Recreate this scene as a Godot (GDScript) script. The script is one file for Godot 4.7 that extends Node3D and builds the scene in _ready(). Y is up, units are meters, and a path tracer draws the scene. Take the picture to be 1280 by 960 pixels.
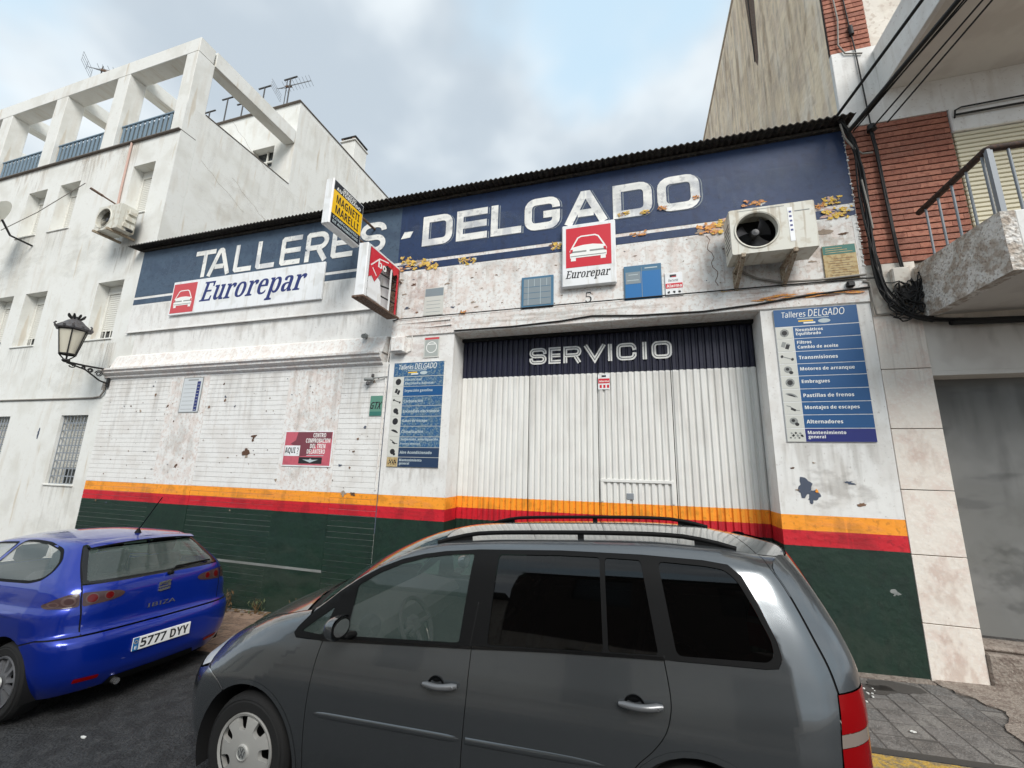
extends Node3D

const S := 0.037            # the street falls gently towards the left
var M := {}
var taken := {}
var rng := RandomNumberGenerator.new()

class Tab:
	var xs: Array
	var ys: Array
	var ms: Array = []
	func _init(p: Array):
		for q in p:
			xs.append(float(q[0])); ys.append(float(q[1]))
		var n = xs.size()
		var d = []
		for i in n - 1: d.append((ys[i + 1] - ys[i]) / (xs[i + 1] - xs[i]))
		for i in n:
			if i == 0: ms.append(d[0])
			elif i == n - 1: ms.append(d[n - 2])
			elif d[i - 1] * d[i] <= 0.0: ms.append(0.0)
			else: ms.append(2.0 * d[i - 1] * d[i] / (d[i - 1] + d[i]))
	func at(x: float) -> float:
		var n = xs.size()
		if x <= xs[0]: return ys[0]
		if x >= xs[n - 1]: return ys[n - 1]
		var i = 0
		while xs[i + 1] < x: i += 1
		var h = xs[i + 1] - xs[i]
		var t = (x - xs[i]) / h
		var t2 = t * t
		var t3 = t2 * t
		return (2 * t3 - 3 * t2 + 1) * ys[i] + (t3 - 2 * t2 + t) * h * ms[i] + (3 * t2 - 2 * t3) * ys[i + 1] + (t3 - t2) * h * ms[i + 1]

class MB:
	var v := PackedVector3Array()
	var n := PackedVector3Array()
	var uv := PackedVector2Array()
	var ix := PackedInt32Array()
	func vert(p: Vector3, nn: Vector3, t := Vector2.ZERO) -> int:
		v.append(p); n.append(nn); uv.append(t)
		return v.size() - 1
	func face(a: int, b: int, c: int):
		var g = (v[b] - v[a]).cross(v[c] - v[a])
		if g.length_squared() < 1e-16: return
		if g.dot(n[a] + n[b] + n[c]) > 0.0:
			ix.append(a); ix.append(c); ix.append(b)
		else:
			ix.append(a); ix.append(b); ix.append(c)
	func tri(a: Vector3, b: Vector3, c: Vector3, nn: Vector3):
		face(vert(a, nn), vert(b, nn), vert(c, nn))
	func quad(a: Vector3, b: Vector3, c: Vector3, d: Vector3, nn := Vector3.ZERO):
		if nn == Vector3.ZERO: nn = (c - a).cross(b - a).normalized()
		var i = vert(a, nn, Vector2(0, 1))
		vert(b, nn, Vector2(1, 1)); vert(c, nn, Vector2(1, 0)); vert(d, nn, Vector2(0, 0))
		face(i, i + 1, i + 2); face(i, i + 2, i + 3)
	func box(c: Vector3, s: Vector3, bs := Basis(), bev := 0.0):
		var h = s * 0.5
		bev = minf(bev, minf(h.x, minf(h.y, h.z)) * 0.9)
		for ax in 3:
			var u = (ax + 1) % 3
			var w = (ax + 2) % 3
			for sg in [-1.0, 1.0]:
				var nn = Vector3.ZERO
				nn[ax] = sg
				var q = []
				for k in [[-1, -1], [1, -1], [1, 1], [-1, 1]]:
					var p = Vector3.ZERO
					p[ax] = sg * h[ax]; p[u] = k[0] * (h[u] - bev); p[w] = k[1] * (h[w] - bev)
					q.append(c + bs * p)
				quad(q[0], q[1], q[2], q[3], (bs * nn).normalized())
		if bev <= 0.0: return
		for ax in 3:
			var u = (ax + 1) % 3
			var w = (ax + 2) % 3
			for a in [-1.0, 1.0]:
				for b in [-1.0, 1.0]:
					var q = []
					for e in [-1.0, 1.0]:
						var p = Vector3.ZERO
						p[ax] = e * (h[ax] - bev); p[u] = a * h[u]; p[w] = b * (h[w] - bev)
						var p2 = p
						p2[u] = a * (h[u] - bev); p2[w] = b * h[w]
						q.append(c + bs * p); q.append(c + bs * p2)
					var nn = Vector3.ZERO
					nn[u] = a; nn[w] = b
					quad(q[0], q[1], q[3], q[2], (bs * nn).normalized())
		for a in [-1.0, 1.0]:
			for b in [-1.0, 1.0]:
				for d in [-1.0, 1.0]:
					var k = Vector3(a, b, d)
					var q = []
					for ax in 3:
						var p = k * (h - Vector3.ONE * bev)
						p[ax] = k[ax] * h[ax]
						q.append(c + bs * p)
					tri(q[0], q[1], q[2], (bs * k).normalized())
	func span(x0: float, x1: float, y0: float, y1: float, z0: float, z1: float, bev := 0.0):
		box(Vector3(x0 + x1, y0 + y1, z0 + z1) * 0.5, Vector3(absf(x1 - x0), absf(y1 - y0), absf(z1 - z0)), Basis(), bev)
	func tube(path: Array, r, sides := 6, closed := false):
		var m = path.size()
		var ring0 = -1
		var up = Vector3.ZERO
		var first = v.size()
		for i in m:
			var a: Vector3 = path[(i - 1 + m) % m] if (closed or i > 0) else path[i]
			var b: Vector3 = path[(i + 1) % m] if (closed or i < m - 1) else path[i]
			var d = (b - a).normalized()
			if up == Vector3.ZERO: up = Vector3.UP if absf(d.y) < 0.9 else Vector3.RIGHT
			var e1 = (up - d * up.dot(d)).normalized()
			up = e1
			var e2 = d.cross(e1)
			var rr: float = r[i] if r is Array else r
			ring0 = v.size()
			for k in sides:
				var an = TAU * k / sides
				var nn = e1 * cos(an) + e2 * sin(an)
				vert(path[i] + nn * rr, nn)
			if i > 0:
				for k in sides:
					var k2 = (k + 1) % sides
					var o = ring0 - sides
					face(o + k, o + k2, ring0 + k2); face(o + k, ring0 + k2, ring0 + k)
		if closed:
			for k in sides:
				var k2 = (k + 1) % sides
				face(ring0 + k, ring0 + k2, first + k2); face(ring0 + k, first + k2, first + k)
		else:
			for e in [0, m - 1]:
				var d: Vector3 = (path[0] - path[1]).normalized() if e == 0 else (path[m - 1] - path[m - 2]).normalized()
				var base = first if e == 0 else ring0
				var i0 = vert(path[e], d)
				var r0 = v.size()
				for k in sides: vert(v[base + k], d)
				for k in sides: face(i0, r0 + k, r0 + (k + 1) % sides)
	func lathe(prof: Array, xf: Transform3D, seg := 24, a0 := 0.0, a1 := TAU):
		# prof: Vector2(radius, height along the local y axis)
		for i in prof.size() - 1:
			var p: Vector2 = prof[i]
			var q: Vector2 = prof[i + 1]
			var t = (q - p).normalized()
			var base = v.size()
			for k in seg + 1:
				var an = a0 + (a1 - a0) * k / seg
				var dir = Vector3(cos(an), 0, sin(an))
				var nn = (xf.basis * (dir * t.y - Vector3.UP * t.x)).normalized()
				vert(xf * (dir * p.x + Vector3.UP * p.y), nn)
				vert(xf * (dir * q.x + Vector3.UP * q.y), nn)
			for k in seg:
				var b = base + k * 2
				face(b, b + 1, b + 3); face(b, b + 3, b + 2)
	func poly(pts: PackedVector2Array, xf: Transform3D, depth := 0.0, back := false):
		# a flat plate: its face at local z = depth, its sides down to z = 0
		var tr = Geometry2D.triangulate_polygon(pts)
		var nn = xf.basis.z.normalized()
		var b = v.size()
		for p in pts: vert(xf * Vector3(p.x, p.y, depth), nn, p)
		for i in range(0, tr.size(), 3): face(b + tr[i], b + tr[i + 1], b + tr[i + 2])
		if back:
			b = v.size()
			for p in pts: vert(xf * Vector3(p.x, p.y, 0), -nn, p)
			for i in range(0, tr.size(), 3): face(b + tr[i], b + tr[i + 1], b + tr[i + 2])
		if depth > 0.0:
			var cw = Geometry2D.is_polygon_clockwise(pts)
			for i in pts.size():
				var p = pts[i]
				var q = pts[(i + 1) % pts.size()]
				var e = (q - p).normalized()
				var o = Vector2(-e.y, e.x) if cw else Vector2(e.y, -e.x)
				quad(xf * Vector3(p.x, p.y, 0), xf * Vector3(q.x, q.y, 0), xf * Vector3(q.x, q.y, depth), xf * Vector3(p.x, p.y, depth), (xf.basis * Vector3(o.x, o.y, 0)).normalized())
	func grid(fn: Callable, nu: int, nv: int, out_from = null):
		var b = v.size()
		for j in nv + 1:
			for i in nu + 1:
				vert(fn.call(float(i) / nu, float(j) / nv), Vector3.ZERO, Vector2(float(i) / nu, float(j) / nv))
		for j in nv + 1:
			for i in nu + 1:
				var i0 = b + j * (nu + 1) + i
				var du = v[b + j * (nu + 1) + mini(i + 1, nu)] - v[b + j * (nu + 1) + maxi(i - 1, 0)]
				var dv = v[b + mini(j + 1, nv) * (nu + 1) + i] - v[b + maxi(j - 1, 0) * (nu + 1) + i]
				var nn = du.cross(dv).normalized()
				if out_from != null:
					if nn.dot(v[i0] - out_from) < 0.0: nn = -nn
				n[i0] = nn
		for j in nv:
			for i in nu:
				var a = b + j * (nu + 1) + i
				face(a, a + 1, a + nu + 2); face(a, a + nu + 2, a + nu + 1)
	func patch(outer: PackedVector2Array, holes: Array, fn: Callable, cell: float, mid := Vector3(0, 0.6, 0), off := 0.0):
		# a panel cut to an outline and laid on a curved surface
		var r = Rect2(outer[0], Vector2.ZERO)
		for p in outer: r = r.expand(p)
		var seen := {}
		var nx = int(ceil(r.size.x / cell))
		var ny = int(ceil(r.size.y / cell))
		for j in ny:
			for i in nx:
				var o = r.position + Vector2(i, j) * cell
				var pieces: Array = Geometry2D.intersect_polygons(PackedVector2Array([o, o + Vector2(cell, 0), o + Vector2(cell, cell), o + Vector2(0, cell)]), outer)
				for h in holes:
					var nxt = []
					for q in pieces:
						for w in Geometry2D.clip_polygons(q, h): nxt.append(w)
					pieces = nxt
				for q in pieces:
					if q.size() < 3: continue
					var tr = Geometry2D.triangulate_polygon(q)
					var id = []
					for p in q:
						var key = Vector2i((p * 20000.0).round())
						if not seen.has(key):
							var c: Vector3 = fn.call(p)
							var e = 0.003
							var nn = (fn.call(p + Vector2(e, 0)) - fn.call(p - Vector2(e, 0))).cross(fn.call(p + Vector2(0, e)) - fn.call(p - Vector2(0, e)))
							if nn.length_squared() < 1e-18: nn = c - mid
							nn = nn.normalized()
							var ref = Vector3((c.x - mid.x) * 0.25, c.y - mid.y, c.z - mid.z)
							if nn.dot(ref) < 0.0: nn = -nn
							seen[key] = vert(c + nn * off, nn, p)
						id.append(seen[key])
					for k in range(0, tr.size(), 3): face(id[tr[k]], id[tr[k + 1]], id[tr[k + 2]])

func numbered(called: String) -> String:
	var k = taken.get(called, 0)
	taken[called] = k + 1
	return called if k == 0 else "%s_%03d" % [called, k]

func put(called: String, mb: MB, m: Material, parent: Node = null) -> MeshInstance3D:
	var a = []
	a.resize(Mesh.ARRAY_MAX)
	a[Mesh.ARRAY_VERTEX] = mb.v; a[Mesh.ARRAY_NORMAL] = mb.n; a[Mesh.ARRAY_TEX_UV] = mb.uv; a[Mesh.ARRAY_INDEX] = mb.ix
	var am = ArrayMesh.new()
	am.add_surface_from_arrays(Mesh.PRIMITIVE_TRIANGLES, a)
	am.surface_set_material(0, m)
	return mesh_at(called, am, parent)

func mesh_at(called: String, am: Mesh, parent: Node = null, at := Transform3D()) -> MeshInstance3D:
	var o = MeshInstance3D.new()
	o.mesh = am
	o.transform = at
	if parent == null:
		o.name = numbered(called)
		add_child(o)
	else:
		o.name = called
		parent.add_child(o, true)
	return o

func tag(o: Node, label: String, category := "", group := "", kind := "") -> Node:
	if label: o.set_meta("label", label)
	if category: o.set_meta("category", category)
	if group: o.set_meta("group", group)
	if kind: o.set_meta("kind", kind)
	return o

func thing(called: String, label: String, category: String, at := Vector3.ZERO, bs := Basis(), group := "") -> Node3D:
	var o = Node3D.new()
	o.name = numbered(called)
	o.transform = Transform3D(bs, at)
	add_child(o)
	tag(o, label, category, group)
	return o

func slab(called, parent, m, x0, x1, y0, y1, z0, z1, bev := 0.0) -> MeshInstance3D:
	var b = MB.new()
	b.span(x0, x1, y0, y1, z0, z1, bev)
	return put(called, b, m, parent)

# ---- materials ----
func noise(f: float, s: int, oct := 3, kind := FastNoiseLite.TYPE_SIMPLEX_SMOOTH) -> FastNoiseLite:
	var q = FastNoiseLite.new()
	q.seed = s; q.frequency = f; q.noise_type = kind; q.fractal_octaves = oct
	return q

func grime(size: int, base: Color, layers: Array) -> ImageTexture:
	# layers: [frequency, stretch x, stretch y, from, to, colour, amount, seed]
	var n2 = size * size
	var r = PackedFloat32Array(); r.resize(n2); r.fill(base.r)
	var g = PackedFloat32Array(); g.resize(n2); g.fill(base.g)
	var b = PackedFloat32Array(); b.resize(n2); b.fill(base.b)
	for l in layers:
		var im: Image = noise(l[0], l[7], 4).get_seamless_image(maxi(8, size / int(l[1])), maxi(8, size / int(l[2])))
		im.convert(Image.FORMAT_L8)
		im.resize(size, size, Image.INTERPOLATE_CUBIC)
		var d = im.get_data()
		var lut = PackedFloat32Array()
		for i in 256: lut.append(smoothstep(l[3], l[4], i / 255.0) * l[6])
		var c: Color = l[5]
		for i in n2:
			var w = lut[d[i]]
			if w > 0.0:
				r[i] += (c.r - r[i]) * w; g[i] += (c.g - g[i]) * w; b[i] += (c.b - b[i]) * w
	var out = PackedByteArray(); out.resize(n2 * 3)
	for i in n2:
		out[i * 3] = int(clampf(r[i], 0, 1) * 255.0); out[i * 3 + 1] = int(clampf(g[i], 0, 1) * 255.0); out[i * 3 + 2] = int(clampf(b[i], 0, 1) * 255.0)
	var img = Image.create_from_data(size, size, false, Image.FORMAT_RGB8, out)
	img.generate_mipmaps()
	return ImageTexture.create_from_image(img)

func bumps(f: float, s: int, strength: float, oct := 4) -> ImageTexture:
	var im: Image = noise(f, s, oct).get_seamless_image(512, 512)
	im.convert(Image.FORMAT_L8)
	im.bump_map_to_normal_map(strength)
	im.generate_mipmaps()
	return ImageTexture.create_from_image(im)

func mat(c: Color, rough := 0.8, metal := 0.0, spec := 0.5) -> StandardMaterial3D:
	var m = StandardMaterial3D.new()
	m.albedo_color = c; m.roughness = rough; m.metallic = metal; m.metallic_specular = spec
	return m

func wallmat(tex: Texture2D, tile: float, rough := 0.85, nrm: Texture2D = null, amount := 0.5, c := Color.WHITE) -> StandardMaterial3D:
	var m = mat(c, rough)
	m.albedo_texture = tex
	m.uv1_triplanar = true; m.uv1_world_triplanar = true
	m.uv1_scale = Vector3.ONE / tile
	if nrm:
		m.normal_enabled = true; m.normal_texture = nrm; m.normal_scale = amount
	return m

func same(m: StandardMaterial3D, c: Color) -> StandardMaterial3D:
	var q: StandardMaterial3D = m.duplicate()
	q.albedo_color = c
	return q

func pane(c: Color, a: float) -> StandardMaterial3D:
	var m = mat(Color(c.r, c.g, c.b, a), 0.02)
	m.transparency = BaseMaterial3D.TRANSPARENCY_ALPHA
	return m

func make_materials():
	make_stains()
	var n1 = bumps(0.03, 11, 3.0)
	var n2 = bumps(0.09, 12, 4.0)
	var white = Color(0.90, 0.895, 0.88)
	var tw = grime(1024, white, [[0.006, 1, 1, 0.45, 0.85, Color(0.84, 0.825, 0.80), 0.6, 21], [0.03, 1, 1, 0.6, 0.9, Color(0.79, 0.775, 0.75), 0.4, 22], [0.02, 1, 8, 0.62, 0.95, Color(0.78, 0.755, 0.72), 0.35, 23], [0.06, 1, 1, 0.80, 0.86, Color(0.66, 0.63, 0.60), 0.5, 24]])
	M.white = wallmat(tw, 3.1, 0.8, n1, 0.12)
	var td = grime(1024, white, [[0.008, 1, 1, 0.42, 0.8, Color(0.86, 0.82, 0.79), 0.8, 31], [0.03, 1, 1, 0.52, 0.8, Color(0.80, 0.735, 0.695), 0.6, 32], [0.025, 1, 8, 0.62, 0.95, Color(0.72, 0.67, 0.62), 0.4, 33], [0.05, 1, 1, 0.78, 0.83, Color(0.60, 0.55, 0.51), 0.6, 34]])
	M.worn = wallmat(td, 2.3, 0.85, n1, 0.22)
	var tl = grime(1024, Color(0.885, 0.885, 0.865), [[0.005, 1, 1, 0.45, 0.85, Color(0.83, 0.825, 0.795), 0.7, 41], [0.012, 1, 5, 0.6, 0.95, Color(0.80, 0.775, 0.73), 0.45, 42], [0.05, 1, 1, 0.62, 0.9, Color(0.81, 0.79, 0.76), 0.4, 43], [0.02, 1, 10, 0.78, 0.95, Color(0.73, 0.66, 0.56), 0.4, 44]])
	M.house = wallmat(tl, 5.3, 0.88, n1, 0.07)
	var tb = grime(512, Color.WHITE, [[0.01, 1, 1, 0.45, 0.75, Color(0.86, 0.87, 0.9), 0.8, 51], [0.05, 1, 1, 0.6, 0.8, Color(0.78, 0.78, 0.8), 0.6, 52], [0.04, 1, 12, 0.6, 0.85, Color(1.15, 1.15, 1.12), 0.6, 53]])
	M.navy = wallmat(tb, 2.7, 0.6, n1, 0.1, Color(0.115, 0.20, 0.345))
	M.navy_faded = wallmat(tb, 2.7, 0.65, n1, 0.25, Color(0.275, 0.345, 0.42))
	M.orange = wallmat(tb, 2.1, 0.55, n1, 0.25, Color(0.98, 0.62, 0.17))
	M.red = wallmat(tb, 2.1, 0.55, n1, 0.25, Color(0.79, 0.11, 0.17))
	M.green = wallmat(tb, 2.1, 0.6, n1, 0.25, Color(0.07, 0.175, 0.128))
	M.paint = wallmat(tb, 3.3, 0.6, n1, 0.08, Color(0.93, 0.925, 0.90))
	M.letter_edge = wallmat(tb, 1.3, 0.7, null, 0.0, Color(0.55, 0.58, 0.60))
	var tg = grime(512, Color(0.90, 0.895, 0.875), [[0.02, 1, 8, 0.5, 0.95, Color(0.84, 0.825, 0.80), 0.5, 61], [0.01, 1, 1, 0.5, 0.95, Color(0.85, 0.84, 0.82), 0.5, 62]])
	M.door_white = wallmat(tg, 3.0, 0.5)
	M.door_navy = wallmat(tb, 2.0, 0.5, null, 0.0, Color(0.09, 0.095, 0.185))
	M.roof = wallmat(grime(512, Color(0.235, 0.22, 0.205), [[0.02, 1, 1, 0.45, 0.7, Color(0.14, 0.125, 0.11), 0.8, 71], [0.05, 1, 1, 0.6, 0.75, Color(0.36, 0.33, 0.28), 0.7, 72]]), 1.7, 0.95, n2, 0.6)
	M.concrete = wallmat(grime(1024, Color(0.78, 0.755, 0.72), [[0.02, 1, 1, 0.4, 0.62, Color(0.66, 0.60, 0.54), 0.75, 81], [0.008, 1, 1, 0.5, 0.7, Color(0.88, 0.865, 0.84), 0.9, 82], [0.06, 1, 1, 0.6, 0.72, Color(0.50, 0.44, 0.39), 0.5, 83]]), 2.4, 0.92, n2, 0.8)
	M.sidewall = wallmat(grime(1024, Color(0.985, 0.91, 0.795), [[0.012, 1, 1, 0.45, 0.75, Color(0.90, 0.825, 0.735), 0.7, 91], [0.014, 1, 6, 0.45, 0.8, Color(0.975, 0.93, 0.86), 0.7, 92], [0.03, 2, 8, 0.62, 0.85, Color(0.72, 0.63, 0.53), 0.6, 93], [0.04, 1, 6, 0.62, 0.85, Color(0.72, 0.67, 0.62), 0.45, 94]]), 6.0, 0.95, n2, 0.25)
	M.cream = wallmat(grime(512, Color(0.86, 0.835, 0.79), [[0.01, 1, 1, 0.45, 0.75, Color(0.80, 0.76, 0.71), 0.7, 101], [0.05, 1, 1, 0.62, 0.8, Color(0.72, 0.66, 0.61), 0.6, 102]]), 2.6, 0.85, n1, 0.3)
	M.stone = wallmat(grime(1024, Color(0.90, 0.865, 0.82), [[0.006, 1, 1, 0.4, 0.9, Color(0.86, 0.79, 0.745), 0.75, 111], [0.04, 1, 1, 0.5, 0.8, Color(0.92, 0.90, 0.87), 0.6, 112], [0.08, 1, 1, 0.76, 0.86, Color(0.68, 0.60, 0.55), 0.45, 113]]), 1.9, 0.8, n1, 0.3)
	M.dark_brick = mat(Color(0.30, 0.255, 0.235), 0.9)
	M.soffit = wallmat(grime(512, Color(0.84, 0.82, 0.79), [[0.01, 1, 1, 0.45, 0.75, Color(0.79, 0.765, 0.735), 0.7, 121]]), 3.0, 0.9)
	for k in 4:
		M["brick%d" % k] = wallmat(grime(256, [Color(0.66, 0.43, 0.35), Color(0.61, 0.39, 0.32), Color(0.69, 0.465, 0.385), Color(0.59, 0.395, 0.33)][k], [[0.03, 1, 1, 0.5, 0.75, Color(0.50, 0.30, 0.25), 0.5, 131 + k], [0.09, 1, 1, 0.62, 0.75, Color(0.68, 0.50, 0.42), 0.5, 141 + k]]), 0.6, 0.9, n2, 0.5)
	M.mortar = mat(Color(0.20, 0.155, 0.14), 0.95)
	M.asphalt = wallmat(grime(1024, Color(0.185, 0.19, 0.197), [[0.2, 1, 1, 0.5, 0.75, Color(0.36, 0.36, 0.36), 0.55, 151], [0.01, 1, 1, 0.4, 0.7, Color(0.145, 0.147, 0.152), 0.7, 152], [0.13, 1, 1, 0.2, 0.4, Color(0.13, 0.13, 0.135), 0.0, 153], [0.02, 1, 1, 0.62, 0.8, Color(0.28, 0.28, 0.28), 0.6, 154]]), 2.3, 0.85, bumps(0.16, 13, 6.0), 0.7)
	for k in 4:
		M["tile%d" % k] = wallmat(grime(256, [Color(0.46, 0.445, 0.43), Color(0.415, 0.405, 0.395), Color(0.50, 0.485, 0.465), Color(0.44, 0.42, 0.40)][k], [[0.02, 1, 1, 0.4, 0.7, Color(0.36, 0.345, 0.33), 0.7, 161 + k], [0.1, 1, 1, 0.55, 0.75, Color(0.56, 0.54, 0.52), 0.5, 171 + k]]), 0.9, 0.9, n2, 0.6)
		M["paver%d" % k] = same(M["tile%d" % k], Color(1.18, 1.03, 0.92))
	M.tile_stain = mat(Color(0.30, 0.285, 0.27), 0.8)
	M.grout = mat(Color(0.33, 0.315, 0.30), 0.95)
	M.pipe_pink = mat(Color(0.78, 0.66, 0.61), 0.85)
	M.cap = mat(Color(0.44, 0.41, 0.385), 0.85)
	M.cement = wallmat(grime(512, Color(0.56, 0.515, 0.475), [[0.02, 1, 1, 0.42, 0.7, Color(0.45, 0.40, 0.365), 0.8, 181], [0.09, 1, 1, 0.6, 0.75, Color(0.65, 0.62, 0.58), 0.6, 182]]), 1.4, 0.92, n2, 0.7)
	M.kerb_yellow = wallmat(grime(512, Color(0.74, 0.60, 0.28), [[0.02, 1, 1, 0.45, 0.62, Color(0.52, 0.46, 0.36), 0.85, 191], [0.06, 1, 1, 0.55, 0.7, Color(0.60, 0.53, 0.40), 0.8, 192]]), 0.9, 0.85, n2, 0.6)
	M.grey_door = wallmat(grime(512, Color(0.44, 0.44, 0.43), [[0.006, 1, 1, 0.4, 0.9, Color(0.50, 0.50, 0.49), 0.8, 201], [0.01, 3, 1, 0.78, 0.95, Color(0.30, 0.30, 0.295), 0.4, 202]]), 2.6, 0.7)
	M.shutter = mat(Color(0.85, 0.845, 0.815), 0.6)
	M.shutter_cream = mat(Color(0.82, 0.79, 0.69), 0.6)
	M.slat = mat(Color(0.44, 0.52, 0.58), 0.6)
	M.dark_metal = mat(Color(0.10, 0.095, 0.09), 0.6)
	M.iron = wallmat(grime(256, Color(0.33, 0.33, 0.34), [[0.05, 1, 1, 0.5, 0.7, Color(0.24, 0.19, 0.16), 0.8, 211]]), 0.5, 0.65)
	M.rail_top = wallmat(grime(256, Color(0.20, 0.15, 0.125), [[0.05, 1, 1, 0.5, 0.7, Color(0.33, 0.22, 0.16), 0.8, 212]]), 0.5, 0.8)
	M.steel = mat(Color(0.62, 0.64, 0.66), 0.45, 0.4)
	M.baluster = mat(Color(0.52, 0.54, 0.56), 0.55, 0.2)
	M.aerial = mat(Color(0.27, 0.265, 0.26), 0.6)
	M.cable = mat(Color(0.085, 0.08, 0.078), 0.65)
	M.cable_grey = mat(Color(0.56, 0.54, 0.51), 0.7)
	M.dark = mat(Color(0.05, 0.05, 0.055), 0.8)
	M.window_glass = mat(Color(0.16, 0.18, 0.19), 0.06)
	M.lamp_glass = mat(Color(0.80, 0.78, 0.71), 0.35)
	M.ac = wallmat(grime(256, Color(0.83, 0.82, 0.775), [[0.02, 1, 1, 0.5, 0.8, Color(0.74, 0.71, 0.64), 0.7, 221], [0.03, 1, 12, 0.62, 0.85, Color(0.60, 0.54, 0.45), 0.5, 222]]), 0.8, 0.5)
	M.ac_dark = mat(Color(0.115, 0.115, 0.12), 0.5)
	M.fan = mat(Color(0.20, 0.20, 0.21), 0.45)
	M.bracket = wallmat(grime(256, Color(0.66, 0.61, 0.53), [[0.04, 1, 1, 0.5, 0.75, Color(0.44, 0.34, 0.26), 0.8, 232]]), 0.4, 0.8)
	M.handle = mat(Color(0.47, 0.475, 0.48), 0.3, 0.5)
	M.rust = wallmat(grime(256, Color(0.46, 0.40, 0.35), [[0.04, 1, 1, 0.45, 0.65, Color(0.34, 0.22, 0.16), 0.9, 231]]), 0.4, 0.85)
	M.black = mat(Color(0.07, 0.07, 0.075), 0.5)
	M.sign_white = wallmat(grime(256, Color(0.92, 0.925, 0.925), [[0.015, 1, 1, 0.5, 0.8, Color(0.86, 0.86, 0.85), 0.7, 241], [0.05, 1, 12, 0.65, 0.85, Color(0.76, 0.73, 0.68), 0.35, 242]]), 1.3, 0.35)
	M.sign_red = mat(Color(0.80, 0.14, 0.20), 0.4)
	M.sign_red_faded = mat(Color(0.79, 0.28, 0.30), 0.45)
	M.sign_yellow = mat(Color(0.97, 0.77, 0.09), 0.4)
	M.sign_black = mat(Color(0.12, 0.13, 0.16), 0.45)
	M.sign_navy = mat(Color(0.12, 0.17, 0.42), 0.5)
	M.board_blue = mat(Color(0.03, 0.31, 0.52), 0.45)
	M.board_deep = mat(Color(0.08, 0.13, 0.44), 0.45)
	M.board_aged = wallmat(grime(256, Color(0.14, 0.34, 0.52), [[0.03, 1, 1, 0.5, 0.62, Color(0.35, 0.45, 0.52), 0.7, 251], [0.08, 1, 1, 0.58, 0.68, Color(0.55, 0.60, 0.62), 0.7, 252]]), 0.8, 0.6)
	M.board_dark = mat(Color(0.13, 0.22, 0.34), 0.55)
	M.print = mat(Color(0.93, 0.93, 0.91), 0.5)
	M.print_dim = mat(Color(0.72, 0.77, 0.78), 0.6)
	M.ink = mat(Color(0.13, 0.13, 0.14), 0.6)
	M.grey = mat(Color(0.55, 0.56, 0.55), 0.6)
	M.pale = mat(Color(0.80, 0.80, 0.77), 0.6)
	M.poster_pink = wallmat(grime(256, Color(0.77, 0.37, 0.42), [[0.02, 1, 1, 0.5, 0.8, Color(0.70, 0.33, 0.38), 0.7, 261]]), 0.7, 0.6)
	M.poster_dark = mat(Color(0.47, 0.24, 0.28), 0.6)
	M.plaque = wallmat(grime(256, Color(0.74, 0.66, 0.49), [[0.03, 1, 1, 0.45, 0.7, Color(0.64, 0.53, 0.35), 0.8, 271]]), 0.5, 0.7)
	M.teal = mat(Color(0.20, 0.44, 0.40), 0.6)
	M.frame_blue = mat(Color(0.27, 0.44, 0.55), 0.6)
	M.blue_pane = mat(Color(0.15, 0.43, 0.66), 0.35)
	M.grey_pane = mat(Color(0.52, 0.56, 0.58), 0.3)
	M.chip = [mat(Color(0.36, 0.26, 0.20), 0.95), mat(Color(0.48, 0.37, 0.29), 0.95), mat(Color(0.31, 0.34, 0.40), 0.9), mat(Color(0.62, 0.56, 0.50), 0.95)]
	var pe = grime(256, Color(0.93, 0.75, 0.28), [[0.05, 1, 1, 0.5, 0.6, Color(0.80, 0.60, 0.50), 0.85, 281], [0.1, 1, 1, 0.5, 0.6, Color(0.93, 0.82, 0.36), 0.9, 282], [0.12, 1, 1, 0.66, 0.72, Color(0.50, 0.36, 0.28), 0.8, 283], [0.08, 1, 1, 0.64, 0.7, Color(0.86, 0.82, 0.76), 0.9, 284]])
	M.peel = wallmat(pe, 0.45, 0.95, n2, 1.0)
	M.peel_pink = wallmat(pe, 0.4, 0.95, n2, 1.0, Color(0.98, 0.84, 0.96))
	# car materials
	M.car_grey = mat(Color(0.405, 0.42, 0.43), 0.25, 0.78); M.car_grey.clearcoat_enabled = true; M.car_grey.clearcoat = 1.0; M.car_grey.clearcoat_roughness = 0.06
	M.car_blue = mat(Color(0.0, 0.155, 0.58), 0.3, 0.4); M.car_blue.clearcoat_enabled = true; M.car_blue.clearcoat = 1.0; M.car_blue.clearcoat_roughness = 0.03
	M.trim = mat(Color(0.045, 0.046, 0.048), 0.65, 0.0, 0.3)
	M.trim_gloss = mat(Color(0.03, 0.031, 0.034), 0.25)
	M.rubber = mat(Color(0.105, 0.105, 0.105), 0.85)
	M.gap = mat(Color(0.02, 0.02, 0.022), 0.9)
	M.tint = pane(Color(0.012, 0.012, 0.012), 0.94)
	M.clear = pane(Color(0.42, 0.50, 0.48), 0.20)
	M.hatch_clear = pane(Color(0.50, 0.56, 0.54), 0.20)
	M.chrome = mat(Color(0.78, 0.78, 0.78), 0.22, 0.9)
	M.hub = mat(Color(0.76, 0.755, 0.735), 0.42, 0.35)
	M.alloy = mat(Color(0.66, 0.665, 0.68), 0.3, 0.7)
	M.lens_red = mat(Color(0.50, 0.01, 0.025), 0.15, 0.0, 0.35)
	M.lens_clear = mat(Color(0.48, 0.44, 0.41), 0.15, 0.0, 0.35)
	M.lens_dark_red = mat(Color(0.36, 0.02, 0.03), 0.15)
	M.lens_ring = mat(Color(0.34, 0.27, 0.26), 0.2)
	M.sheet = mat(Color(0.80, 0.815, 0.82), 0.7)
	M.lens_smoke = mat(Color(0.27, 0.20, 0.20), 0.15)
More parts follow.
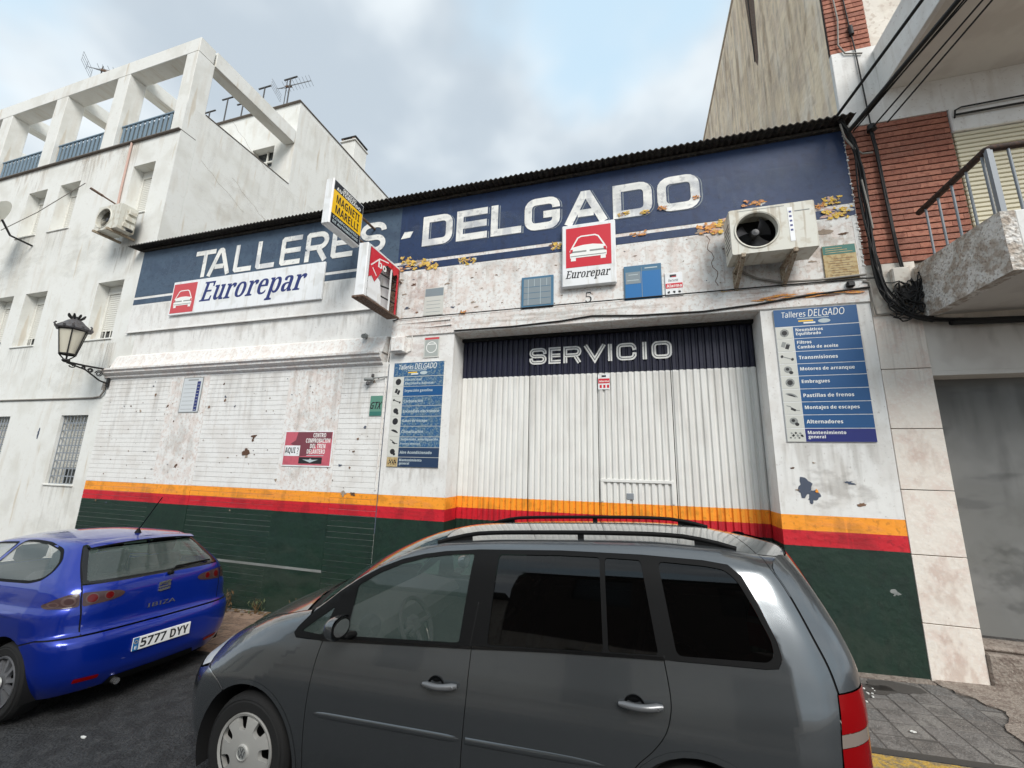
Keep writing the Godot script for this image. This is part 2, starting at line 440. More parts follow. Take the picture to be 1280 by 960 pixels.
	M.lens_grey = mat(Color(0.42, 0.36, 0.34), 0.2)
	M.headlamp = mat(Color(0.80, 0.81, 0.80), 0.12)
	M.cabin = mat(Color(0.16, 0.165, 0.165), 0.85)
	M.seat = mat(Color(0.15, 0.15, 0.155), 0.95)
	M.plate_blue = mat(Color(0.10, 0.42, 0.66), 0.4)
	M.leaf_dry = mat(Color(0.42, 0.33, 0.22), 0.9)
	M.leaf = mat(Color(0.30, 0.33, 0.22), 0.9)
	M.litter = mat(Color(0.90, 0.90, 0.88), 0.7)

# ---- stains: dirt with a ragged outline of its own, thin on the surface ----
var stain_tex := []
func make_stains():
	for k in 5:
		var n = 256
		var im = Image.create(n, n, false, Image.FORMAT_RGBA8)
		var fine_ = noise(0.035, 600 + k, 4)
		var broad = noise(0.012, 640 + k, 3)
		for j in n:
			for i in n:
				var u = (i + 0.5) / n
				var t = (j + 0.5) / n
				var w = 0.0
				if k < 3:      # runs downwards from its top edge
					var lane = fine_.get_noise_2d(i * 1.4, j * 0.10) + 0.5 * broad.get_noise_2d(i * 2.0, j * 0.2)
					w = smoothstep(-0.35, 0.75, lane + 0.2 - t * 0.75) * smoothstep(0.0, 0.02, t) * smoothstep(1.0, 0.75, t)
				else:          # a patch
					var d = Vector2(u - 0.5, t - 0.5).length() * 2.0
					w = smoothstep(0.0, 1.0, 0.85 - d + broad.get_noise_2d(i, j) * 0.9 + fine_.get_noise_2d(i, j) * 0.5)
				w *= smoothstep(0.0, 0.12, u) * smoothstep(1.0, 0.88, u)
				if k >= 3: w *= smoothstep(0.0, 0.12, t) * smoothstep(1.0, 0.88, t)
				im.set_pixel(i, j, Color(1, 1, 1, clampf(w, 0, 1)))
		im.generate_mipmaps()
		stain_tex.append(ImageTexture.create_from_image(im))

var stain_mats := {}
func stain(parent: Node, kind: int, c: Color, a: float, x0, x1, y0, y1, z: float, turn := Basis()):
	var key = "%d %s %s" % [kind, c, a]
	if not stain_mats.has(key):
		var m = mat(Color(c.r, c.g, c.b, a * (0.36 if kind < 3 else 0.42)), 0.9)
		m.transparency = BaseMaterial3D.TRANSPARENCY_ALPHA
		m.albedo_texture = stain_tex[kind]
		stain_mats[key] = m
	var b = MB.new()
	b.quad(turn * Vector3(x0, y0, z), turn * Vector3(x1, y0, z), turn * Vector3(x1, y1, z), turn * Vector3(x0, y1, z), turn * Vector3(0, 0, 1))
	put("stain", b, stain_mats[key], parent)

# ---- lettering and flat print ----
var fonts := {}
func font(kind: String, bold: bool) -> SystemFont:
	var k = kind + str(bold)
	if not fonts.has(k):
		var f = SystemFont.new()
		f.font_names = PackedStringArray([kind])
		f.font_weight = 700 if bold else 400
		fonts[k] = f
	return fonts[k]

func words(called: String, s: String, parent: Node, m: Material, x: float, y: float, z: float, w: float, h: float, kind := "Droid Sans", bold := true, slant := 0.0, turn := Basis()) -> MeshInstance3D:
	# lettering fitted into a box w by h whose lower left corner is x, y (w = 0 keeps the font's own width)
	var t = TextMesh.new()
	t.text = s; t.font = font(kind, bold); t.font_size = 48; t.pixel_size = 0.01; t.depth = 0.004; t.curve_step = 2.0
	t.material = m
	var a = t.get_aabb()
	var sy = h / maxf(a.size.y, 0.001)
	var sx = sy if w <= 0.0 else w / maxf(a.size.x, 0.001)
	var o = mesh_at(called, t, parent)
	var b = turn * Basis(Vector3(sx, 0, 0), Vector3(slant * sy, sy, 0), Vector3(0, 0, 0.35))
	o.transform = Transform3D(b, Vector3.ZERO)
	var org = turn * Vector3(x - a.position.x * sx, y - a.position.y * sy, z)
	o.position = org
	return o

func stroke(b: MB, pts: Array, t: float, xf: Transform3D, depth := 0.003, closed := false, joint := Geometry2D.JOIN_ROUND, cap := Geometry2D.END_BUTT):
	var pv = PackedVector2Array(pts)
	if closed:
		var o: PackedVector2Array = Geometry2D.offset_polygon(pv, t * 0.5, joint)[0]
		var inn: PackedVector2Array = Geometry2D.offset_polygon(pv, -t * 0.5, joint)[0]
		ringed(b, o, inn, xf, depth)
	else:
		for q in Geometry2D.offset_polyline(pv, t * 0.5, joint, cap):
			if not Geometry2D.is_polygon_clockwise(q): b.poly(q, xf, depth)

func ringed(b: MB, o: PackedVector2Array, inn: PackedVector2Array, xf: Transform3D, depth: float):
	var c = Vector2.ZERO
	for p in inn: c += p
	c /= inn.size()
	for sx in [-1.0, 1.0]:
		var half = PackedVector2Array([Vector2(c.x, -99), Vector2(c.x + 99 * sx, -99), Vector2(c.x + 99 * sx, 99), Vector2(c.x, 99)])
		for q in Geometry2D.intersect_polygons(o, half):
			for w in Geometry2D.clip_polygons(q, inn): b.poly(w, xf, depth)

func rrect(x0: float, y0: float, x1: float, y1: float, r: float, seg := 4) -> Array:
	var out = []
	for k in [[x1 - r, y1 - r, 0.0], [x0 + r, y1 - r, 0.25], [x0 + r, y0 + r, 0.5], [x1 - r, y0 + r, 0.75]]:
		for i in seg + 1:
			var an = TAU * (k[2] + 0.25 * i / seg)
			out.append(Vector2(k[0] + cos(an) * r, k[1] + sin(an) * r))
	return out

func rounded(p: Array, r: float, seg := 4) -> PackedVector2Array:
	var out = PackedVector2Array()
	var n = p.size()
	for i in n:
		var a: Vector2 = p[(i + n - 1) % n]
		var b: Vector2 = p[i]
		var c: Vector2 = p[(i + 1) % n]
		var d = minf(r, minf(a.distance_to(b), b.distance_to(c)) * 0.45)
		var q0 = b + (a - b).normalized() * d
		var q1 = b + (c - b).normalized() * d
		for k in seg + 1:
			var t = float(k) / seg
			out.append(q0.lerp(b, t).lerp(b.lerp(q1, t), t))
	return out

func arc(cx, cy, rx, ry, a0: float, a1: float, n := 8) -> Array:
	var out = []
	for i in n + 1:
		var an = deg_to_rad(a0 + (a1 - a0) * i / n)
		out.append(Vector2(cx + cos(an) * rx, cy + sin(an) * ry))
	return out

func glyph(ch: String, x0: float, x1: float, y0: float, y1: float, t: float, square: bool) -> Array:
	# the strokes of one painted capital: [points, closed]
	var h = t * 0.5
	var l = x0 + h
	var r = x1 - h
	var b = y0 + h
	var u = y1 - h
	var m = (y0 + y1) * 0.5
	var e = (y1 - y0) / 0.53
	var k = (0.11 if square else 0.13) * e
	match ch:
		"D": return [[([Vector2(l, b), Vector2(l, u)] + arc(r - k, u - k, k, k, 90, 0, 4) + arc(r - k, b + k, k, k, 0, -90, 4)), true]]
		"O": return [[rrect(l, b, r, u, k), true]]
		"C": return [[[Vector2(r, u - 0.09 * e)] + arc(r - k, u - k, k, k, 0, 90, 4) + arc(l + k, u - k, k, k, 90, 180, 4) + arc(l + k, b + k, k, k, 180, 270, 4) + arc(r - k, b + k, k, k, 270, 360, 4) + [Vector2(r, b + 0.06 * e)], false]]
		"E": return [[[Vector2(x1, u), Vector2(l, u), Vector2(l, b), Vector2(x1, b)], false], [[Vector2(l + h, m), Vector2(x1 - 0.01 * e, m)], false]]
		"L": return [[[Vector2(l, y1), Vector2(l, b), Vector2(x1, b)], false]]
		"G": return [[[Vector2(r, u - 0.13 * e)] + arc(r - k, u - k, k, k, 0, 90, 4) + arc(l + k, u - k, k, k, 90, 180, 4) + arc(l + k, b + k, k, k, 180, 270, 4) + arc(r - k, b + k, k, k, 270, 360, 4) + [Vector2(r, m - 0.02 * e), Vector2((x0 + x1) * 0.5 + 0.02 * e, m - 0.02 * e)], false]]
		"A":
			var c = (x0 + x1) * 0.5
			return [[[Vector2(l, y0), Vector2(c - 0.03 * e, u), Vector2(c + 0.03 * e, u), Vector2(r, y0)], false], [[Vector2(lerpf(l, c, 0.42) + h * 0.6, y0 + 0.17 * e), Vector2(lerpf(r, c, 0.42) - h * 0.6, y0 + 0.17 * e)], false]]
		"T": return [[[Vector2(x0, u), Vector2(x1, u)], false], [[Vector2((x0 + x1) * 0.5, u - h), Vector2((x0 + x1) * 0.5, y0)], false]]
		"R": return [[([Vector2(l, m - 0.02 * e), Vector2(l, u)] + arc(r - k, u - k * 0.9, k, k * 0.9, 90, 0, 4) + arc(r - k, m - 0.02 * e + k * 0.9, k, k * 0.9, 0, -90, 4)), true], [[Vector2(l, m - 0.02 * e - h), Vector2(l, y0)], false], [[Vector2(r - k * 1.1, m - 0.02 * e - h * 0.7), Vector2(r, y0)], false]]
		"S": return [[[Vector2(r, u - 0.075 * e)] + arc(r - k, u - k * 0.8, k, k * 0.8, 0, 90, 4) + arc(l + k, (u + m) * 0.5, k, (u - m) * 0.5, 90, 270, 8) + arc(r - k, (m + b) * 0.5, k, (m - b) * 0.5, 90, -90, 8) + arc(l + k, b + k * 0.8, k, k * 0.8, 270, 180, 4) + [Vector2(l, b + 0.075 * e)], false]]
		"V": return [[[Vector2(l, y1), Vector2((x0 + x1) * 0.5, b), Vector2(r, y1)], false]]
		"I": return [[[Vector2((x0 + x1) * 0.5, y1), Vector2((x0 + x1) * 0.5, y0)], false]]
	return []

func letter(called: String, ch: String, parent: Node, m: Material, x0, x1, y0, y1, t: float, z: float, square: bool, edge: Material = null, ground: Material = null) -> void:
	var top: MeshInstance3D = null
	for pass_ in ([0, 1, 2] if edge else [0]):
		var b = MB.new()
		var k = 0
		for g in glyph(ch, x0, x1, y0, y1, t, square):
			var dx = [0.0, 0.02, 0.034][pass_]
			stroke(b, g[0], t, Transform3D(Basis(), Vector3(dx, -dx * 0.35, z - pass_ * 0.0022 - k * 0.0006)), 0.0, g[1], Geometry2D.JOIN_ROUND if not square else Geometry2D.JOIN_MITER, Geometry2D.END_BUTT if square else Geometry2D.END_ROUND)
			k += 1
		if pass_ == 0: top = put(called, b, m, parent)
		else: put(["", "letter_gap", "letter_outline"][pass_], b, [null, ground, edge][pass_], top)

func _ready():
	rng.seed = 77
	var cam = Camera3D.new()
	cam.name = "camera"
	cam.keep_aspect = Camera3D.KEEP_HEIGHT
	cam.fov = 86.1
	cam.near = 0.05
	cam.far = 3000.0
	cam.transform = Transform3D(Basis(Vector3(0.95917866, 0.0248669, -0.28170539), Vector3(0.03382573, 0.97888733, 0.20158226), Vector3(0.28077056, -0.20288229, 0.9380867)).orthonormalized(), Vector3(0, 2.05, 5.4))
	add_child(cam)
	cam.current = true
	var we = WorldEnvironment.new()
	we.name = "world_environment"
	var env = Environment.new()
	env.background_mode = Environment.BG_SKY
	env.tonemap_mode = Environment.TONE_MAPPER_LINEAR
	env.tonemap_exposure = 2.1
	env.sdfgi_enabled = true; env.ssao_enabled = true; env.ssil_enabled = true
	var sky = Sky.new()
	var sm = PanoramaSkyMaterial.new()
	sm.panorama = cloud_sky()
	sm.energy_multiplier = 0.585
	sky.sky_material = sm
	env.sky = sky
	we.environment = env
	add_child(we)
	var sun = DirectionalLight3D.new()
	sun.name = "sun"
	sun.light_energy = 0.5
	sun.light_angular_distance = 28.0
	sun.light_color = Color(1.0, 0.985, 0.965)
	sun.shadow_enabled = true
	sun.transform = Transform3D(Basis.looking_at(Vector3(-0.46, -0.66, -0.63).normalized(), Vector3.UP), Vector3(0, 30, 0))
	add_child(sun)
	make_materials()
	setting()
	workshop()
	left_building()
	right_building()
	opposite()
	signs()
	wall_fittings()
	street_lantern()
	cables()
	grey_car()
	blue_car()
	street_details()

func cloud_sky() -> ImageTexture:
	var w = 1024
	var h = 512
	var n1 = noise(1.5, 5, 5)
	var n2 = noise(2.6, 9, 5)
	var n3 = noise(0.9, 3, 3)
	var im = Image.create(w, h, false, Image.FORMAT_RGBF)
	for j in h:
		var el = (0.5 - (j + 0.5) / h) * PI
		for i in w:
			if el < -0.06:
				im.set_pixel(i, j, Color(0.22, 0.22, 0.22))
				continue
			var az = (i + 0.5) / w * TAU
			var d = Vector3(cos(el) * cos(az), maxf(sin(el), 0.0), cos(el) * sin(az))
			var q = d * (1.6 / (0.35 + d.y))
			var p = Vector3(q.x, d.y * 1.5, q.z)
			var cover = n1.get_noise_3dv(p * 0.62) * 0.9 + n3.get_noise_3dv(p) * 0.6
			var thick = n2.get_noise_3dv(p * 0.55 + Vector3(7, 0, 3))
			var a = smoothstep(-0.5, 0.02, cover)
			var blue = Color(0.50, 0.66, 0.79).lerp(Color(0.60, 0.74, 0.83), pow(1.0 - d.y, 2.0))
			var cl = Color(0.465, 0.53, 0.595).lerp(Color(0.77, 0.82, 0.85), smoothstep(-0.4, 0.65, thick))
			var c = blue.lerp(cl, a * 0.95)
			im.set_pixel(i, j, c)
	return ImageTexture.create_from_image(im)

func ground_y(x: float) -> float:
	return S * x + 0.033

func sloped(called: String, m: Material, x0, x1, z0, z1, top: float, thick: float, parent: Node = null) -> MeshInstance3D:
	var b = MB.new()
	var p = []
	for y in [top, top - thick]:
		for q in [Vector2(x0, z0), Vector2(x1, z0), Vector2(x1, z1), Vector2(x0, z1)]: p.append(Vector3(q.x, S * q.x + y, q.y))
	b.quad(p[0], p[1], p[2], p[3], Vector3(-S, 1, 0).normalized())
	for k in 4:
		var k2 = (k + 1) % 4
		b.quad(p[k], p[k2], p[k2 + 4], p[k + 4], [Vector3(0, 0, -1), Vector3(1, 0, 0), Vector3(0, 0, 1), Vector3(-1, 0, 0)][k])
	return put(called, b, m, parent)

func setting():
	# the ground as one sheet to the horizon, the road on it, the pavement
	var b = MB.new()
	b.quad(Vector3(-900, S * -60 - 0.05, -900), Vector3(900, S * -60 - 0.05, -900), Vector3(900, S * -60 - 0.05, 900), Vector3(-900, S * -60 - 0.05, 900), Vector3.UP)
	tag(put("ground", b, M.cement), "grey ground that runs on beyond the street", "", "", "structure")
	tag(sloped("road", M.asphalt, -58, 58, 1.30, 7.4, 0.033, 0.3), "dark asphalt road under the two parked cars", "", "", "structure")
	tag(sloped("pavement_opposite", M.cement, -58, 58, 7.4, 8.6, 0.12, 0.4), "pavement on the far side of the street from the workshop", "", "", "structure")
	var pv = sloped("pavement", M.grout, -58, 58, -0.30, 1.30, 0.0665, 0.4)
	tag(pv, "narrow paved footway of small square tiles along the workshop", "", "", "structure")
	# its tiles, each one laid by itself where the picture shows them
	var shapes = []
	for k in 4:
		var tb = MB.new()
		tb.box(Vector3(0, -0.006, 0), Vector3(0.193, 0.020, 0.193), Basis(), 0.004)
		var am = ArrayMesh.new()
		var a = []
		a.resize(Mesh.ARRAY_MAX)
		a[Mesh.ARRAY_VERTEX] = tb.v; a[Mesh.ARRAY_NORMAL] = tb.n; a[Mesh.ARRAY_TEX_UV] = tb.uv; a[Mesh.ARRAY_INDEX] = tb.ix
		am.add_surface_from_arrays(Mesh.PRIMITIVE_TRIANGLES, a)
		shapes.append(am)
	var tilt = Basis(Vector3(0, 0, 1), atan(S))
	var rest = MB.new()
	for i in range(-50, 20):
		for j in 6:
			var x = i * 0.2 - 0.01
			var z = 0.2 + j * 0.2
			if x > 2.95: continue
			var right = x > 1.25
			var left = x > -6.5 and x < -4.3
			var jig = Basis(Vector3(1, 0, 0), rng.randf_range(-0.012, 0.012)) * Basis(Vector3(0, 1, 0), rng.randf_range(-0.01, 0.01))
			var at = Vector3(x, S * x + 0.066 + rng.randf_range(-0.003, 0.002), z)
			if right or left:
				var o = mesh_at("tile", shapes[0], pv, Transform3D(tilt * jig, at))
				o.material_override = M[("tile%d" if right else "paver%d") % (rng.randi() % 4)]
			else:
				rest.box(at + Vector3(0, -0.006, 0), Vector3(0.193, 0.02, 0.193), tilt * jig, 0.0)
	tag(put("tile", rest, M.tile1, pv), "", "", "", "stuff")
	put("wall_strip", kerb_strip(0.0665, 0.0, 0.098, -58, 2.64), M.cement, pv)
	# rough concrete apron in front of the house on the right
	var ap = PackedVector2Array([Vector2(2.70, 0.0), Vector2(9.0, 0.0), Vector2(9.0, 1.21)])
	for k in 26: ap.append(Vector2(2.74 - 0.10 * sin(k * 0.31) + rng.randf_range(-0.035, 0.035), 1.21 - k * 0.0465))
	var ab = MB.new()
	ab.poly(ap, Transform3D(Basis(Vector3(1, S, 0), Vector3(0, 0, 1), Vector3(-S, 1, 0).normalized()), Vector3(0, 0.060, 0)), 0.022)
	put("concrete_apron", ab, M.cement, pv)
	put("yellow_line", kerb_strip(0.037, 1.345, 1.56, 1.0, 2.43), M.kerb_yellow, get_node("road"))

func kerb_strip(top: float, z0: float, z1: float, x0: float, x1: float) -> MB:
	var b = MB.new()
	b.poly(PackedVector2Array([Vector2(x0, z0), Vector2(x1, z0), Vector2(x1, z1), Vector2(x0, z1)]), Transform3D(Basis(Vector3(1, S, 0), Vector3(0, 0, 1), Vector3(-S, 1, 0).normalized()), Vector3(0, top, 0)), 0.012)
	return b

func blot(r: float, seed_: int, n := 16, rough := 0.45, sx := 1.0, sy := 1.0) -> PackedVector2Array:
	var q = RandomNumberGenerator.new()
	q.seed = seed_
	var ph = []
	for k in 7: ph.append([q.randf() * TAU, q.randf_range(0.5, 1.0) / pow(k + 1.0, 0.55)])
	var out = PackedVector2Array()
	n = maxi(n, 14)
	for i in n:
		var an = TAU * i / n
		var w = 0.0
		for k in 7: w += sin(an * (k + 1) + ph[k][0]) * ph[k][1]
		var t = r * clampf(1.0 - rough * 0.6 + rough * 0.30 * w + q.randf_range(-0.09, 0.09), 0.22, 1.25)
		out.append(Vector2(cos(an) * t * sx, sin(an) * t * sy))
	return out

func flake(parent: Node, m: Material, x: float, y: float, r: float, seed_: int, sx := 1.0, sy := 1.0, z := 0.0005, called := "paint_chip"):
	var b = MB.new()
	b.poly(blot(r, seed_, 20, 0.85 if r < 0.08 else 0.5, sx, sy), Transform3D(Basis(), Vector3(x, y, z)), 0.0035)
	put(called, b, m, parent)

func crust(parent: Node, m: Material, x: float, y: float, rx: float, ry: float, seed_: int, z := 0.004):
	# a swollen, flaking patch of old paint: lumps with ragged edges
	var b = MB.new()
	var q = RandomNumberGenerator.new()
	q.seed = seed_
	for k in 5:    # the bare layers that show where the paint has gone
		var ub = MB.new()
		ub.poly(blot(q.randf_range(0.5, 1.0), seed_ * 17 + k, 22, 0.9, rx * 0.9, ry * 0.9), Transform3D(Basis(), Vector3(x + q.randf_range(-0.7, 0.7) * rx, y + q.randf_range(-0.5, 0.5) * ry, z + 0.0004 + k * 0.0004)), 0.0004)
		put("bare_patch", ub, [M.pipe_pink, M.pale, M.chip[1], M.pipe_pink, M.chip[3]][k], parent)
	for k in 14:
		var c = Vector2(x + q.randf_range(-0.95, 0.95) * rx, y + q.randf_range(-0.8, 0.8) * ry)
		var pts = blot(q.randf_range(0.25, 0.85), seed_ * 31 + k, 18, 0.9, rx * 0.7, ry * 0.75)
		var t = Basis(Vector3(1, 0, 0), q.randf_range(-0.16, 0.16)) * Basis(Vector3(0, 1, 0), q.randf_range(-0.16, 0.16))
		b.poly(pts, Transform3D(t, Vector3(c.x, c.y, z + 0.002 + k * 0.0007)), 0.003)
	put("peeling_paint", b, m, parent)

func workshop():
	var w = thing("workshop", "low white workshop with a navy lettered band, corrugated roof edge and orange-red-green stripes", "workshop")
	# --- brick wall on the left: three brick panels between plaster strips ---
	slab("wall_core", w, M.white, -10.0, -3.62, -0.8, 3.62, -0.27, -0.008)
	var bands = [[-0.72, 1.32, "green"], [1.32, 1.48, "red"], [1.48, 1.64, "orange"], [1.64, 3.62, "white"]]
	for p in [[-10.0, -8.25], [-7.30, -5.50], [-4.45, -3.625]]:
		var y = -0.68
		while y < 3.59:
			var m = "white"
			for q in bands:
				if y + 0.01 >= q[0] and y + 0.01 < q[1]: m = q[2]
			var o = rng.randf_range(-0.0016, 0.0016)
			slab("brick_course", w, M[m], p[0] + 0.002, p[1] - 0.002, y + 0.0022, y + 0.0778, -0.008, o, 0.0018)
			y += 0.08
	for p in [[-8.25, -7.30], [-5.50, -4.45]]:
		for q in bands: slab("plaster_strip", w, M["worn" if q[2] == "white" else q[2]], p[0], p[1], q[0], q[1], -0.008, 0.004 if p[0] < -8 else 0.001)
	# --- piers and lintel round the doorway ---
	for p in [[-3.62, -2.54], [1.53, 2.65]]:
		for q in bands:
			var top = 4.03 if q[2] == "white" else q[1]
			slab("pier", w, M[q[2]], p[0], p[1], q[0], top, -0.46, 0.0)
	slab("lintel", w, M.worn, -3.62, 2.65, 4.03, 4.305, -0.46, 0.022, 0.008)
	slab("upper_wall", w, M.worn, -3.62, 2.65, 4.305, 6.36, -0.3, 0.0)
	slab("upper_wall", w, M.white, -9.8, -3.62, 4.56, 6.36, -0.3, 0.0)
	slab("recessed_band", w, M.white, -9.86, -3.62, 4.06, 4.56, -0.3, -0.035)
	var b = MB.new()
	var prof = PackedVector2Array([Vector2(-0.2, 3.79), Vector2(-0.2, 4.08), Vector2(-0.034, 4.08), Vector2(0.01, 4.05), Vector2(0.055, 3.90), Vector2(0.085, 3.82), Vector2(0.085, 3.79)])
	b.poly(prof, Transform3D(Basis(Vector3(0, 0, 1), Vector3(0, 1, 0), Vector3(-1, 0, 0)), Vector3(-3.70, 0, 0)), 6.2, true)
	put("ledge", b, M.worn, w)
	b = MB.new()
	prof = PackedVector2Array([Vector2(-0.1, 3.60), Vector2(-0.1, 3.788), Vector2(0.15, 3.788), Vector2(0.15, 3.755), Vector2(0.115, 3.735), Vector2(0.115, 3.70), Vector2(0.085, 3.675), Vector2(0.05, 3.655), Vector2(0.05, 3.625), Vector2(0.012, 3.60)])
	b.poly(prof, Transform3D(Basis(Vector3(0, 0, 1), Vector3(0, 1, 0), Vector3(-1, 0, 0)), Vector3(-3.72, 0, 0)), 6.34, true)
	put("cornice", b, M.worn, w)
	slab("drip_edge", w, M.white, -9.8, -3.62, 4.545, 4.562, 0.0, 0.016)
	# walls round the back, so that the building is closed
	slab("side_wall", w, M.worn, -9.8, -9.6, -1.0, 6.36, -9.0, -0.31)
	slab("side_wall", w, M.worn, 2.42, 2.62, -1.0, 6.36, -9.0, -0.47)
	slab("rear_wall", w, M.worn, -9.6, 2.42, -1.0, 7.2, -9.2, -9.0)
	# --- painted band and its lettering ---
	slab("painted_band", w, M.navy, -3.62, 2.65, 5.315, 6.36, 0.0, 0.004)
	slab("painted_band", w, M.navy, -3.62, 2.65, 5.15, 5.262, 0.0, 0.004)
	slab("painted_band", w, M.navy_faded, -9.78, -3.62, 5.315, 6.36, 0.0, 0.004)
	slab("painted_band", w, M.navy_faded, -9.78, -3.62, 5.15, 5.262, 0.0, 0.004)
	var dl = [["D", -3.2, -2.67], ["E", -2.6, -2.08], ["L", -2.02, -1.53], ["G", -1.48, -0.94], ["A", -0.88, -0.25], ["D", -0.18, 0.35], ["O", 0.42, 0.96]]
	for q in dl: letter("painted_letter", q[0], w, M.paint, q[1], q[2], 5.545, 6.075, 0.115, 0.0125, true, M.letter_edge, M.navy)
	var tl = [["T", -8.23, -7.71], ["A", -7.86, -7.28], ["L", -7.20, -6.76], ["L", -6.66, -6.22], ["E", -6.10, -5.64], ["R", -5.54, -5.05], ["E", -4.98, -4.53], ["S", -4.40, -3.89]]
	for q in tl: letter("painted_letter", q[0], w, M.paint, q[1], q[2], 5.56, 6.13, 0.098, 0.0125, false)
	b = MB.new()
	b.poly(PackedVector2Array([Vector2(-3.60, 5.735), Vector2(-3.43, 5.745), Vector2(-3.38, 5.85), Vector2(-3.54, 5.855)]), Transform3D(Basis(), Vector3(0, 0, 0.004)), 0.004)
	put("painted_dash", b, M.paint, w)
	words("house_number", "5", w, M.ink, -0.585, 4.335, 0.0015, 0.085, 0.15, "Droid Serif", false)
	slab("paint_line", w, M.grey, -6.6, -4.45, 0.50, 0.535, 0.004, 0.0075)
	# --- corrugated roof, sheet by sheet ---
	var x = -9.98
	while x < 2.66:
		var wd = minf(1.04, 2.72 - x)
		var x0 = x
		var f = func(u: float, t: float) -> Vector3:
			var xx = x0 + u * wd
			return Vector3(xx, 6.398 + 0.013 * sin(xx * TAU / 0.08) + t * 0.62 + (0.004 if int(x0 * 10) % 2 == 0 else 0.0), 0.205 - t * 9.2)
		b = MB.new()
		b.grid(f, int(wd / 0.08 * 8), 2, Vector3(-4, -300, 0))
		var f2 = func(u: float, t: float) -> Vector3: return f.call(u, t) + Vector3(0, -0.014, 0)
		b.grid(f2, int(wd / 0.08 * 8), 2, Vector3(-4, 300, 0))
		var f3 = func(u: float, t: float) -> Vector3: return f.call(u, 0.0) + Vector3(0, -0.014 * t, 0)
		b.grid(f3, int(wd / 0.08 * 8), 1, Vector3(-4, 6, -300))
		put("roof_sheet", b, M.roof, w)
		x += wd
	slab("eaves_board", w, M.roof, -9.8, 2.65, 6.335, 6.372, 0.004, 0.05)
	# --- the ribbed metal door: four leaves, painted in bands ---
	var edges = [-2.54, -1.46, -0.47, 0.50, 1.53]
	for k in 4:
		var leaf: Node = null
		for q in [["white", 1.65, 3.41, "door_white"], ["navy", 3.41, 4.03, "door_navy"], ["orange", 1.49, 1.65, "orange"], ["red", 1.335, 1.49, "red"], ["green", -0.05, 1.335, "green"]]:
			b = MB.new()
			ribs(b, edges[k] + 0.005, edges[k + 1] - 0.005, q[1], q[2], -0.375)
			var o = put("door_leaf" if leaf == null else "colour_band", b, M[q[3]], w if leaf == null else leaf)
			if leaf == null: leaf = o
	slab("door_backing", w, M.gap, -2.54, 1.53, -0.3, 4.03, -0.44, -0.40)
	for q in [[-0.45, 0.47, 1.915, 1.955], [-0.45, -0.415, 0.1, 1.915], [0.435, 0.47, 0.1, 1.915]]: slab("wicket_frame", w, M.door_white if q[3] > 1.93 else M.door_white, q[0], q[1], maxf(q[2], 1.66), q[3], -0.357, -0.340, 0.004)
	slab("door_head", w, M.dark, -2.54, 1.53, 3.985, 4.03, -0.357, -0.30)
	slab("padlock_plate", w, M.steel, -0.12, -0.03, 1.70, 1.78, -0.357, -0.345, 0.004)
	for q in [["S", -1.46, -1.20], ["E", -1.17, -0.99], ["R", -0.95, -0.69], ["V", -0.66, -0.34], ["I", -0.32, -0.255], ["C", -0.2, 0.07], ["I", 0.145, 0.21], ["O", 0.27, 0.53]]:
		letter("painted_letter", q[0], w, M.paint, q[1], q[2], 3.575, 3.825, 0.056, -0.350, true)
		var ib = MB.new()
		for g in glyph(q[0], q[1], q[2], 3.575, 3.825, 0.056, true): stroke(ib, g[0], 0.009, Transform3D(Basis(), Vector3(0, 0, -0.3485)), 0.0, g[1], Geometry2D.JOIN_MITER)
		put("letter_line", ib, M.door_navy, w)
	# --- wear: chips in the paint, swollen crusts along the band, cracks ---
	var ch = [[-6.08, 2.486, 0.075], [-6.10, 2.43, 0.05], [-6.214, 2.22, 0.085], [-6.19, 2.16, 0.05], [-6.944, 3.402, 0.03], [-6.844, 3.112, 0.05], [-6.86, 3.17, 0.04], [-7.594, 3.013, 0.05], [-8.213, 3.025, 0.05], [-8.6, 3.25, 0.05], [-8.7, 3.42, 0.03], [-4.2, 1.642, 0.07], [-4.058, 1.636, 0.06], [-4.146, 2.007, 0.03], [-4.323, 2.039, 0.04], [-5.503, 1.788, 0.04], [-4.1, 2.25, 0.03], [-4.05, 2.45, 0.035], [-3.95, 2.62, 0.04], [-8.9, 2.95, 0.045], [-9.2, 3.05, 0.03], [-7.2, 3.0, 0.045], [-6.6, 3.0, 0.03], [-9.0, 2.2, 0.03], [-7.75, 1.95, 0.06], [-7.6, 2.1, 0.035], [-3.95, 3.38, 0.045], [-3.85, 3.33, 0.05], [-8.0, 2.75, 0.03], [-9.6, 1.30, 0.04], [-9.3, 1.27, 0.03], [-6.35, 1.28, 0.025], [-5.9, 2.9, 0.02], [-5.0, 3.2, 0.02]]
	for i in ch.size(): flake(w, M.chip[i % 4] if i > 2 else M.chip[0], ch[i][0], ch[i][1], ch[i][2], 300 + i, 0.8 + 0.5 * rng.randf(), 0.9, 0.003)
	for i in 110:
		var px = rng.randf_range(-9.8, -3.7)
		flake(w, M.chip[i % 4], px, rng.randf_range(1.7, 3.55), rng.randf_range(0.006, 0.02), 400 + i, rng.randf_range(0.7, 1.8), 0.8, 0.003)
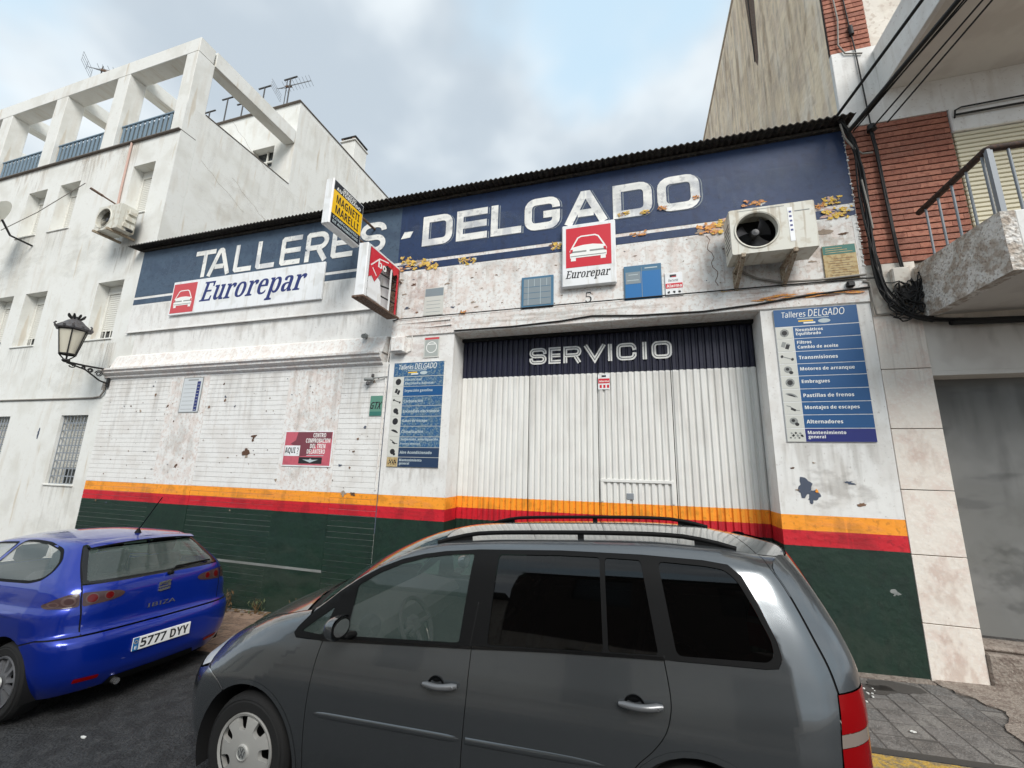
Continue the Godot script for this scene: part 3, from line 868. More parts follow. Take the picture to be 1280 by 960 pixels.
	var ch2 = [[-2.95, 4.60, 0.05], [-2.82, 4.72, 0.035], [-2.6, 4.45, 0.05], [-2.72, 4.85, 0.06], [-2.3, 4.9, 0.03], [-2.25, 4.5, 0.05], [-2.2, 4.42, 0.045], [-1.9, 4.9, 0.03], [1.685, 2.142, 0.03], [1.9, 2.2, 0.025], [2.2, 2.0, 0.06], [2.3, 1.78, 0.06], [2.45, 3.6, 0.03], [1.72, 1.9, 0.03], [2.1, 4.9, 0.07], [2.3, 4.98, 0.09], [2.5, 4.92, 0.06], [2.15, 4.6, 0.05], [-1.0, 4.95, 0.03], [0.1, 4.95, 0.025], [-3.3, 4.9, 0.06], [-3.45, 4.75, 0.05], [-3.4, 4.5, 0.06], [-3.2, 4.42, 0.04], [-3.55, 5.0, 0.06]]
	for i in ch2.size(): flake(w, M.chip[(i * 7) % 4] if i % 3 else M.chip[3], ch2[i][0], ch2[i][1], ch2[i][2], 500 + i, 1.3, 0.55)
	for i in 40: flake(w, M.chip[[1, 3, 2][i % 3]], rng.randf_range(-3.55, 2.6), rng.randf_range(4.33, 5.12), rng.randf_range(0.008, 0.022), 560 + i, rng.randf_range(0.8, 2.0), 0.7)
	flake(w, M.chip[2], 1.80, 1.94, 0.12, 601, 0.75, 1.25)
	flake(w, M.chip[2], 1.83, 1.82, 0.06, 605, 0.8, 1.3, 0.0008)
	flake(w, M.chip[2], 1.86, 1.86, 0.09, 602, 0.9, 0.8, 0.001)
	flake(w, M.orange, 1.90, 1.90, 0.03, 603, 1.0, 1.0, 0.006)
	flake(w, M.grey, 2.475, 0.92, 0.075, 604, 1.0, 0.7)
	for q in [[-3.26, 5.24, 0.16, 0.10, 0], [-3.02, 5.22, 0.13, 0.11, 0], [-3.45, 5.32, 0.10, 0.08, 0], [-3.50, 5.20, 0.14, 0.05, 1], [-2.47, 5.20, 0.06, 0.06, 0], [-2.32, 5.18, 0.085, 0.06, 0], [-1.0, 5.25, 0.08, 0.07, 0], [1.02, 5.21, 0.16, 0.10, 1], [1.19, 5.20, 0.13, 0.09, 0], [1.25, 5.28, 0.08, 0.06, 0], [2.43, 5.38, 0.09, 0.06, 0], [2.48, 5.20, 0.15, 0.10, 0], [2.30, 5.33, 0.07, 0.05, 1], [1.58, 5.49, 0.12, 0.05, 1], [0.15, 5.27, 0.1, 0.04, 1], [1.25, 4.27, 0.12, 0.06, 0], [-2.42, 4.345, 0.06, 0.04, 1]]:
		crust(w, M.peel_pink if q[4] else M.peel, q[0], q[1], q[2], q[3], int(q[0] * 100) + 900)
	for q in [[-0.04, 5.60, 0.07], [0.24, 5.585, 0.07], [0.48, 5.61, 0.06], [0.92, 5.70, 0.05]]: crust(w, M.peel_pink if q[0] > 0.4 else M.peel, q[0], q[1], q[2], 0.035, int(q[0] * 100) + 700, 0.0135)
	crust(w, M.peel_pink, 2.0, 4.17, 0.55, 0.045, 71, 0.024)
	workshop_stains(w)
	b = MB.new()
	var pts = []
	for i in 12: pts.append(Vector3(1.0 + 0.03 * sin(i * 1.7) + i * 0.009, 5.12 - i * 0.065, 0.001))
	b.tube(pts, 0.004, 5)
	put("crack", b, M.chip[1], w)
	for q in [[-3.622, 1.1, 3.6, 0.002], [-3.655, 3.1, 3.6, 0.001]]: slab("crack", w, M.chip[2], q[0], q[0] + 0.012, q[1], q[2], 0.0, q[3])

func workshop_stains(w: Node):
	var dirt = Color(0.56, 0.52, 0.47)
	var pink = Color(0.70, 0.54, 0.48)
	var rust = Color(0.55, 0.40, 0.28)
	# warm grime by the broken light box, along the lintel and the ledge
	stain(w, 3, pink, 0.55, -3.60, -2.55, 4.32, 5.15, 0.0062)
	stain(w, 4, pink, 0.45, -3.62, -2.60, 3.55, 4.02, 0.0062)
	stain(w, 0, dirt, 0.6, -3.62, -2.5, 4.31, 5.13, 0.0066)
	stain(w, 1, dirt, 0.45, -2.4, 0.3, 4.45, 5.14, 0.0066)
	stain(w, 2, dirt, 0.6, 0.4, 2.62, 4.35, 5.14, 0.0066)
	stain(w, 4, Color(0.62, 0.55, 0.47), 0.6, 1.95, 2.64, 4.40, 5.12, 0.0062)
	stain(w, 0, rust, 0.55, 1.05, 1.55, 4.33, 4.95, 0.0070)
	stain(w, 1, rust, 0.5, 1.75, 2.1, 4.33, 4.72, 0.0070)
	stain(w, 3, pink, 0.65, 0.9, 2.64, 4.04, 4.30, 0.0270)
	stain(w, 4, dirt, 0.6, -2.6, 0.8, 4.035, 4.30, 0.0270)
	stain(w, 4, pink, 0.5, -3.62, -2.2, 4.04, 4.30, 0.0276)
	# runs on the piers and on the brick wall, splashes near the ground
	stain(w, 0, dirt, 0.5, 1.55, 2.64, 2.65, 4.02, 0.0028)
	stain(w, 2, dirt, 0.55, 1.55, 2.64, 1.66, 2.42, 0.0028)
	stain(w, 3, Color(0.60, 0.57, 0.54), 0.5, 1.6, 2.6, 1.66, 2.2, 0.0034)
	stain(w, 1, dirt, 0.5, -3.62, -2.56, 1.66, 2.03, 0.0028)
	for q in [[-10.0, -8.3, 0], [-8.2, -7.35, 1], [-7.25, -5.5, 2], [-5.5, -4.4, 0], [-4.5, -3.66, 1]]:
		stain(w, q[2], dirt, 0.42, q[0], q[1], 2.1 + 0.2 * q[2], 3.58, 0.0075)
		stain(w, q[2], dirt, 0.5, q[0], q[1], 4.10, 4.53, -0.030)
		stain(w, 2 - q[2], dirt, 0.40, q[0] + 0.2, q[1], 4.60, 5.12, 0.0068)
	for q in [[-8.25, -7.30], [-5.50, -4.45]]: stain(w, 3, Color(0.72, 0.70, 0.67), 0.5, q[0] - 0.1, q[1] + 0.1, 1.66, 3.1, 0.0082)
	for q in [[-10.0, -7.0, 3], [-7.4, -3.62, 4], [-3.62, -2.54, 3], [1.53, 2.65, 4]]:
		stain(w, q[2], Color(0.30, 0.34, 0.30), 0.55, q[0], q[1], -0.6, 0.95, 0.0092)
		stain(w, 4 - q[2] % 2, Color(0.20, 0.30, 0.27), 0.5, q[0], q[1], 0.2, 1.32, 0.0084)
		stain(w, 3, Color(0.86, 0.66, 0.45), 0.45, q[0], q[1], 1.44, 1.66, 0.0086)
		stain(w, 4, Color(0.60, 0.22, 0.22), 0.45, q[0], q[1], 1.31, 1.50, 0.0088)
	# dust and runs on the navy band, on the door
	for q in [[-9.7, -7.0, 3], [-7.0, -3.7, 4], [-3.6, -1.0, 3], [-1.2, 1.4, 4], [0.9, 2.6, 3]]: stain(w, q[2], Color(0.40, 0.45, 0.52), 0.30, q[0], q[1], 5.32, 6.32, 0.0160)
	for q in [[-3.5, -1.6, 0], [-1.7, 0.6, 1], [0.4, 2.6, 2]]: stain(w, q[2], Color(0.50, 0.53, 0.57), 0.35, q[0], q[1], 5.32, 5.95, 0.0164)
	for q in [[-2.52, -1.2, 0], [-1.3, 0.1, 1], [0.0, 1.52, 2]]:
		stain(w, q[2], Color(0.58, 0.55, 0.51), 0.40, q[0], q[1], 1.9, 3.40, -0.3505)

func ribs(b: MB, x0: float, x1: float, y0: float, y1: float, z: float):
	var n = int(round((x1 - x0) / 0.083))
	var p = (x1 - x0) / n
	var pr = []
	for i in n:
		for q in [[0.0, 0.0], [0.16, 0.0], [0.28, 0.022], [0.76, 0.022], [0.88, 0.0]]: pr.append(Vector2(x0 + (i + q[0]) * p, z + q[1]))
	pr.append(Vector2(x1, z))
	for i in pr.size() - 1:
		var a = pr[i]
		var c = pr[i + 1]
		var e = (c - a).normalized()
		b.quad(Vector3(a.x, y0, a.y), Vector3(c.x, y0, c.y), Vector3(c.x, y1, c.y), Vector3(a.x, y1, a.y), Vector3(-e.y, 0, e.x))

func window(parent: Node, x0, x1, y0, y1, drop: float, z := -0.03, deep := 0.24):
	# a recessed window: reveals are the wall's own thickness; shutter box, slatted shutter let down to «drop», glass and sill
	var zb = z - deep
	var fr = slab("window", parent, M.shutter, x0, x1, y1 - 0.19, y1, zb - 0.03, zb + 0.03, 0.006)
	slab("frame", fr, M.shutter, x0, x0 + 0.045, y0, y1 - 0.192, zb - 0.02, zb + 0.02)
	slab("frame", fr, M.shutter, x1 - 0.045, x1, y0, y1 - 0.192, zb - 0.02, zb + 0.02)
	slab("pane", fr, M.window_glass, x0 + 0.047, x1 - 0.047, y0, y1 - 0.192, zb - 0.05, zb - 0.04)
	var y = y1 - 0.195
	while y > drop + 0.02:
		slab("shutter_slat", fr, M.shutter, x0 + 0.05, x1 - 0.05, y - 0.046, y, zb - 0.014, zb + 0.006, 0.005)
		y -= 0.05
	slab("sill", fr, M.house, x0 - 0.03, x1 + 0.03, y0 - 0.035, y0 - 0.001, z - deep, z + 0.025, 0.006)

func holed_wall(called: String, parent: Node, m: Material, x0, x1, y0, y1, holes: Array, z: float, deep: float):
	# a wall with openings, built of butted blocks: one row between each pair of window heads and sills
	var ys = [y0, y1]
	for h in holes:
		for y in [h[2], h[3]]:
			if y > y0 and y < y1 and not ys.has(y): ys.append(y)
	ys.sort()
	var b = MB.new()
	for i in ys.size() - 1:
		var m2 = (ys[i] + ys[i + 1]) * 0.5
		var cuts = []
		for h in holes:
			if m2 > h[2] and m2 < h[3]: cuts.append([h[0], h[1]])
		cuts.sort_custom(func(a, c): return a[0] < c[0])
		var x = x0
		for c in cuts:
			b.span(x, c[0], ys[i], ys[i + 1], z - deep, z)
			x = c[1]
		b.span(x, x1, ys[i], ys[i + 1], z - deep, z)
	put(called, b, m, parent)

func left_building():
	var w = thing("apartment_building", "tall white rendered apartment building left of the workshop, with an open roof-terrace frame", "building", Vector3.ZERO)
	var holes = []
	for q in [[-10.87, -10.15], [-13.45, -12.70], [-14.70, -13.95], [-17.3, -16.55]]: holes.append([q[0], q[1], 7.40, 8.67, 0])
	for q in [[-11.10, -10.28], [-13.62, -12.82], [-14.87, -14.07], [-17.4, -16.6]]: holes.append([q[0], q[1], 4.50, 5.80, 1])
	for q in [[-11.24, -10.41], [-13.75, -12.93], [-16.4, -15.6]]: holes.append([q[0], q[1], 1.545, 2.90, 2])
	holed_wall("front_wall", w, M.house, -22.0, -9.55, -1.5, 9.34, holes, -0.03, 0.34)
	slab("side_wall", w, M.house, -9.85, -9.55, -1.5, 10.13, -9.5, -0.372)
	slab("side_wall", w, M.house, -9.85, -9.55, 9.34, 10.13, -0.372, -0.031)
	slab("rear_wall", w, M.house, -22.0, -9.86, -1.5, 9.3, -9.5, -9.2)
	slab("terrace_floor", w, M.soffit, -22.0, -9.86, 9.0, 9.30, -9.19, -0.38)
	for h in holes:
		if h[4] < 2:
			window(w, h[0], h[1], h[2], h[3], h[2] + (0.0 if h[4] == 0 else 0.24))
			if h[4] == 1:
				var g = MB.new()
				for k in 5: g.tube([Vector3(lerpf(h[0] + 0.1, h[1] - 0.1, k / 4.0), h[2], -0.22), Vector3(lerpf(h[0] + 0.1, h[1] - 0.1, k / 4.0), h[2] + 0.24, -0.22)], 0.012, 5)
				put("rail", g, M.shutter, w)
		else:
			window(w, h[0], h[1], h[2], h[3], h[2] + 0.3, -0.03, 0.22)
			var g = MB.new()
			for k in 9: g.tube([Vector3(lerpf(h[0], h[1], k / 8.0), h[2], -0.09), Vector3(lerpf(h[0], h[1], k / 8.0), h[3], -0.09)], 0.010, 5)
			for k in 10: g.span(h[0], h[1], lerpf(h[2], h[3], k / 9.0) - 0.012, lerpf(h[2], h[3], k / 9.0) + 0.012, -0.105, -0.094)
			put("window_grille", g, M.steel, w)
	slab("ledge", w, M.cap, -22.0, -9.55, 9.34, 9.372, -0.36, 0.03, 0.005)
	# roof-terrace frame: pillars, front beam, beams running back, railings between
	slab("pillar", w, M.house, -9.92, -9.551, 9.373, 11.55, -0.44, -0.032, 0.01)
	for k in 5:
		var x = -12.3 - 2.4 * k
		slab("pillar", w, M.house, x, x + 0.45, 9.373, 11.55, -0.40, -0.032, 0.01)
		slab("cross_beam", w, M.house, x + 0.06, x + 0.40, 11.52, 11.90, -2.94, -0.401, 0.01)
	slab("front_beam", w, M.house, -22.0, -9.551, 11.551, 11.95, -0.40, -0.032, 0.012)
	slab("cross_beam", w, M.house, -9.92, -9.552, 11.54, 11.97, -2.94, -0.441, 0.012)
	slab("parapet_cap", w, M.cap, -9.88, -9.535, 10.131, 10.155, -2.94, -0.45, 0.004)
	for k in 5:
		var x1 = -9.93 if k == 0 else -12.31 - 2.4 * (k - 1)
		var x0 = -11.84 if k == 0 else -14.24 - 2.4 * (k - 1)
		var rl = slab("railing", w, M.slat, x0, x1, 10.03, 10.075, -0.16, -0.11, 0.008)
		slab("lower_rail", rl, M.slat, x0, x1, 9.40, 9.43, -0.16, -0.11)
		var n = int((x1 - x0) / 0.155)
		for i in n:
			var x = lerpf(x0, x1, (i + 0.5) / n)
			slab("slat", rl, M.slat, x - 0.042, x + 0.042, 9.432, 10.028, -0.145, -0.125, 0.004)
		slab("panel", rl, M.pale, x0, x1, 9.38, 10.02, -0.185, -0.178)
	# stair tower on the roof
	var hole = [[-11.2, -10.33, 10.9, 11.65, 0]]
	holed_wall("tower_wall", w, M.house, -15.2, -9.552, 9.3, 13.02, hole, -2.95, 0.3)
	slab("tower_wall", w, M.house, -9.85, -9.552, 10.13, 13.02, -9.5, -3.251)
	slab("tower_wall", w, M.house, -15.2, -14.9, 9.3, 13.02, -9.5, -3.251)
	slab("tower_wall", w, M.house, -14.9, -9.851, 9.3, 13.02, -9.5, -9.2)
	slab("tower_roof", w, M.cap, -15.26, -9.52, 13.021, 13.06, -9.6, -2.88, 0.01)
	var wn = slab("window", w, M.shutter, -11.2, -10.33, 11.25, 11.30, -3.16, -3.12)
	slab("pane", wn, M.window_glass, -11.2, -10.33, 10.9, 11.65, -3.2, -3.17)
	slab("glazing_bar", wn, M.shutter, -10.79, -10.75, 10.9, 11.25, -3.16, -3.12)
	slab("glazing_bar", wn, M.shutter, -10.79, -10.75, 11.30, 11.65, -3.16, -3.12)
	var ch = slab("chimney", w, M.house, -10.15, -9.56, 13.076, 13.86, -6.15, -5.45, 0.01)
	slab("chimney_collar", ch, M.house, -10.20, -9.52, 13.861, 13.92, -6.2, -5.40, 0.01)
	for q in [[-10.12, -5.5], [-9.66, -5.5], [-10.12, -6.1], [-9.66, -6.1]]: slab("chimney_leg", ch, M.rust, q[0] - 0.05, q[0] + 0.05, 13.921, 14.02, q[1] - 0.05, q[1] + 0.05)
	slab("chimney_cap", ch, M.dark_metal, -10.2, -9.55, 14.021, 14.08, -6.18, -5.44, 0.01)
	# stains, a pipe and cracks on the render
	var b = MB.new()
	b.tube([Vector3(-11.08, 9.33, 0.0), Vector3(-11.06, 8.0, 0.0), Vector3(-11.02, 7.3, 0.0)], 0.022, 8)
	put("drain_pipe", b, M.pipe_pink, w)
	flake(w, M.chip[2], -11.84, 2.53, 0.12, 811, 0.35, 1.2, -0.029)
	for q in [[-0.6, 9.0], [-1.3, 9.15], [-2.2, 8.7], [-3.4, 9.1], [-1.0, 10.6]]:
		b = MB.new()
		var pts = []
		for i in 9: pts.append(Vector3(-9.55, q[1] - i * 0.07 - rng.randf_range(0.0, 0.09), q[0] - i * 0.15 + rng.randf_range(-0.05, 0.05)))
		b.tube(pts, 0.0035, 4)
		put("crack", b, M.chip[3], w)
	for h in holes:
		stain(w, int(absf(h[0]) * 3) % 3, Color(0.60, 0.57, 0.51), 0.40, h[0] - 0.15, h[1] + 0.15, h[2] - 1.0, h[2] - 0.03, -0.0262)
	for q in [[-10.9, -10.0, 5.85, 6.6, 0, 0.75], [-11.5, -10.7, 8.3, 9.33, 1, 0.7], [-12.9, -12.1, 8.2, 9.33, 2, 0.7], [-15.6, -14.1, 8.6, 9.33, 0, 0.6], [-10.6, -10.05, 3.3, 4.4, 1, 0.7], [-13.2, -11.2, 8.7, 9.33, 2, 0.5]]: stain(w, q[4], Color(0.60, 0.50, 0.38), q[5], q[0], q[1], q[2], q[3], -0.0255)
	for q in [[-13.0, -10.6, 5.9, 7.3, 3], [-12.4, -10.3, 2.9, 4.4, 4], [-15.0, -12.0, 0.4, 1.6, 3], [-11.9, -9.6, -0.6, 1.4, 4], [-16.0, -13.0, 5.9, 7.2, 4]]: stain(w, q[4], Color(0.78, 0.77, 0.74), 0.35, q[0], q[1], q[2], q[3], -0.0248)
	var sd = Basis(Vector3.UP, PI / 2)
	for q in [[0.1, 2.8, 8.6, 10.1, 0], [2.4, 5.2, 8.4, 10.0, 1], [3.1, 6.0, 10.6, 12.9, 2], [5.0, 8.4, 11.0, 12.9, 0], [0.4, 3.4, 7.0, 9.3, 3], [3.0, 7.0, 7.4, 10.4, 4]]: stain(w, q[4], Color(0.76, 0.72, 0.67), 0.3, q[0], q[1], q[2], q[3], -9.5455, sd)
	# --- things on this building ---
	for q in [[-13.7, 13.9, 0], [-12.95, 14.25, 1], [-11.35, 14.25, 2], [-10.3, 14.3, 3], [-12.2, 13.85, 4]]:
		var p = thing("clothes_line_post", ["shortest T-shaped clothes line post at the left end of the tower roof edge", "T-shaped clothes line post second from the left on the tower roof", "T-shaped clothes line post left of the aerial on the tower roof", "tallest T-shaped clothes line post, beside the aerial on the tower roof", "thin T-shaped clothes line post half hidden by the terrace beam"][q[2]], "post", Vector3(q[0], 13.075, -3.1), Basis(), "clothes line posts on the tower roof")
		b = MB.new()
		b.tube([Vector3.ZERO, Vector3(0, q[1] - 13.1, 0)], 0.02, 6)
		put("post", b, M.aerial, p)
		b = MB.new()
		b.span(-0.26, 0.26, q[1] - 13.1, q[1] - 13.065, -0.018, 0.018)
		put("crossbar", b, M.aerial, p)
	aerial(Vector3(-10.55, 13.075, -3.2), 1.35, "television aerial with a fine rod boom on the stair tower's corner", 0.35)
	aerial(Vector3(-13.6, 11.95, -0.25), 0.62, "small television aerial standing behind the terrace's front beam", 0.8)
	var d = thing("satellite_dish", "white satellite dish on a short arm, cut off by the left edge of the picture", "satellite dish", Vector3(-14.05, 7.50, 0.55))
	b = MB.new()
	var xf = Transform3D(Basis(Vector3(1, 0, 0), 1.05) * Basis(Vector3(0, 0, 1), 0.5), Vector3.ZERO)
	b.lathe([Vector2(0.0, 0.0), Vector2(0.15, 0.012), Vector2(0.30, 0.045), Vector2(0.42, 0.09), Vector2(0.43, 0.085), Vector2(0.30, 0.035), Vector2(0.0, -0.01)], xf, 26)
	put("dish", b, M.shutter, d)
	b = MB.new()
	b.tube([Vector3(0, -0.02, -0.05), Vector3(0.1, -0.35, -0.2), Vector3(0.15, -0.42, -0.57)], 0.022, 6)
	put("arm", b, M.dark_metal, d)
	b = MB.new()
	b.tube([Vector3(0, -0.3, 0.1), Vector3(0.05, -0.1, 0.42)], 0.012, 6)
	put("feed_arm", b, M.steel, d)
	# wall lamp arm and wire above the air conditioner
	var ar = thing("bracket_arm", "thin rusty bracket arm above the air conditioner of the white apartment building", "bracket", Vector3(-10.42, 7.40, -0.03))
	b = MB.new()
	b.tube([Vector3(0, -0.1, 0), Vector3(-0.10, 0.02, 0.35), Vector3(-0.22, 0.14, 0.72)], 0.018, 6)
	put("arm", b, M.rust, ar)
	b = MB.new()
	b.tube([Vector3(-0.16, 0.08, 0.52), Vector3(-0.22, 0.14, 0.72)], 0.028, 6)
	put("end_sleeve", b, M.rust, ar)
	outdoor_unit("air_conditioner", "weathered air conditioner on brackets beside the apartment building's upper window", Vector3(-10.36, 6.70, 0.14), 0.70, 0.56, 0.30, true)

func aerial(at: Vector3, h: float, label: String, turn: float):
	var p = thing("aerial", label, "aerial", at, Basis(Vector3.UP, turn))
	var b = MB.new()
	b.tube([Vector3.ZERO, Vector3(0, h, 0)], 0.014, 6)
	put("mast", b, M.aerial, p)
	b = MB.new()
	b.tube([Vector3(-0.25, h * 0.72, 0), Vector3(0.8, h * 0.95, 0.1)], 0.014, 5)
	for i in 9:
		var t = 0.2 + 0.8 * i / 8.0
		var c = Vector3(-0.25, h * 0.72, 0).lerp(Vector3(0.8, h * 0.95, 0.1), t)
		b.tube([c + Vector3(0, 0, -0.20), c + Vector3(0, 0, 0.20)], 0.006, 4)
	put("boom", b, M.steel, p)
	b = MB.new()
	for k in 4: b.tube([Vector3(-0.30, h * 0.56 + k * 0.09, -0.3), Vector3(-0.30, h * 0.56 + k * 0.09, 0.3)], 0.006, 4)
	for k in 3: b.tube([Vector3(-0.30, h * 0.56, -0.3 + k * 0.3), Vector3(-0.30, h * 0.56 + 0.27, -0.3 + k * 0.3)], 0.006, 4)
	b.tube([Vector3(-0.30, h * 0.72, 0), Vector3(0, h * 0.74, 0)], 0.01, 4)
	put("reflector", b, M.steel, p)
	b = MB.new()
	b.box(Vector3(0.08, h * 0.79, 0.02), Vector3(0.2, 0.05, 0.05), Basis(Vector3(0, 0, 1), 0.2))
	put("dipole_box", b, M.rust, p)

func outdoor_unit(called: String, label: String, at: Vector3, w: float, h: float, d: float, plain := false):
	# at: the middle of the back of the base
	var p = thing(called, label, "air conditioner", at)
	var b = MB.new()
	var cx = -w * 0.185
	var r = h * 0.385
	# cabinet with a round opening in its front
	var front = PackedVector2Array(rrect(-w / 2, 0, w / 2, h, 0.02, 3))
	var circ = PackedVector2Array(arc(cx, h * 0.5, r, r, 0, 350, 35))
	ringed(b, front, circ, Transform3D(Basis(), Vector3(0, 0, d - 0.012)), 0.012)
	b.span(-w / 2, w / 2, h - 0.012, h, 0, d - 0.013)
	b.span(-w / 2, w / 2, 0, 0.012, 0, d - 0.013)
	b.span(-w / 2, -w / 2 + 0.012, 0.012, h - 0.012, 0, d - 0.013)
	b.span(w / 2 - 0.012, w / 2, 0.012, h - 0.012, 0, d - 0.013)
	put("cabinet", b, M.ac, p)
	b = MB.new()
	b.lathe([Vector2(r + 0.022, d), Vector2(r + 0.012, d + 0.012), Vector2(r - 0.004, d + 0.006), Vector2(r - 0.008, d - 0.07)], Transform3D(Basis(Vector3(1, 0, 0), PI / 2), Vector3(cx, h * 0.5, 0)), 40)
	put("fan_ring", b, M.ac, p)
	b = MB.new()
	b.span(-w / 2 + 0.013, w / 2 - 0.013, 0.013, h - 0.013, 0.004, 0.03)
	put("coil", b, M.ac_dark, p)
	b = MB.new()
	b.lathe([Vector2(0.0, 0.06), Vector2(0.04, 0.055), Vector2(0.05, 0.03), Vector2(0.05, -0.03)], Transform3D(Basis(Vector3(1, 0, 0), PI / 2), Vector3(cx, h * 0.5, d - 0.11)), 18)
	var hub = put("fan", b, M.fan, p)
	for k in 3:
		var a0 = TAU * k / 3.0 + 0.65
		b = MB.new()
		var f = func(u: float, t: float) -> Vector3:
			var rr = lerpf(0.045, r - 0.03, u)
			var an = a0 + (t - 0.5) * lerpf(0.8, 1.25, u)
			return Vector3(cx + cos(an) * rr, h * 0.5 + sin(an) * rr, d - 0.11 + (t - 0.5) * 0.11)
		b.grid(f, 6, 6, Vector3(cx, h * 0.5, d - 10))
		put("fan_blade", b, M.fan, hub)
	if not plain:
		slab("label_strip", p, M.sign_white, w * 0.19, w * 0.245, h * 0.16, h * 0.9, d + 0.001, d + 0.003)
		for k in 5: slab("label_mark", p, M.board_deep, w * 0.203, w * 0.232, h * (0.80 - k * 0.1) - 0.012, h * (0.80 - k * 0.1) + 0.012, d + 0.003, d + 0.0042)
		slab("handle_line", p, M.grey, w * 0.27, w * 0.44, h * 0.80, h * 0.815, d + 0.0005, d + 0.003)
		slab("vent_line", p, M.grey, -w * 0.40, w * 0.16, h * 0.948, h * 0.958, d + 0.0005, d + 0.002)
		for k in 7: slab("side_slot", p, M.ac_dark, -w / 2 - 0.002, -w / 2 - 0.0005, h * (0.2 + k * 0.09), h * (0.2 + k * 0.09) + 0.018, 0.05, d - 0.06)
	else:
		for k in 3: slab("side_panel", p, M.ac, w / 2 + 0.0005, w / 2 + 0.03 + 0.008 * k, h * (0.12 + k * 0.28), h * (0.30 + k * 0.28), 0.03, d * (0.75 - 0.1 * k), 0.006)
		slab("valve_cover", p, M.ac_dark, w / 2 + 0.001, w / 2 + 0.04, h * 0.02, h * 0.10, 0.04, d * 0.5, 0.006)
	for s in [-1, 1]:
		var x = cx * 0.4 + s * w * 0.30
		b = MB.new()
		b.span(x - 0.022, x + 0.022, -0.046, -0.002, -at.z, d + 0.03)
		b.span(x - 0.022, x + 0.022, -0.26, -0.047, -at.z, -at.z + 0.04)
		if plain:
			b = MB.new()
			b.span(x - 0.022, x + 0.022, -0.046, -0.002, -at.z, d + 0.06)
			put("bracket", b, M.bracket, p)
			continue
		var a = Vector3(x, -0.05, d - 0.02)
		var c = Vector3(x, -0.235, -at.z + 0.03)
		b.box((a + c) * 0.5, Vector3(0.04, 0.03, a.distance_to(c)), Basis.looking_at((c - a).normalized(), Vector3.UP))
		put("bracket", b, M.bracket, p)

func brick_field(parent: Node, x0, x1, y0, y1, z: float):
	slab("mortar_bed", parent, M.mortar, x0, x1, y0, y1, z - 0.05, z - 0.014)
	var rows = int(round((y1 - y0) / 0.0745))
	var p = (y1 - y0) / rows
	var shapes = {}
	for j in rows:
		var x = x0 - (0.0 if j % 3 == 0 else (0.21 if j % 3 == 1 else 0.11))
		while x < x1 - 0.02:
			var a = maxf(x, x0) + 0.0008
			var c = minf(x + 0.33, x1) - 0.0008
			x += 0.33
			if c - a < 0.02: continue
			var key = int((c - a) * 1000)
			if not shapes.has(key):
				var tb = MB.new()
				tb.box(Vector3.ZERO, Vector3(c - a, p - 0.015, 0.05), Basis(), 0.002)
				shapes[key] = tb
			var o = put_shared("brick", shapes, key, parent)
			o.position = Vector3((a + c) * 0.5, y0 + (j + 0.5) * p, z - 0.025 + rng.randf_range(-0.0012, 0.0012))
			o.rotation.z = rng.randf_range(-0.003, 0.003)
			o.material_override = M["brick%d" % (rng.randi() % 4)]

func put_shared(called: String, shapes: Dictionary, key, parent: Node) -> MeshInstance3D:
	if shapes[key] is MB:
		var o = put(called, shapes[key], M.brick0, parent)
		shapes[key] = o.mesh
		return o
	return mesh_at(called, shapes[key], parent)

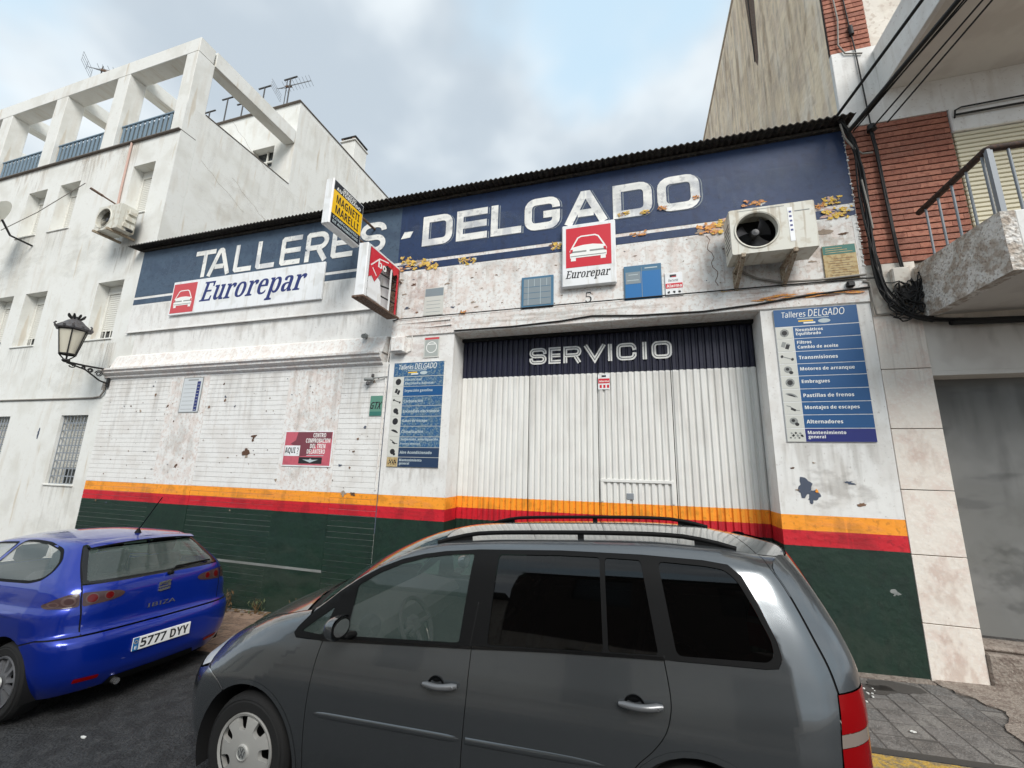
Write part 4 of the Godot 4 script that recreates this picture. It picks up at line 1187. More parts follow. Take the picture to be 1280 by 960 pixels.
func right_building():
	var w = thing("town_house", "narrow town house right of the workshop with red brick panels and white balconies", "house")
	# party wall above the workshop roof
	var b = MB.new()
	b.span(2.655, 2.95, 4.4, 13.3, -9.5, -0.053)
	put("party_wall", b, M.sidewall, w)
	slab("party_wall_cap", w, M.cream, 2.62, 3.0, 13.301, 13.36, -9.5, -0.053)
	slab("front_core", w, M.cream, 2.951, 9.0, 3.865, 13.3, -0.5, -0.052)
	slab("front_core", w, M.cream, 2.655, 2.95, 3.865, 4.399, -0.5, -0.052)
	brick_field(w, 2.655, 3.70, 4.48, 6.36, 0.004)
	brick_field(w, 2.655, 3.10, 7.50, 9.30, 0.004)
	slab("white_band", w, M.white, 2.655, 9.0, 6.36, 7.50, -0.052, 0.012, 0.004)
	slab("lower_band", w, M.cream, 2.655, 3.12, 3.86, 4.48, -0.052, 0.006)
	slab("corner_strip", w, M.white, 2.605, 2.654, 4.32, 6.3, -0.1, 0.003)
	b = MB.new()
	for i in 44: b.box(Vector3(2.655 + rng.randf_range(-0.012, 0.006), 4.45 + rng.randf() * 1.88, 0.006), Vector3(0.016, 0.022, 0.014) * rng.randf_range(0.5, 1.2), Basis(Vector3(0, 0, 1), rng.randf() * 2.0))
	tag(put("broken_edge", b, M.worn, w), "", "", "", "stuff")
	# pilaster of five stone slabs
	var ys = [-0.4, 0.671, 1.306, 1.944, 2.578, 3.233, 3.86]
	for i in 6: slab("facing_slab", w, M.stone, 2.655, 3.10, ys[i] + 0.004, ys[i + 1] - 0.004, -0.3, 0.004, 0.003)
	slab("pilaster_core", w, M.mortar, 2.66, 3.09, -0.4, 3.86, -0.32, -0.304)
	# garage opening
	slab("door_beam", w, M.soffit, 3.101, 9.0, 3.20, 3.86, -0.052, -0.01)
	slab("door_beam", w, M.soffit, 3.101, 9.0, 3.15, 3.199, -0.5, -0.01)
	slab("garage_door", w, M.grey_door, 3.101, 9.0, 0.55, 3.15, -0.32, -0.26)
	slab("doorstep", w, M.cement, 3.101, 9.0, -0.3, 0.47, -0.5, 0.03, 0.015)
	slab("doorstep_top", w, M.cement, 3.101, 9.0, 0.471, 0.52, -0.5, -0.02, 0.02)
	# roller shutter behind the balcony
	for i in 26: slab("shutter_slat", w, M.shutter_cream, 3.72, 5.2, 4.62 + i * 0.055, 4.667 + i * 0.055, -0.03, 0.0, 0.008)
	slab("shutter_back", w, M.shutter_cream, 3.705, 5.2, 4.48, 6.05, -0.051, -0.032)
	slab("shutter_head", w, M.white, 3.71, 9.0, 6.05, 6.358, -0.052, 0.03, 0.01)
	slab("wall_panel", w, M.cream, 5.2, 9.0, 4.48, 6.05, -0.052, 0.0)
	# upper balcony: slab with a white side and a grey underside
	slab("upper_balcony", w, M.soffit, 3.16, 9.0, 6.80, 6.90, 0.013, 1.25)
	slab("balcony_side", w, M.white, 3.10, 3.159, 6.78, 7.42, 0.013, 1.25, 0.006)
	slab("balcony_front", w, M.white, 3.16, 9.0, 6.78, 7.42, 1.20, 1.25, 0.006)
	# lower balcony
	b = MB.new()
	var prof = PackedVector2Array([Vector2(0.013, 3.79), Vector2(1.17, 3.79), Vector2(1.17, 4.34), Vector2(1.10, 4.35), Vector2(0.013, 4.40)])
	b.poly(prof, Transform3D(Basis(Vector3(0, 0, 1), Vector3(0, 1, 0), Vector3(-1, 0, 0)), Vector3(3.20, 0, 0)), 0.10, true)
	put("balcony_side", b, M.concrete, w)
	slab("balcony_front", w, M.white, 3.201, 9.0, 3.80, 4.345, 1.07, 1.165, 0.01)
	slab("balcony_slab", w, M.soffit, 3.201, 9.0, 3.82, 3.95, 0.013, 1.069)
	b = MB.new()
	b.tube([Vector3(3.15, 4.98, 0.17), Vector3(3.15, 4.99, 1.12), Vector3(3.16, 4.99, 1.13), Vector3(9.0, 5.0, 1.13)], 0.032, 8)
	var rl = put("railing", b, M.rail_top, w)
	for k in 5:
		b = MB.new()
		var z = 0.28 + k * 0.195
		b.tube([Vector3(3.15, 4.37, z), Vector3(3.15, 4.98, z)], 0.012, 6)
		put("baluster", b, M.baluster, rl)
	b = MB.new()
	b.span(3.13, 3.17, 4.34, 4.98, 1.11, 1.15)
	put("railing_post", b, M.baluster, rl)
	for k in 30:
		b = MB.new()
		b.tube([Vector3(3.29 + k * 0.15, 4.34, 1.13), Vector3(3.29 + k * 0.15, 4.99, 1.13)], 0.012, 6)
		put("baluster", b, M.baluster, rl)
	var sd = Basis(Vector3.UP, -PI / 2)
	for q in [[-3.0, -0.2, 6.6, 13.2, 0, 0.7], [-5.2, -2.2, 7.0, 13.2, 1, 0.75], [-8.6, -4.6, 8.0, 13.2, 2, 0.7], [-4.0, -1.2, 6.6, 11.0, 2, 0.6], [-2.2, -0.1, 6.6, 9.6, 1, 0.55]]: stain(w, q[4], Color(0.55, 0.43, 0.30), q[5] * 0.75, q[0], q[1], q[2], q[3], -2.6505, sd)
	for q in [[-4.0, -0.1, 6.6, 10.4, 3], [-8.0, -3.0, 8.0, 12.6, 4]]: stain(w, q[4], Color(0.86, 0.82, 0.76), 0.6, q[0], q[1], q[2], q[3], -2.6495, sd)
	for q in [[2.66, 3.1, -0.2, 0.7, 3, 0.7], [2.66, 3.1, 0.6, 1.4, 4, 0.5], [2.66, 3.1, 1.9, 2.7, 3, 0.4], [2.66, 3.1, 2.9, 3.8, 0, 0.5]]: stain(w, q[4], Color(0.74, 0.61, 0.55), q[5] * 0.8, q[0], q[1], q[2], q[3], 0.0068)
	stain(w, 3, Color(0.24, 0.24, 0.24), 0.5, 3.2, 4.3, 0.7, 1.5, -0.2560)
	stain(w, 0, Color(0.24, 0.24, 0.23), 0.5, 3.11, 5.5, 1.6, 3.1, -0.2560)
	stain(w, 4, Color(0.52, 0.52, 0.50), 0.5, 3.11, 5.0, 0.56, 2.2, -0.2565)
	stain(w, 2, Color(0.55, 0.50, 0.44), 0.5, 3.11, 5.2, 3.3, 3.85, -0.0070)
	stain(w, 1, Color(0.52, 0.47, 0.42), 0.4, 2.66, 3.7, 6.38, 7.4, 0.0150)
	# stains that run down the party wall
	b = MB.new()
	var pts = PackedVector2Array([Vector2(-2.45, 12.9), Vector2(-2.3, 11.6), Vector2(-2.42, 10.3), Vector2(-2.5, 10.15), Vector2(-2.62, 10.4), Vector2(-2.75, 11.5), Vector2(-2.85, 12.9)])
	b.poly(pts, Transform3D(Basis(Vector3(0, 0, 1), Vector3(0, 1, 0), Vector3(-1, 0, 0)), Vector3(2.6548, 0, 0)), 0.002)
	put("damp_stain", b, M.rust, w)
	b = MB.new()
	b.tube([Vector3(2.65, 13.3, -2.6), Vector3(2.648, 10.4, -2.62)], 0.012, 5)
	put("stain_wire", b, M.cable, w)

func opposite():
	var far = 8.6
	var w = thing("low_house", "low white house across the street, seen only as a reflection in the car's front window", "house")
	var holes = []
	for k in 6: holes.append([-20.0 + k * 3.0, -19.0 + k * 3.0, 0.6, 2.0, 0])
	holed_wall("wall", w, M.cream, -24.0, -2.6, -1.5, 3.1, holes, far + 0.3, 0.3)
	slab("rear_wall", w, M.cream, -24.0, -2.6, -1.5, 3.1, far + 6.0, far + 6.3)
	slab("roof", w, M.roof, -24.2, -2.62, 3.101, 3.2, far - 0.2, far + 6.4)
	for h in holes: slab("window", w, M.window_glass, h[0], h[1], h[2], h[3], far + 0.2, far + 0.24)
	w = thing("tall_house", "taller house with a brown upper floor across the street, reflected in the car's rear windows", "house")
	holes = []
	for k in 2:
		holes.append([-1.4 + k * 2.6, -0.3 + k * 2.6, 0.1, 2.2, 0])
		holes.append([-1.4 + k * 2.6, -0.3 + k * 2.6, 3.3, 4.7, 0])
	holed_wall("wall", w, M.cream, -2.58, 3.3, -1.5, 2.3, holes, far + 0.3, 0.3)
	holed_wall("upper_wall", w, M.dark_brick, -2.58, 3.3, 2.3, 5.0, holes, far + 0.3, 0.3)
	slab("rear_wall", w, M.dark_brick, -2.58, 3.3, -1.5, 5.0, far + 6.0, far + 6.3)
	slab("roof", w, M.roof, -2.59, 3.4, 5.001, 5.1, far - 0.2, far + 6.4)
	for h in holes: slab("window", w, M.window_glass, h[0], h[1], h[2], h[3], far + 0.2, far + 0.24)

func car_emblem(p: Node, x0, y0, s: float, z: float, red: Material):
	# a white car seen from behind, on red
	var xf = Transform3D(Basis(Vector3(s, 0, 0), Vector3(0, s, 0), Vector3(0, 0, 1)), Vector3(x0, y0, z))
	var b = MB.new()
	stroke(b, [Vector2(0.07, 0.42), Vector2(0.12, 0.52), Vector2(0.25, 0.75), Vector2(0.33, 0.79), Vector2(0.67, 0.79), Vector2(0.75, 0.75), Vector2(0.88, 0.52), Vector2(0.93, 0.42)], 0.035, xf, 0.002)
	b.poly(PackedVector2Array([Vector2(0.09, 0.50), Vector2(0.05, 0.42), Vector2(0.06, 0.22), Vector2(0.94, 0.22), Vector2(0.95, 0.42), Vector2(0.91, 0.50), Vector2(0.62, 0.55), Vector2(0.38, 0.55)]), xf.translated(Vector3(0, 0, 0.0006)), 0.002)
	b.poly(PackedVector2Array([Vector2(0.08, 0.14), Vector2(0.2, 0.14), Vector2(0.2, 0.219), Vector2(0.08, 0.219)]), xf, 0.002)
	b.poly(PackedVector2Array([Vector2(0.8, 0.14), Vector2(0.92, 0.14), Vector2(0.92, 0.219), Vector2(0.8, 0.219)]), xf, 0.002)
	var e = put("car_emblem", b, M.print, p)
	b = MB.new()
	for q in [[0.10, 0.46, 0.40, 0.36], [0.54, 0.90, 0.40, 0.36], [0.07, 0.93, 0.275, 0.255]]:
		b.poly(PackedVector2Array([Vector2(q[0], q[3]), Vector2(q[1], q[3]), Vector2(q[1], q[2]), Vector2(q[0], q[2])]), xf.translated(Vector3(0, 0, 0.003)), 0.0012)
	put("bumper_line", b, M.grey, e)
	b = MB.new()
	b.poly(PackedVector2Array([Vector2(0.05, 0.34), Vector2(0.12, 0.36), Vector2(0.13, 0.45), Vector2(0.07, 0.45)]), xf.translated(Vector3(0, 0, 0.003)), 0.0012)
	b.poly(PackedVector2Array([Vector2(0.95, 0.34), Vector2(0.88, 0.36), Vector2(0.87, 0.45), Vector2(0.93, 0.45)]), xf.translated(Vector3(0, 0, 0.003)), 0.0012)
	put("rear_light", b, red, e)

func service_board(label: String, x0, x1, y1, ys: Array, y0, rows: Array, aged: bool):
	var p = thing("service_board", label, "sign board", Vector3.ZERO, Basis(), "")
	var blue = M.board_aged if aged else M.board_blue
	slab("board", p, M.pale if aged else M.sign_white, x0, x1, y0, y1, 0.001, 0.014, 0.002)
	var hd = slab("header", p, M.board_aged if aged else M.board_blue, x0, x1, ys[0] + 0.006, y1, 0.0142, 0.0165)
	words("lettering", "Talleres", p, M.print, x0 + 0.08, y1 - 0.105, 0.0172, 0.25, 0.075, "Droid Sans", false, 0.1)
	words("lettering", "DELGADO", p, M.print, x0 + 0.36, y1 - 0.105, 0.0172, 0.36, 0.085, "Droid Sans", false, 0.15)
	slab("header_line", hd, M.print_dim, x0 + 0.24, x0 + 0.56, y1 - 0.128, y1 - 0.118, 0.0166, 0.0172)
	var b = MB.new()
	b.poly(PackedVector2Array(arc(x0 + 0.51, y1 - 0.168, 0.062, 0.026, 0, 345, 18)), Transform3D(Basis(), Vector3(0, 0, 0.0165)), 0.001)
	put("oval_mark", b, M.print_dim, hd)
	slab("yellow_mark", hd, M.sign_yellow, x0 + 0.25, x0 + 0.40, y1 - 0.165, y1 - 0.148, 0.0166, 0.0172)
	slab("yellow_mark", hd, M.print, x0 + 0.30, x0 + 0.42, y1 - 0.19, y1 - 0.172, 0.0166, 0.0172)
	var xp = x0 + 0.18
	for i in rows.size():
		var top: float = ys[i]
		var bot: float = ys[i + 1] if i + 1 < ys.size() else y0
		var last = i == rows.size() - 1
		var m = blue
		if last: m = M.board_dark if aged else M.board_deep
		elif aged and i == rows.size() - 2: m = M.board_dark
		elif aged and i == 1: m = M.board_blue
		var r = slab("row_panel", p, m, xp + 0.006, x1, bot + 0.004, top - 0.004, 0.0142, 0.0165)
		var pc = slab("picture_panel", p, M.plaque if (aged and last) else M.pale, x0 + 0.004, xp, bot + 0.004, top - 0.004, 0.0142, 0.0165)
		b = MB.new()
		var cy = (bot + top) * 0.5
		var px = Transform3D(Basis(Vector3(0, 0, 1), -0.35), Vector3(x0 + 0.092, cy, 0.0165))
		var dk = MB.new()
		match i:
			0, 4:
				b.poly(pv(arc(0, 0, 0.046, 0.05, 0, 345, 20)), px, 0.0006)
				dk.poly(pv(arc(0, 0, 0.028, 0.03, 0, 345, 16)), px, 0.0012)
				for k in 5: dk.poly(pv(arc(cos(k * 1.257) * 0.037, sin(k * 1.257) * 0.039, 0.004, 0.004, 0, 300, 5)), px, 0.0012)
			1:
				b.poly(pv([[-0.045, -0.03], [-0.005, -0.03], [-0.005, 0.035], [-0.045, 0.035]]), px, 0.0006)
				dk.poly(pv([[0.002, -0.04], [0.04, -0.04], [0.04, 0.02], [0.002, 0.02]]), px, 0.0009)
				b.poly(pv(arc(0.021, 0.022, 0.019, 0.008, 0, 330, 10)), px, 0.0012)
			2:
				b.poly(pv([[-0.07, -0.006], [0.07, -0.006], [0.07, 0.006], [-0.07, 0.006]]), px, 0.0006)
				for k in [-0.055, 0.055]: dk.poly(pv(arc(k, 0, 0.014, 0.018, 0, 330, 10)), px, 0.0010)
			3, 7:
				b.poly(pv(arc(-0.008, 0.004, 0.042, 0.04, 0, 345, 16)), px, 0.0006)
				dk.poly(pv(arc(0.032, -0.02, 0.022, 0.02, 0, 345, 12)), px, 0.0010)
				dk.poly(pv(arc(-0.014, 0.008, 0.018, 0.018, 0, 345, 12)), px, 0.0010)
			5:
				b.poly(pv(arc(0, -0.01, 0.066, 0.035, 10, 170, 12)), px, 0.0006)
				dk.poly(pv(arc(0, -0.012, 0.045, 0.022, 12, 168, 10)), px, 0.0010)
			6:
				stroke(b, v2([[-0.07, 0.01], [-0.03, 0.012], [-0.005, -0.01], [0.03, -0.012], [0.07, 0.0]]), 0.010, px, 0.0006)
				dk.poly(pv([[-0.02, -0.018], [0.03, -0.026], [0.034, -0.002], [-0.016, 0.008]]), px, 0.0010)
			8:
				for k in 9: (b if k % 2 else dk).poly(blot(0.012 + 0.004 * (k % 3), 90 + k, 9, 0.5), px.translated(Vector3(-0.055 + 0.014 * k, -0.03 + 0.026 * (k * 2 % 3), 0)), 0.0006 + 0.0002 * k)
		tag(put("part_picture", dk, M.ink, pc), "", "", "", "stuff")
		tag(put("part_picture", b, M.grey if not aged else M.ink, pc), "", "", "", "stuff")
		var ls: Array = rows[i]
		for k in ls.size():
			var h = 0.043 if ls.size() == 1 else 0.038
			var y = cy - 0.022 if ls.size() == 1 else cy + 0.012 - k * 0.058
			words("lettering", ls[k], p, M.print_dim if aged else M.print, xp + 0.03, y, 0.0172, 0.0, h * (1.25 if "p" in ls[k] or "q" in ls[k] or "g" in ls[k] or "j" in ls[k] else 1.0), "Droid Sans", true)

func signs():
	var b: MB
	# long white board with the red car square
	var p = thing("sign_board", "long white sign board with a small red car square at its left end", "sign board")
	slab("board", p, M.sign_white, -8.635, -5.04, 4.81, 5.505, 0.005, 0.045, 0.006)
	slab("red_square", p, M.sign_red_faded, -8.605, -8.0, 4.845, 5.45, 0.0452, 0.0475)
	car_emblem(p, -8.57, 4.88, 0.53, 0.0475, M.sign_red_faded)
	words("lettering", "Eurorepar", p, M.sign_navy, -7.83, 4.90, 0.0465, 2.42, 0.52, "Droid Serif", true, 0.24)
	# the square one over the door
	p = thing("sign_board", "square white sign box with a large red car square, above the house number", "sign board")
	slab("box", p, M.sign_white, -0.90, -0.155, 4.55, 5.505, 0.006, 0.085, 0.014)
	slab("red_square", p, M.sign_red, -0.84, -0.215, 4.835, 5.445, 0.0852, 0.0875)
	car_emblem(p, -0.815, 4.85, 0.57, 0.0875, M.sign_red)
	words("lettering", "Eurorepar", p, M.ink, -0.835, 4.635, 0.0865, 0.60, 0.155, "Droid Serif", true, 0.22)
	# yellow and black sign standing out from the wall
	p = thing("projecting_sign", "yellow and black box sign standing out from the wall just under the roof edge", "sign")
	var side = Basis(Vector3.UP, PI / 2)
	slab("case", p, M.sign_white, -4.20, -4.06, 5.42, 6.15, 0.42, 1.12, 0.012)
	slab("face", p, M.sign_yellow, -4.058, -4.054, 5.60, 5.975, 0.445, 1.095)
	slab("face", p, M.sign_black, -4.058, -4.054, 5.976, 6.125, 0.445, 1.095)
	slab("face", p, M.sign_black, -4.058, -4.054, 5.445, 5.599, 0.445, 1.095)
	words("lettering", "SERVICIO", p, M.print, -0.92, 6.055, -4.0525, 0.30, 0.05, "Droid Sans", true, 0.0, side)
	words("lettering", "AUTORIZADO", p, M.print, -1.05, 5.99, -4.0525, 0.55, 0.055, "Droid Sans", true, 0.0, side)
	words("lettering", "MAGNETI", p, M.ink, -1.03, 5.80, -4.0525, 0.52, 0.125, "Droid Sans", true, 0.0, side)
	words("lettering", "MARELLI", p, M.ink, -1.03, 5.635, -4.0525, 0.52, 0.125, "Droid Sans", true, 0.0, side)
	words("lettering", "COMPONENTES", p, M.print_dim, -1.06, 5.535, -4.0525, 0.56, 0.04, "Droid Sans", true, 0.0, side)
	words("lettering", "DE AUTOMOCION", p, M.print_dim, -1.06, 5.47, -4.0525, 0.56, 0.04, "Droid Sans", true, 0.0, side)
	b = MB.new()
	for y in [5.6, 6.0]: b.tube([Vector3(-4.13, y, 0.0), Vector3(-4.13, y, 0.42)], 0.022, 6)
	put("mounting_bar", b, M.rust, p)
	# broken red and white light box
	p = thing("broken_light_box", "broken red and white light box standing out from the wall, its front panel half gone", "sign")
	slab("end_panel", p, M.sign_white, -3.60, -3.45, 4.31, 5.10, 0.93, 1.0, 0.008)
	slab("base_tray", p, M.rust, -3.62, -3.43, 4.275, 4.309, 0.16, 1.02, 0.006)
	slab("top_panel", p, M.sign_white, -3.60, -3.45, 5.07, 5.10, 0.19, 0.929, 0.004)
	slab("end_panel", p, M.rust, -3.60, -3.45, 4.31, 5.069, 0.17, 0.20, 0.004)
	slab("back_panel", p, M.sign_white, -3.60, -3.592, 4.31, 5.069, 0.201, 0.929)
	var fx = Transform3D(Basis(Vector3(0, 0, -1), Vector3(0, 1, 0), Vector3(1, 0, 0)), Vector3(-3.452, 0, 0))
	b = MB.new()
	b.poly(PackedVector2Array([Vector2(-0.925, 5.065), Vector2(-0.205, 5.065), Vector2(-0.205, 4.86), Vector2(-0.26, 4.96), Vector2(-0.34, 4.90), Vector2(-0.38, 4.97), Vector2(-0.52, 4.98), Vector2(-0.60, 4.93), Vector2(-0.66, 4.80), Vector2(-0.72, 4.70), Vector2(-0.79, 4.60), Vector2(-0.86, 4.66), Vector2(-0.925, 4.62)]), fx, 0.005)
	var rp = put("broken_panel", b, M.sign_red, p)
	b = MB.new()
	b.poly(PackedVector2Array([Vector2(-0.235, 4.55), Vector2(-0.205, 4.6), Vector2(-0.205, 4.40), Vector2(-0.225, 4.36)]), fx, 0.005)
	put("broken_panel", b, M.sign_red, p)
	b = MB.new()
	stroke(b, [Vector2(-0.90, 4.80), Vector2(-0.72, 4.98), Vector2(-0.50, 5.03)], 0.018, fx.translated(Vector3(0.005, 0, 0)), 0.001)
	stroke(b, [Vector2(-0.86, 4.78), Vector2(-0.76, 4.70)], 0.018, fx.translated(Vector3(0.005, 0, 0)), 0.001)
	put("panel_line", b, M.print, rp)
	words("lettering", "bo", rp, M.print, -0.74, 4.85, -3.446, 0.20, 0.12, "Droid Sans", true, 0.0, side)
	b = MB.new()
	b.poly(PackedVector2Array([Vector2(-0.925, 4.33), Vector2(-0.60, 4.33), Vector2(-0.62, 4.50), Vector2(-0.66, 4.66), Vector2(-0.72, 4.69), Vector2(-0.79, 4.59), Vector2(-0.86, 4.65), Vector2(-0.925, 4.61)]), fx.translated(Vector3(-0.0015, 0, 0)), 0.004)
	put("broken_panel", b, M.sign_white, p)
	for q in [[0.90, 4.56, 0.22, 4.70], [0.9, 4.44, 0.22, 4.50], [0.70, 4.80, 0.22, 4.84]]:
		b = MB.new()
		b.tube([Vector3(-3.47, q[1], q[0]), Vector3(-3.47, q[3], q[2])], 0.013, 6)
		put("inner_bar", b, M.dark_metal, p)
	for z in [0.22, 0.40]: slab("frame_strip", p, M.sign_white if z > 0.3 else M.sign_red, -3.462, -3.447, 4.31, 5.06, z - 0.012, z + 0.012)
	b = MB.new()
	for y in [4.35, 4.95]: b.tube([Vector3(-3.53, y, 0.0), Vector3(-3.53, y, 0.18)], 0.02, 6)
	put("mounting_bar", b, M.rust, p)
	# the two boards that list the services
	service_board("clean blue board that lists services, on the pier right of the door", 1.665, 2.51, 4.01, [3.79, 3.641, 3.485, 3.335, 3.19, 3.037, 2.886, 2.737, 2.584], 2.43, [["Neumáticos", "Equilibrado"], ["Filtros", "Cambio de aceite"], ["Transmisiones"], ["Motores de arranque"], ["Embragues"], ["Pastillas de frenos"], ["Montajes de escapes"], ["Alternadores"], ["Mantenimiento", "general"]], false)
	service_board("scratched, darkened blue board that lists services, on the pier left of the door", -3.51, -2.67, 3.605, [3.384, 3.233, 3.084, 2.937, 2.778, 2.633, 2.478, 2.324, 2.184], 2.04, [["Electricidad", "Electrónica Baterías"], ["Inyección gasolina"], ["Carburación"], ["Encendido electrónico"], ["Gases de escape"], ["Climatización"], ["Suspensión, amortiguación", "Frenos y dirección"], ["Aire Acondicionado"], ["Mantenimiento", "general"]], true)
	# framed boards either side of the square sign
	p = thing("notice_frame", "grey paned notice frame with a blue rim, left of the square sign", "notice board")
	slab("frame", p, M.frame_blue, -1.50, -1.03, 4.32, 4.795, 0.001, 0.03, 0.005)
	slab("pane", p, M.grey_pane, -1.465, -1.065, 4.355, 4.76, 0.0302, 0.033)
	for k in 3: slab("pane_line", p, M.frame_blue, -1.46, -1.07, 4.45 + k * 0.09, 4.456 + k * 0.09, 0.0331, 0.0342)
	for k in 4: slab("pane_line", p, M.print_dim, -1.40 + k * 0.09, -1.394 + k * 0.09, 4.64 if k % 2 else 4.36, 4.75, 0.0331, 0.0345)
	p = thing("notice_frame", "bright blue notice board with one faded grey corner, right of the square sign", "notice board")
	slab("frame", p, M.frame_blue, -0.06, 0.42, 4.30, 4.795, 0.001, 0.025, 0.004)
	slab("panel", p, M.blue_pane, -0.045, 0.405, 4.315, 4.70, 0.0252, 0.028)
	slab("faded_corner", p, M.grey_pane, -0.04, 0.155, 4.53, 4.70, 0.0282, 0.0295)
	slab("panel_line", p, M.grey_pane, 0.165, 0.172, 4.32, 4.76, 0.0282, 0.0295)
	slab("panel_line", p, M.print_dim, 0.0, 0.12, 4.655, 4.665, 0.0297, 0.0305)
	slab("panel_line", p, M.print_dim, 0.21, 0.37, 4.735, 4.75, 0.0252, 0.027)
	slab("panel_line", p, M.print_dim, -0.02, 0.13, 4.575, 4.585, 0.0297, 0.0305)
	p = thing("alarm_sign", "small white alarm sign with a red band, beside the blue notice board", "sign")
	p.position.z = 0.007
	slab("plate", p, M.sign_white, 0.46, 0.675, 4.31, 4.64, 0.001, 0.010, 0.002)
	slab("red_band", p, M.sign_red, 0.464, 0.671, 4.42, 4.49, 0.0102, 0.012)
	words("lettering", "Alarma", p, M.print, 0.475, 4.432, 0.0125, 0.185, 0.045)
	slab("mark", p, M.ink, 0.52, 0.60, 4.575, 4.612, 0.0102, 0.0115)
	slab("mark", p, M.sign_red, 0.545, 0.60, 4.577, 4.587, 0.0117, 0.0125)
	words("lettering", "Securit", p, M.ink, 0.50, 4.515, 0.0112, 0.12, 0.035, "Droid Serif", false, 0.2)
	for k in 3:
		b = MB.new()
		b.poly(blot(0.022, 20 + k, 9, 0.4), Transform3D(Basis(), Vector3(0.50 + k * 0.066, 4.365, 0.010)), 0.0015)
		put("pictogram", b, M.ink, p)
	p = thing("alarm_sticker", "tiny red and white alarm sticker on the ribbed door, below the door lettering", "sticker", Vector3(0, 0, -0.3488))
	slab("sheet", p, M.sign_white, -0.46, -0.30, 3.17, 3.385, 0.001, 0.004)
	slab("red_band", p, M.sign_red, -0.457, -0.303, 3.255, 3.325, 0.0042, 0.0052)
	words("lettering", "Alarma", p, M.print, -0.445, 3.272, 0.0056, 0.13, 0.03)
	slab("mark", p, M.ink, -0.41, -0.35, 3.345, 3.372, 0.0042, 0.0052)
	for k in 3: slab("pictogram", p, M.sign_red, -0.44 + k * 0.05, -0.41 + k * 0.05, 3.19, 3.235, 0.0042, 0.0052)
	# posters and stickers on the brick wall
	p = thing("poster", "faded pink and dark red poster on the white brick wall", "poster")
	p.position.z = 0.007
	slab("sheet", p, M.sign_white, -5.43, -4.49, 2.01, 2.57, 0.0042, 0.006)
	slab("pink_field", p, M.poster_pink, -5.41, -4.51, 2.03, 2.55, 0.0062, 0.0072)
	b = MB.new()
	b.poly(PackedVector2Array([Vector2(-5.17, 2.55), Vector2(-4.52, 2.55), Vector2(-4.52, 2.44), Vector2(-4.75, 2.40), Vector2(-4.95, 2.18), Vector2(-5.12, 2.16), Vector2(-5.2, 2.33), Vector2(-5.30, 2.36), Vector2(-5.2, 2.42)]), Transform3D(Basis(), Vector3(0, 0, 0.0072)), 0.0006)
	put("dark_figure", b, M.poster_dark, p)
	slab("white_label", p, M.sign_white, -5.40, -5.10, 2.17, 2.335, 0.008, 0.0088)
	words("lettering", "AQUI", p, M.ink, -5.385, 2.195, 0.0092, 0.20, 0.11)
	words("lettering", "?", p, M.grey, -5.16, 2.195, 0.0092, 0.04, 0.11)
	var y = 2.465
	for q in [["CENTRO", -4.87, 0.24], ["COMPROBACION", -5.0, 0.46], ["DEL TREN", -4.91, 0.29], ["DELANTERO", -4.96, 0.34]]:
		words("lettering", q[0], p, M.print, q[1], y, 0.0084, q[2], 0.068)
		y -= 0.085
	slab("small_print", p, M.print_dim, -4.96, -4.64, 2.178, 2.188, 0.0074, 0.0082)
	slab("black_label", p, M.ink, -5.10, -4.66, 2.055, 2.155, 0.0074, 0.0082)
	b = MB.new()
	b.poly(PackedVector2Array([Vector2(-5.03, 2.12), Vector2(-4.91, 2.115), Vector2(-4.88, 2.135), Vector2(-4.85, 2.115), Vector2(-4.73, 2.12), Vector2(-4.82, 2.092), Vector2(-4.88, 2.072), Vector2(-4.94, 2.092)]), Transform3D(Basis(), Vector3(0, 0, 0.0082)), 0.0008)
	put("winged_mark", b, M.print_dim, p)
	p = thing("sticker", "small green sticker with slanted black letters beside the left service board", "sticker")
	p.position.z = 0.007
	slab("sheet", p, mat(Color(0.36, 0.55, 0.48), 0.6), -3.885, -3.672, 2.795, 3.105, 0.0042, 0.0062)
	slab("dark_panel", p, M.teal, -3.88, -3.677, 2.80, 2.86, 0.0064, 0.007)
	words("lettering", "GTX", p, M.ink, -3.875, 2.90, 0.0074, 0.19, 0.11, "Droid Sans", true, 0.25)
	p = thing("timetable_sheet", "white paper sheet with a blue right column, high on the brick wall", "notice")
	p.position.z = 0.007
	slab("border", p, M.grey, -7.92, -7.435, 2.90, 3.55, 0.002, 0.0041)
	slab("sheet", p, M.sheet, -7.905, -7.45, 2.915, 3.535, 0.0042, 0.0068)
	slab("blue_column", p, M.sign_navy, -7.565, -7.485, 2.93, 3.47, 0.007, 0.0078)
	for k in 7: slab("print_line", p, M.grey, -7.87, -7.60, 2.96 + k * 0.075, 2.966 + k * 0.075, 0.007, 0.0078)
	slab("print_line", p, M.grey, -7.80, -7.55, 3.49, 3.51, 0.007, 0.0078)
	for k in 9: slab("column_mark", p, M.pale, -7.55, -7.50, 2.95 + k * 0.058, 2.957 + k * 0.058, 0.0079, 0.0085)
	p = thing("paper_notice", "bleached paper notice with a grey heading, above the meter box", "notice")
	p.position.z = 0.007
	slab("sheet", p, M.pale, -3.08, -2.75, 4.35, 4.80, 0.001, 0.003)
	slab("heading", p, M.grey_pane, -3.07, -2.76, 4.66, 4.79, 0.0032, 0.004)
	for k in 4: slab("print_line", p, M.grey_pane, -3.04, -2.80, 4.40 + k * 0.06, 4.405 + k * 0.06, 0.0032, 0.004)
	p = thing("sticker", "pale grey sticker with a round emblem and a red top, above the left service board", "sticker")
	p.position.z = 0.007
	slab("sheet", p, M.pale, -3.03, -2.77, 3.67, 3.99, 0.001, 0.004)
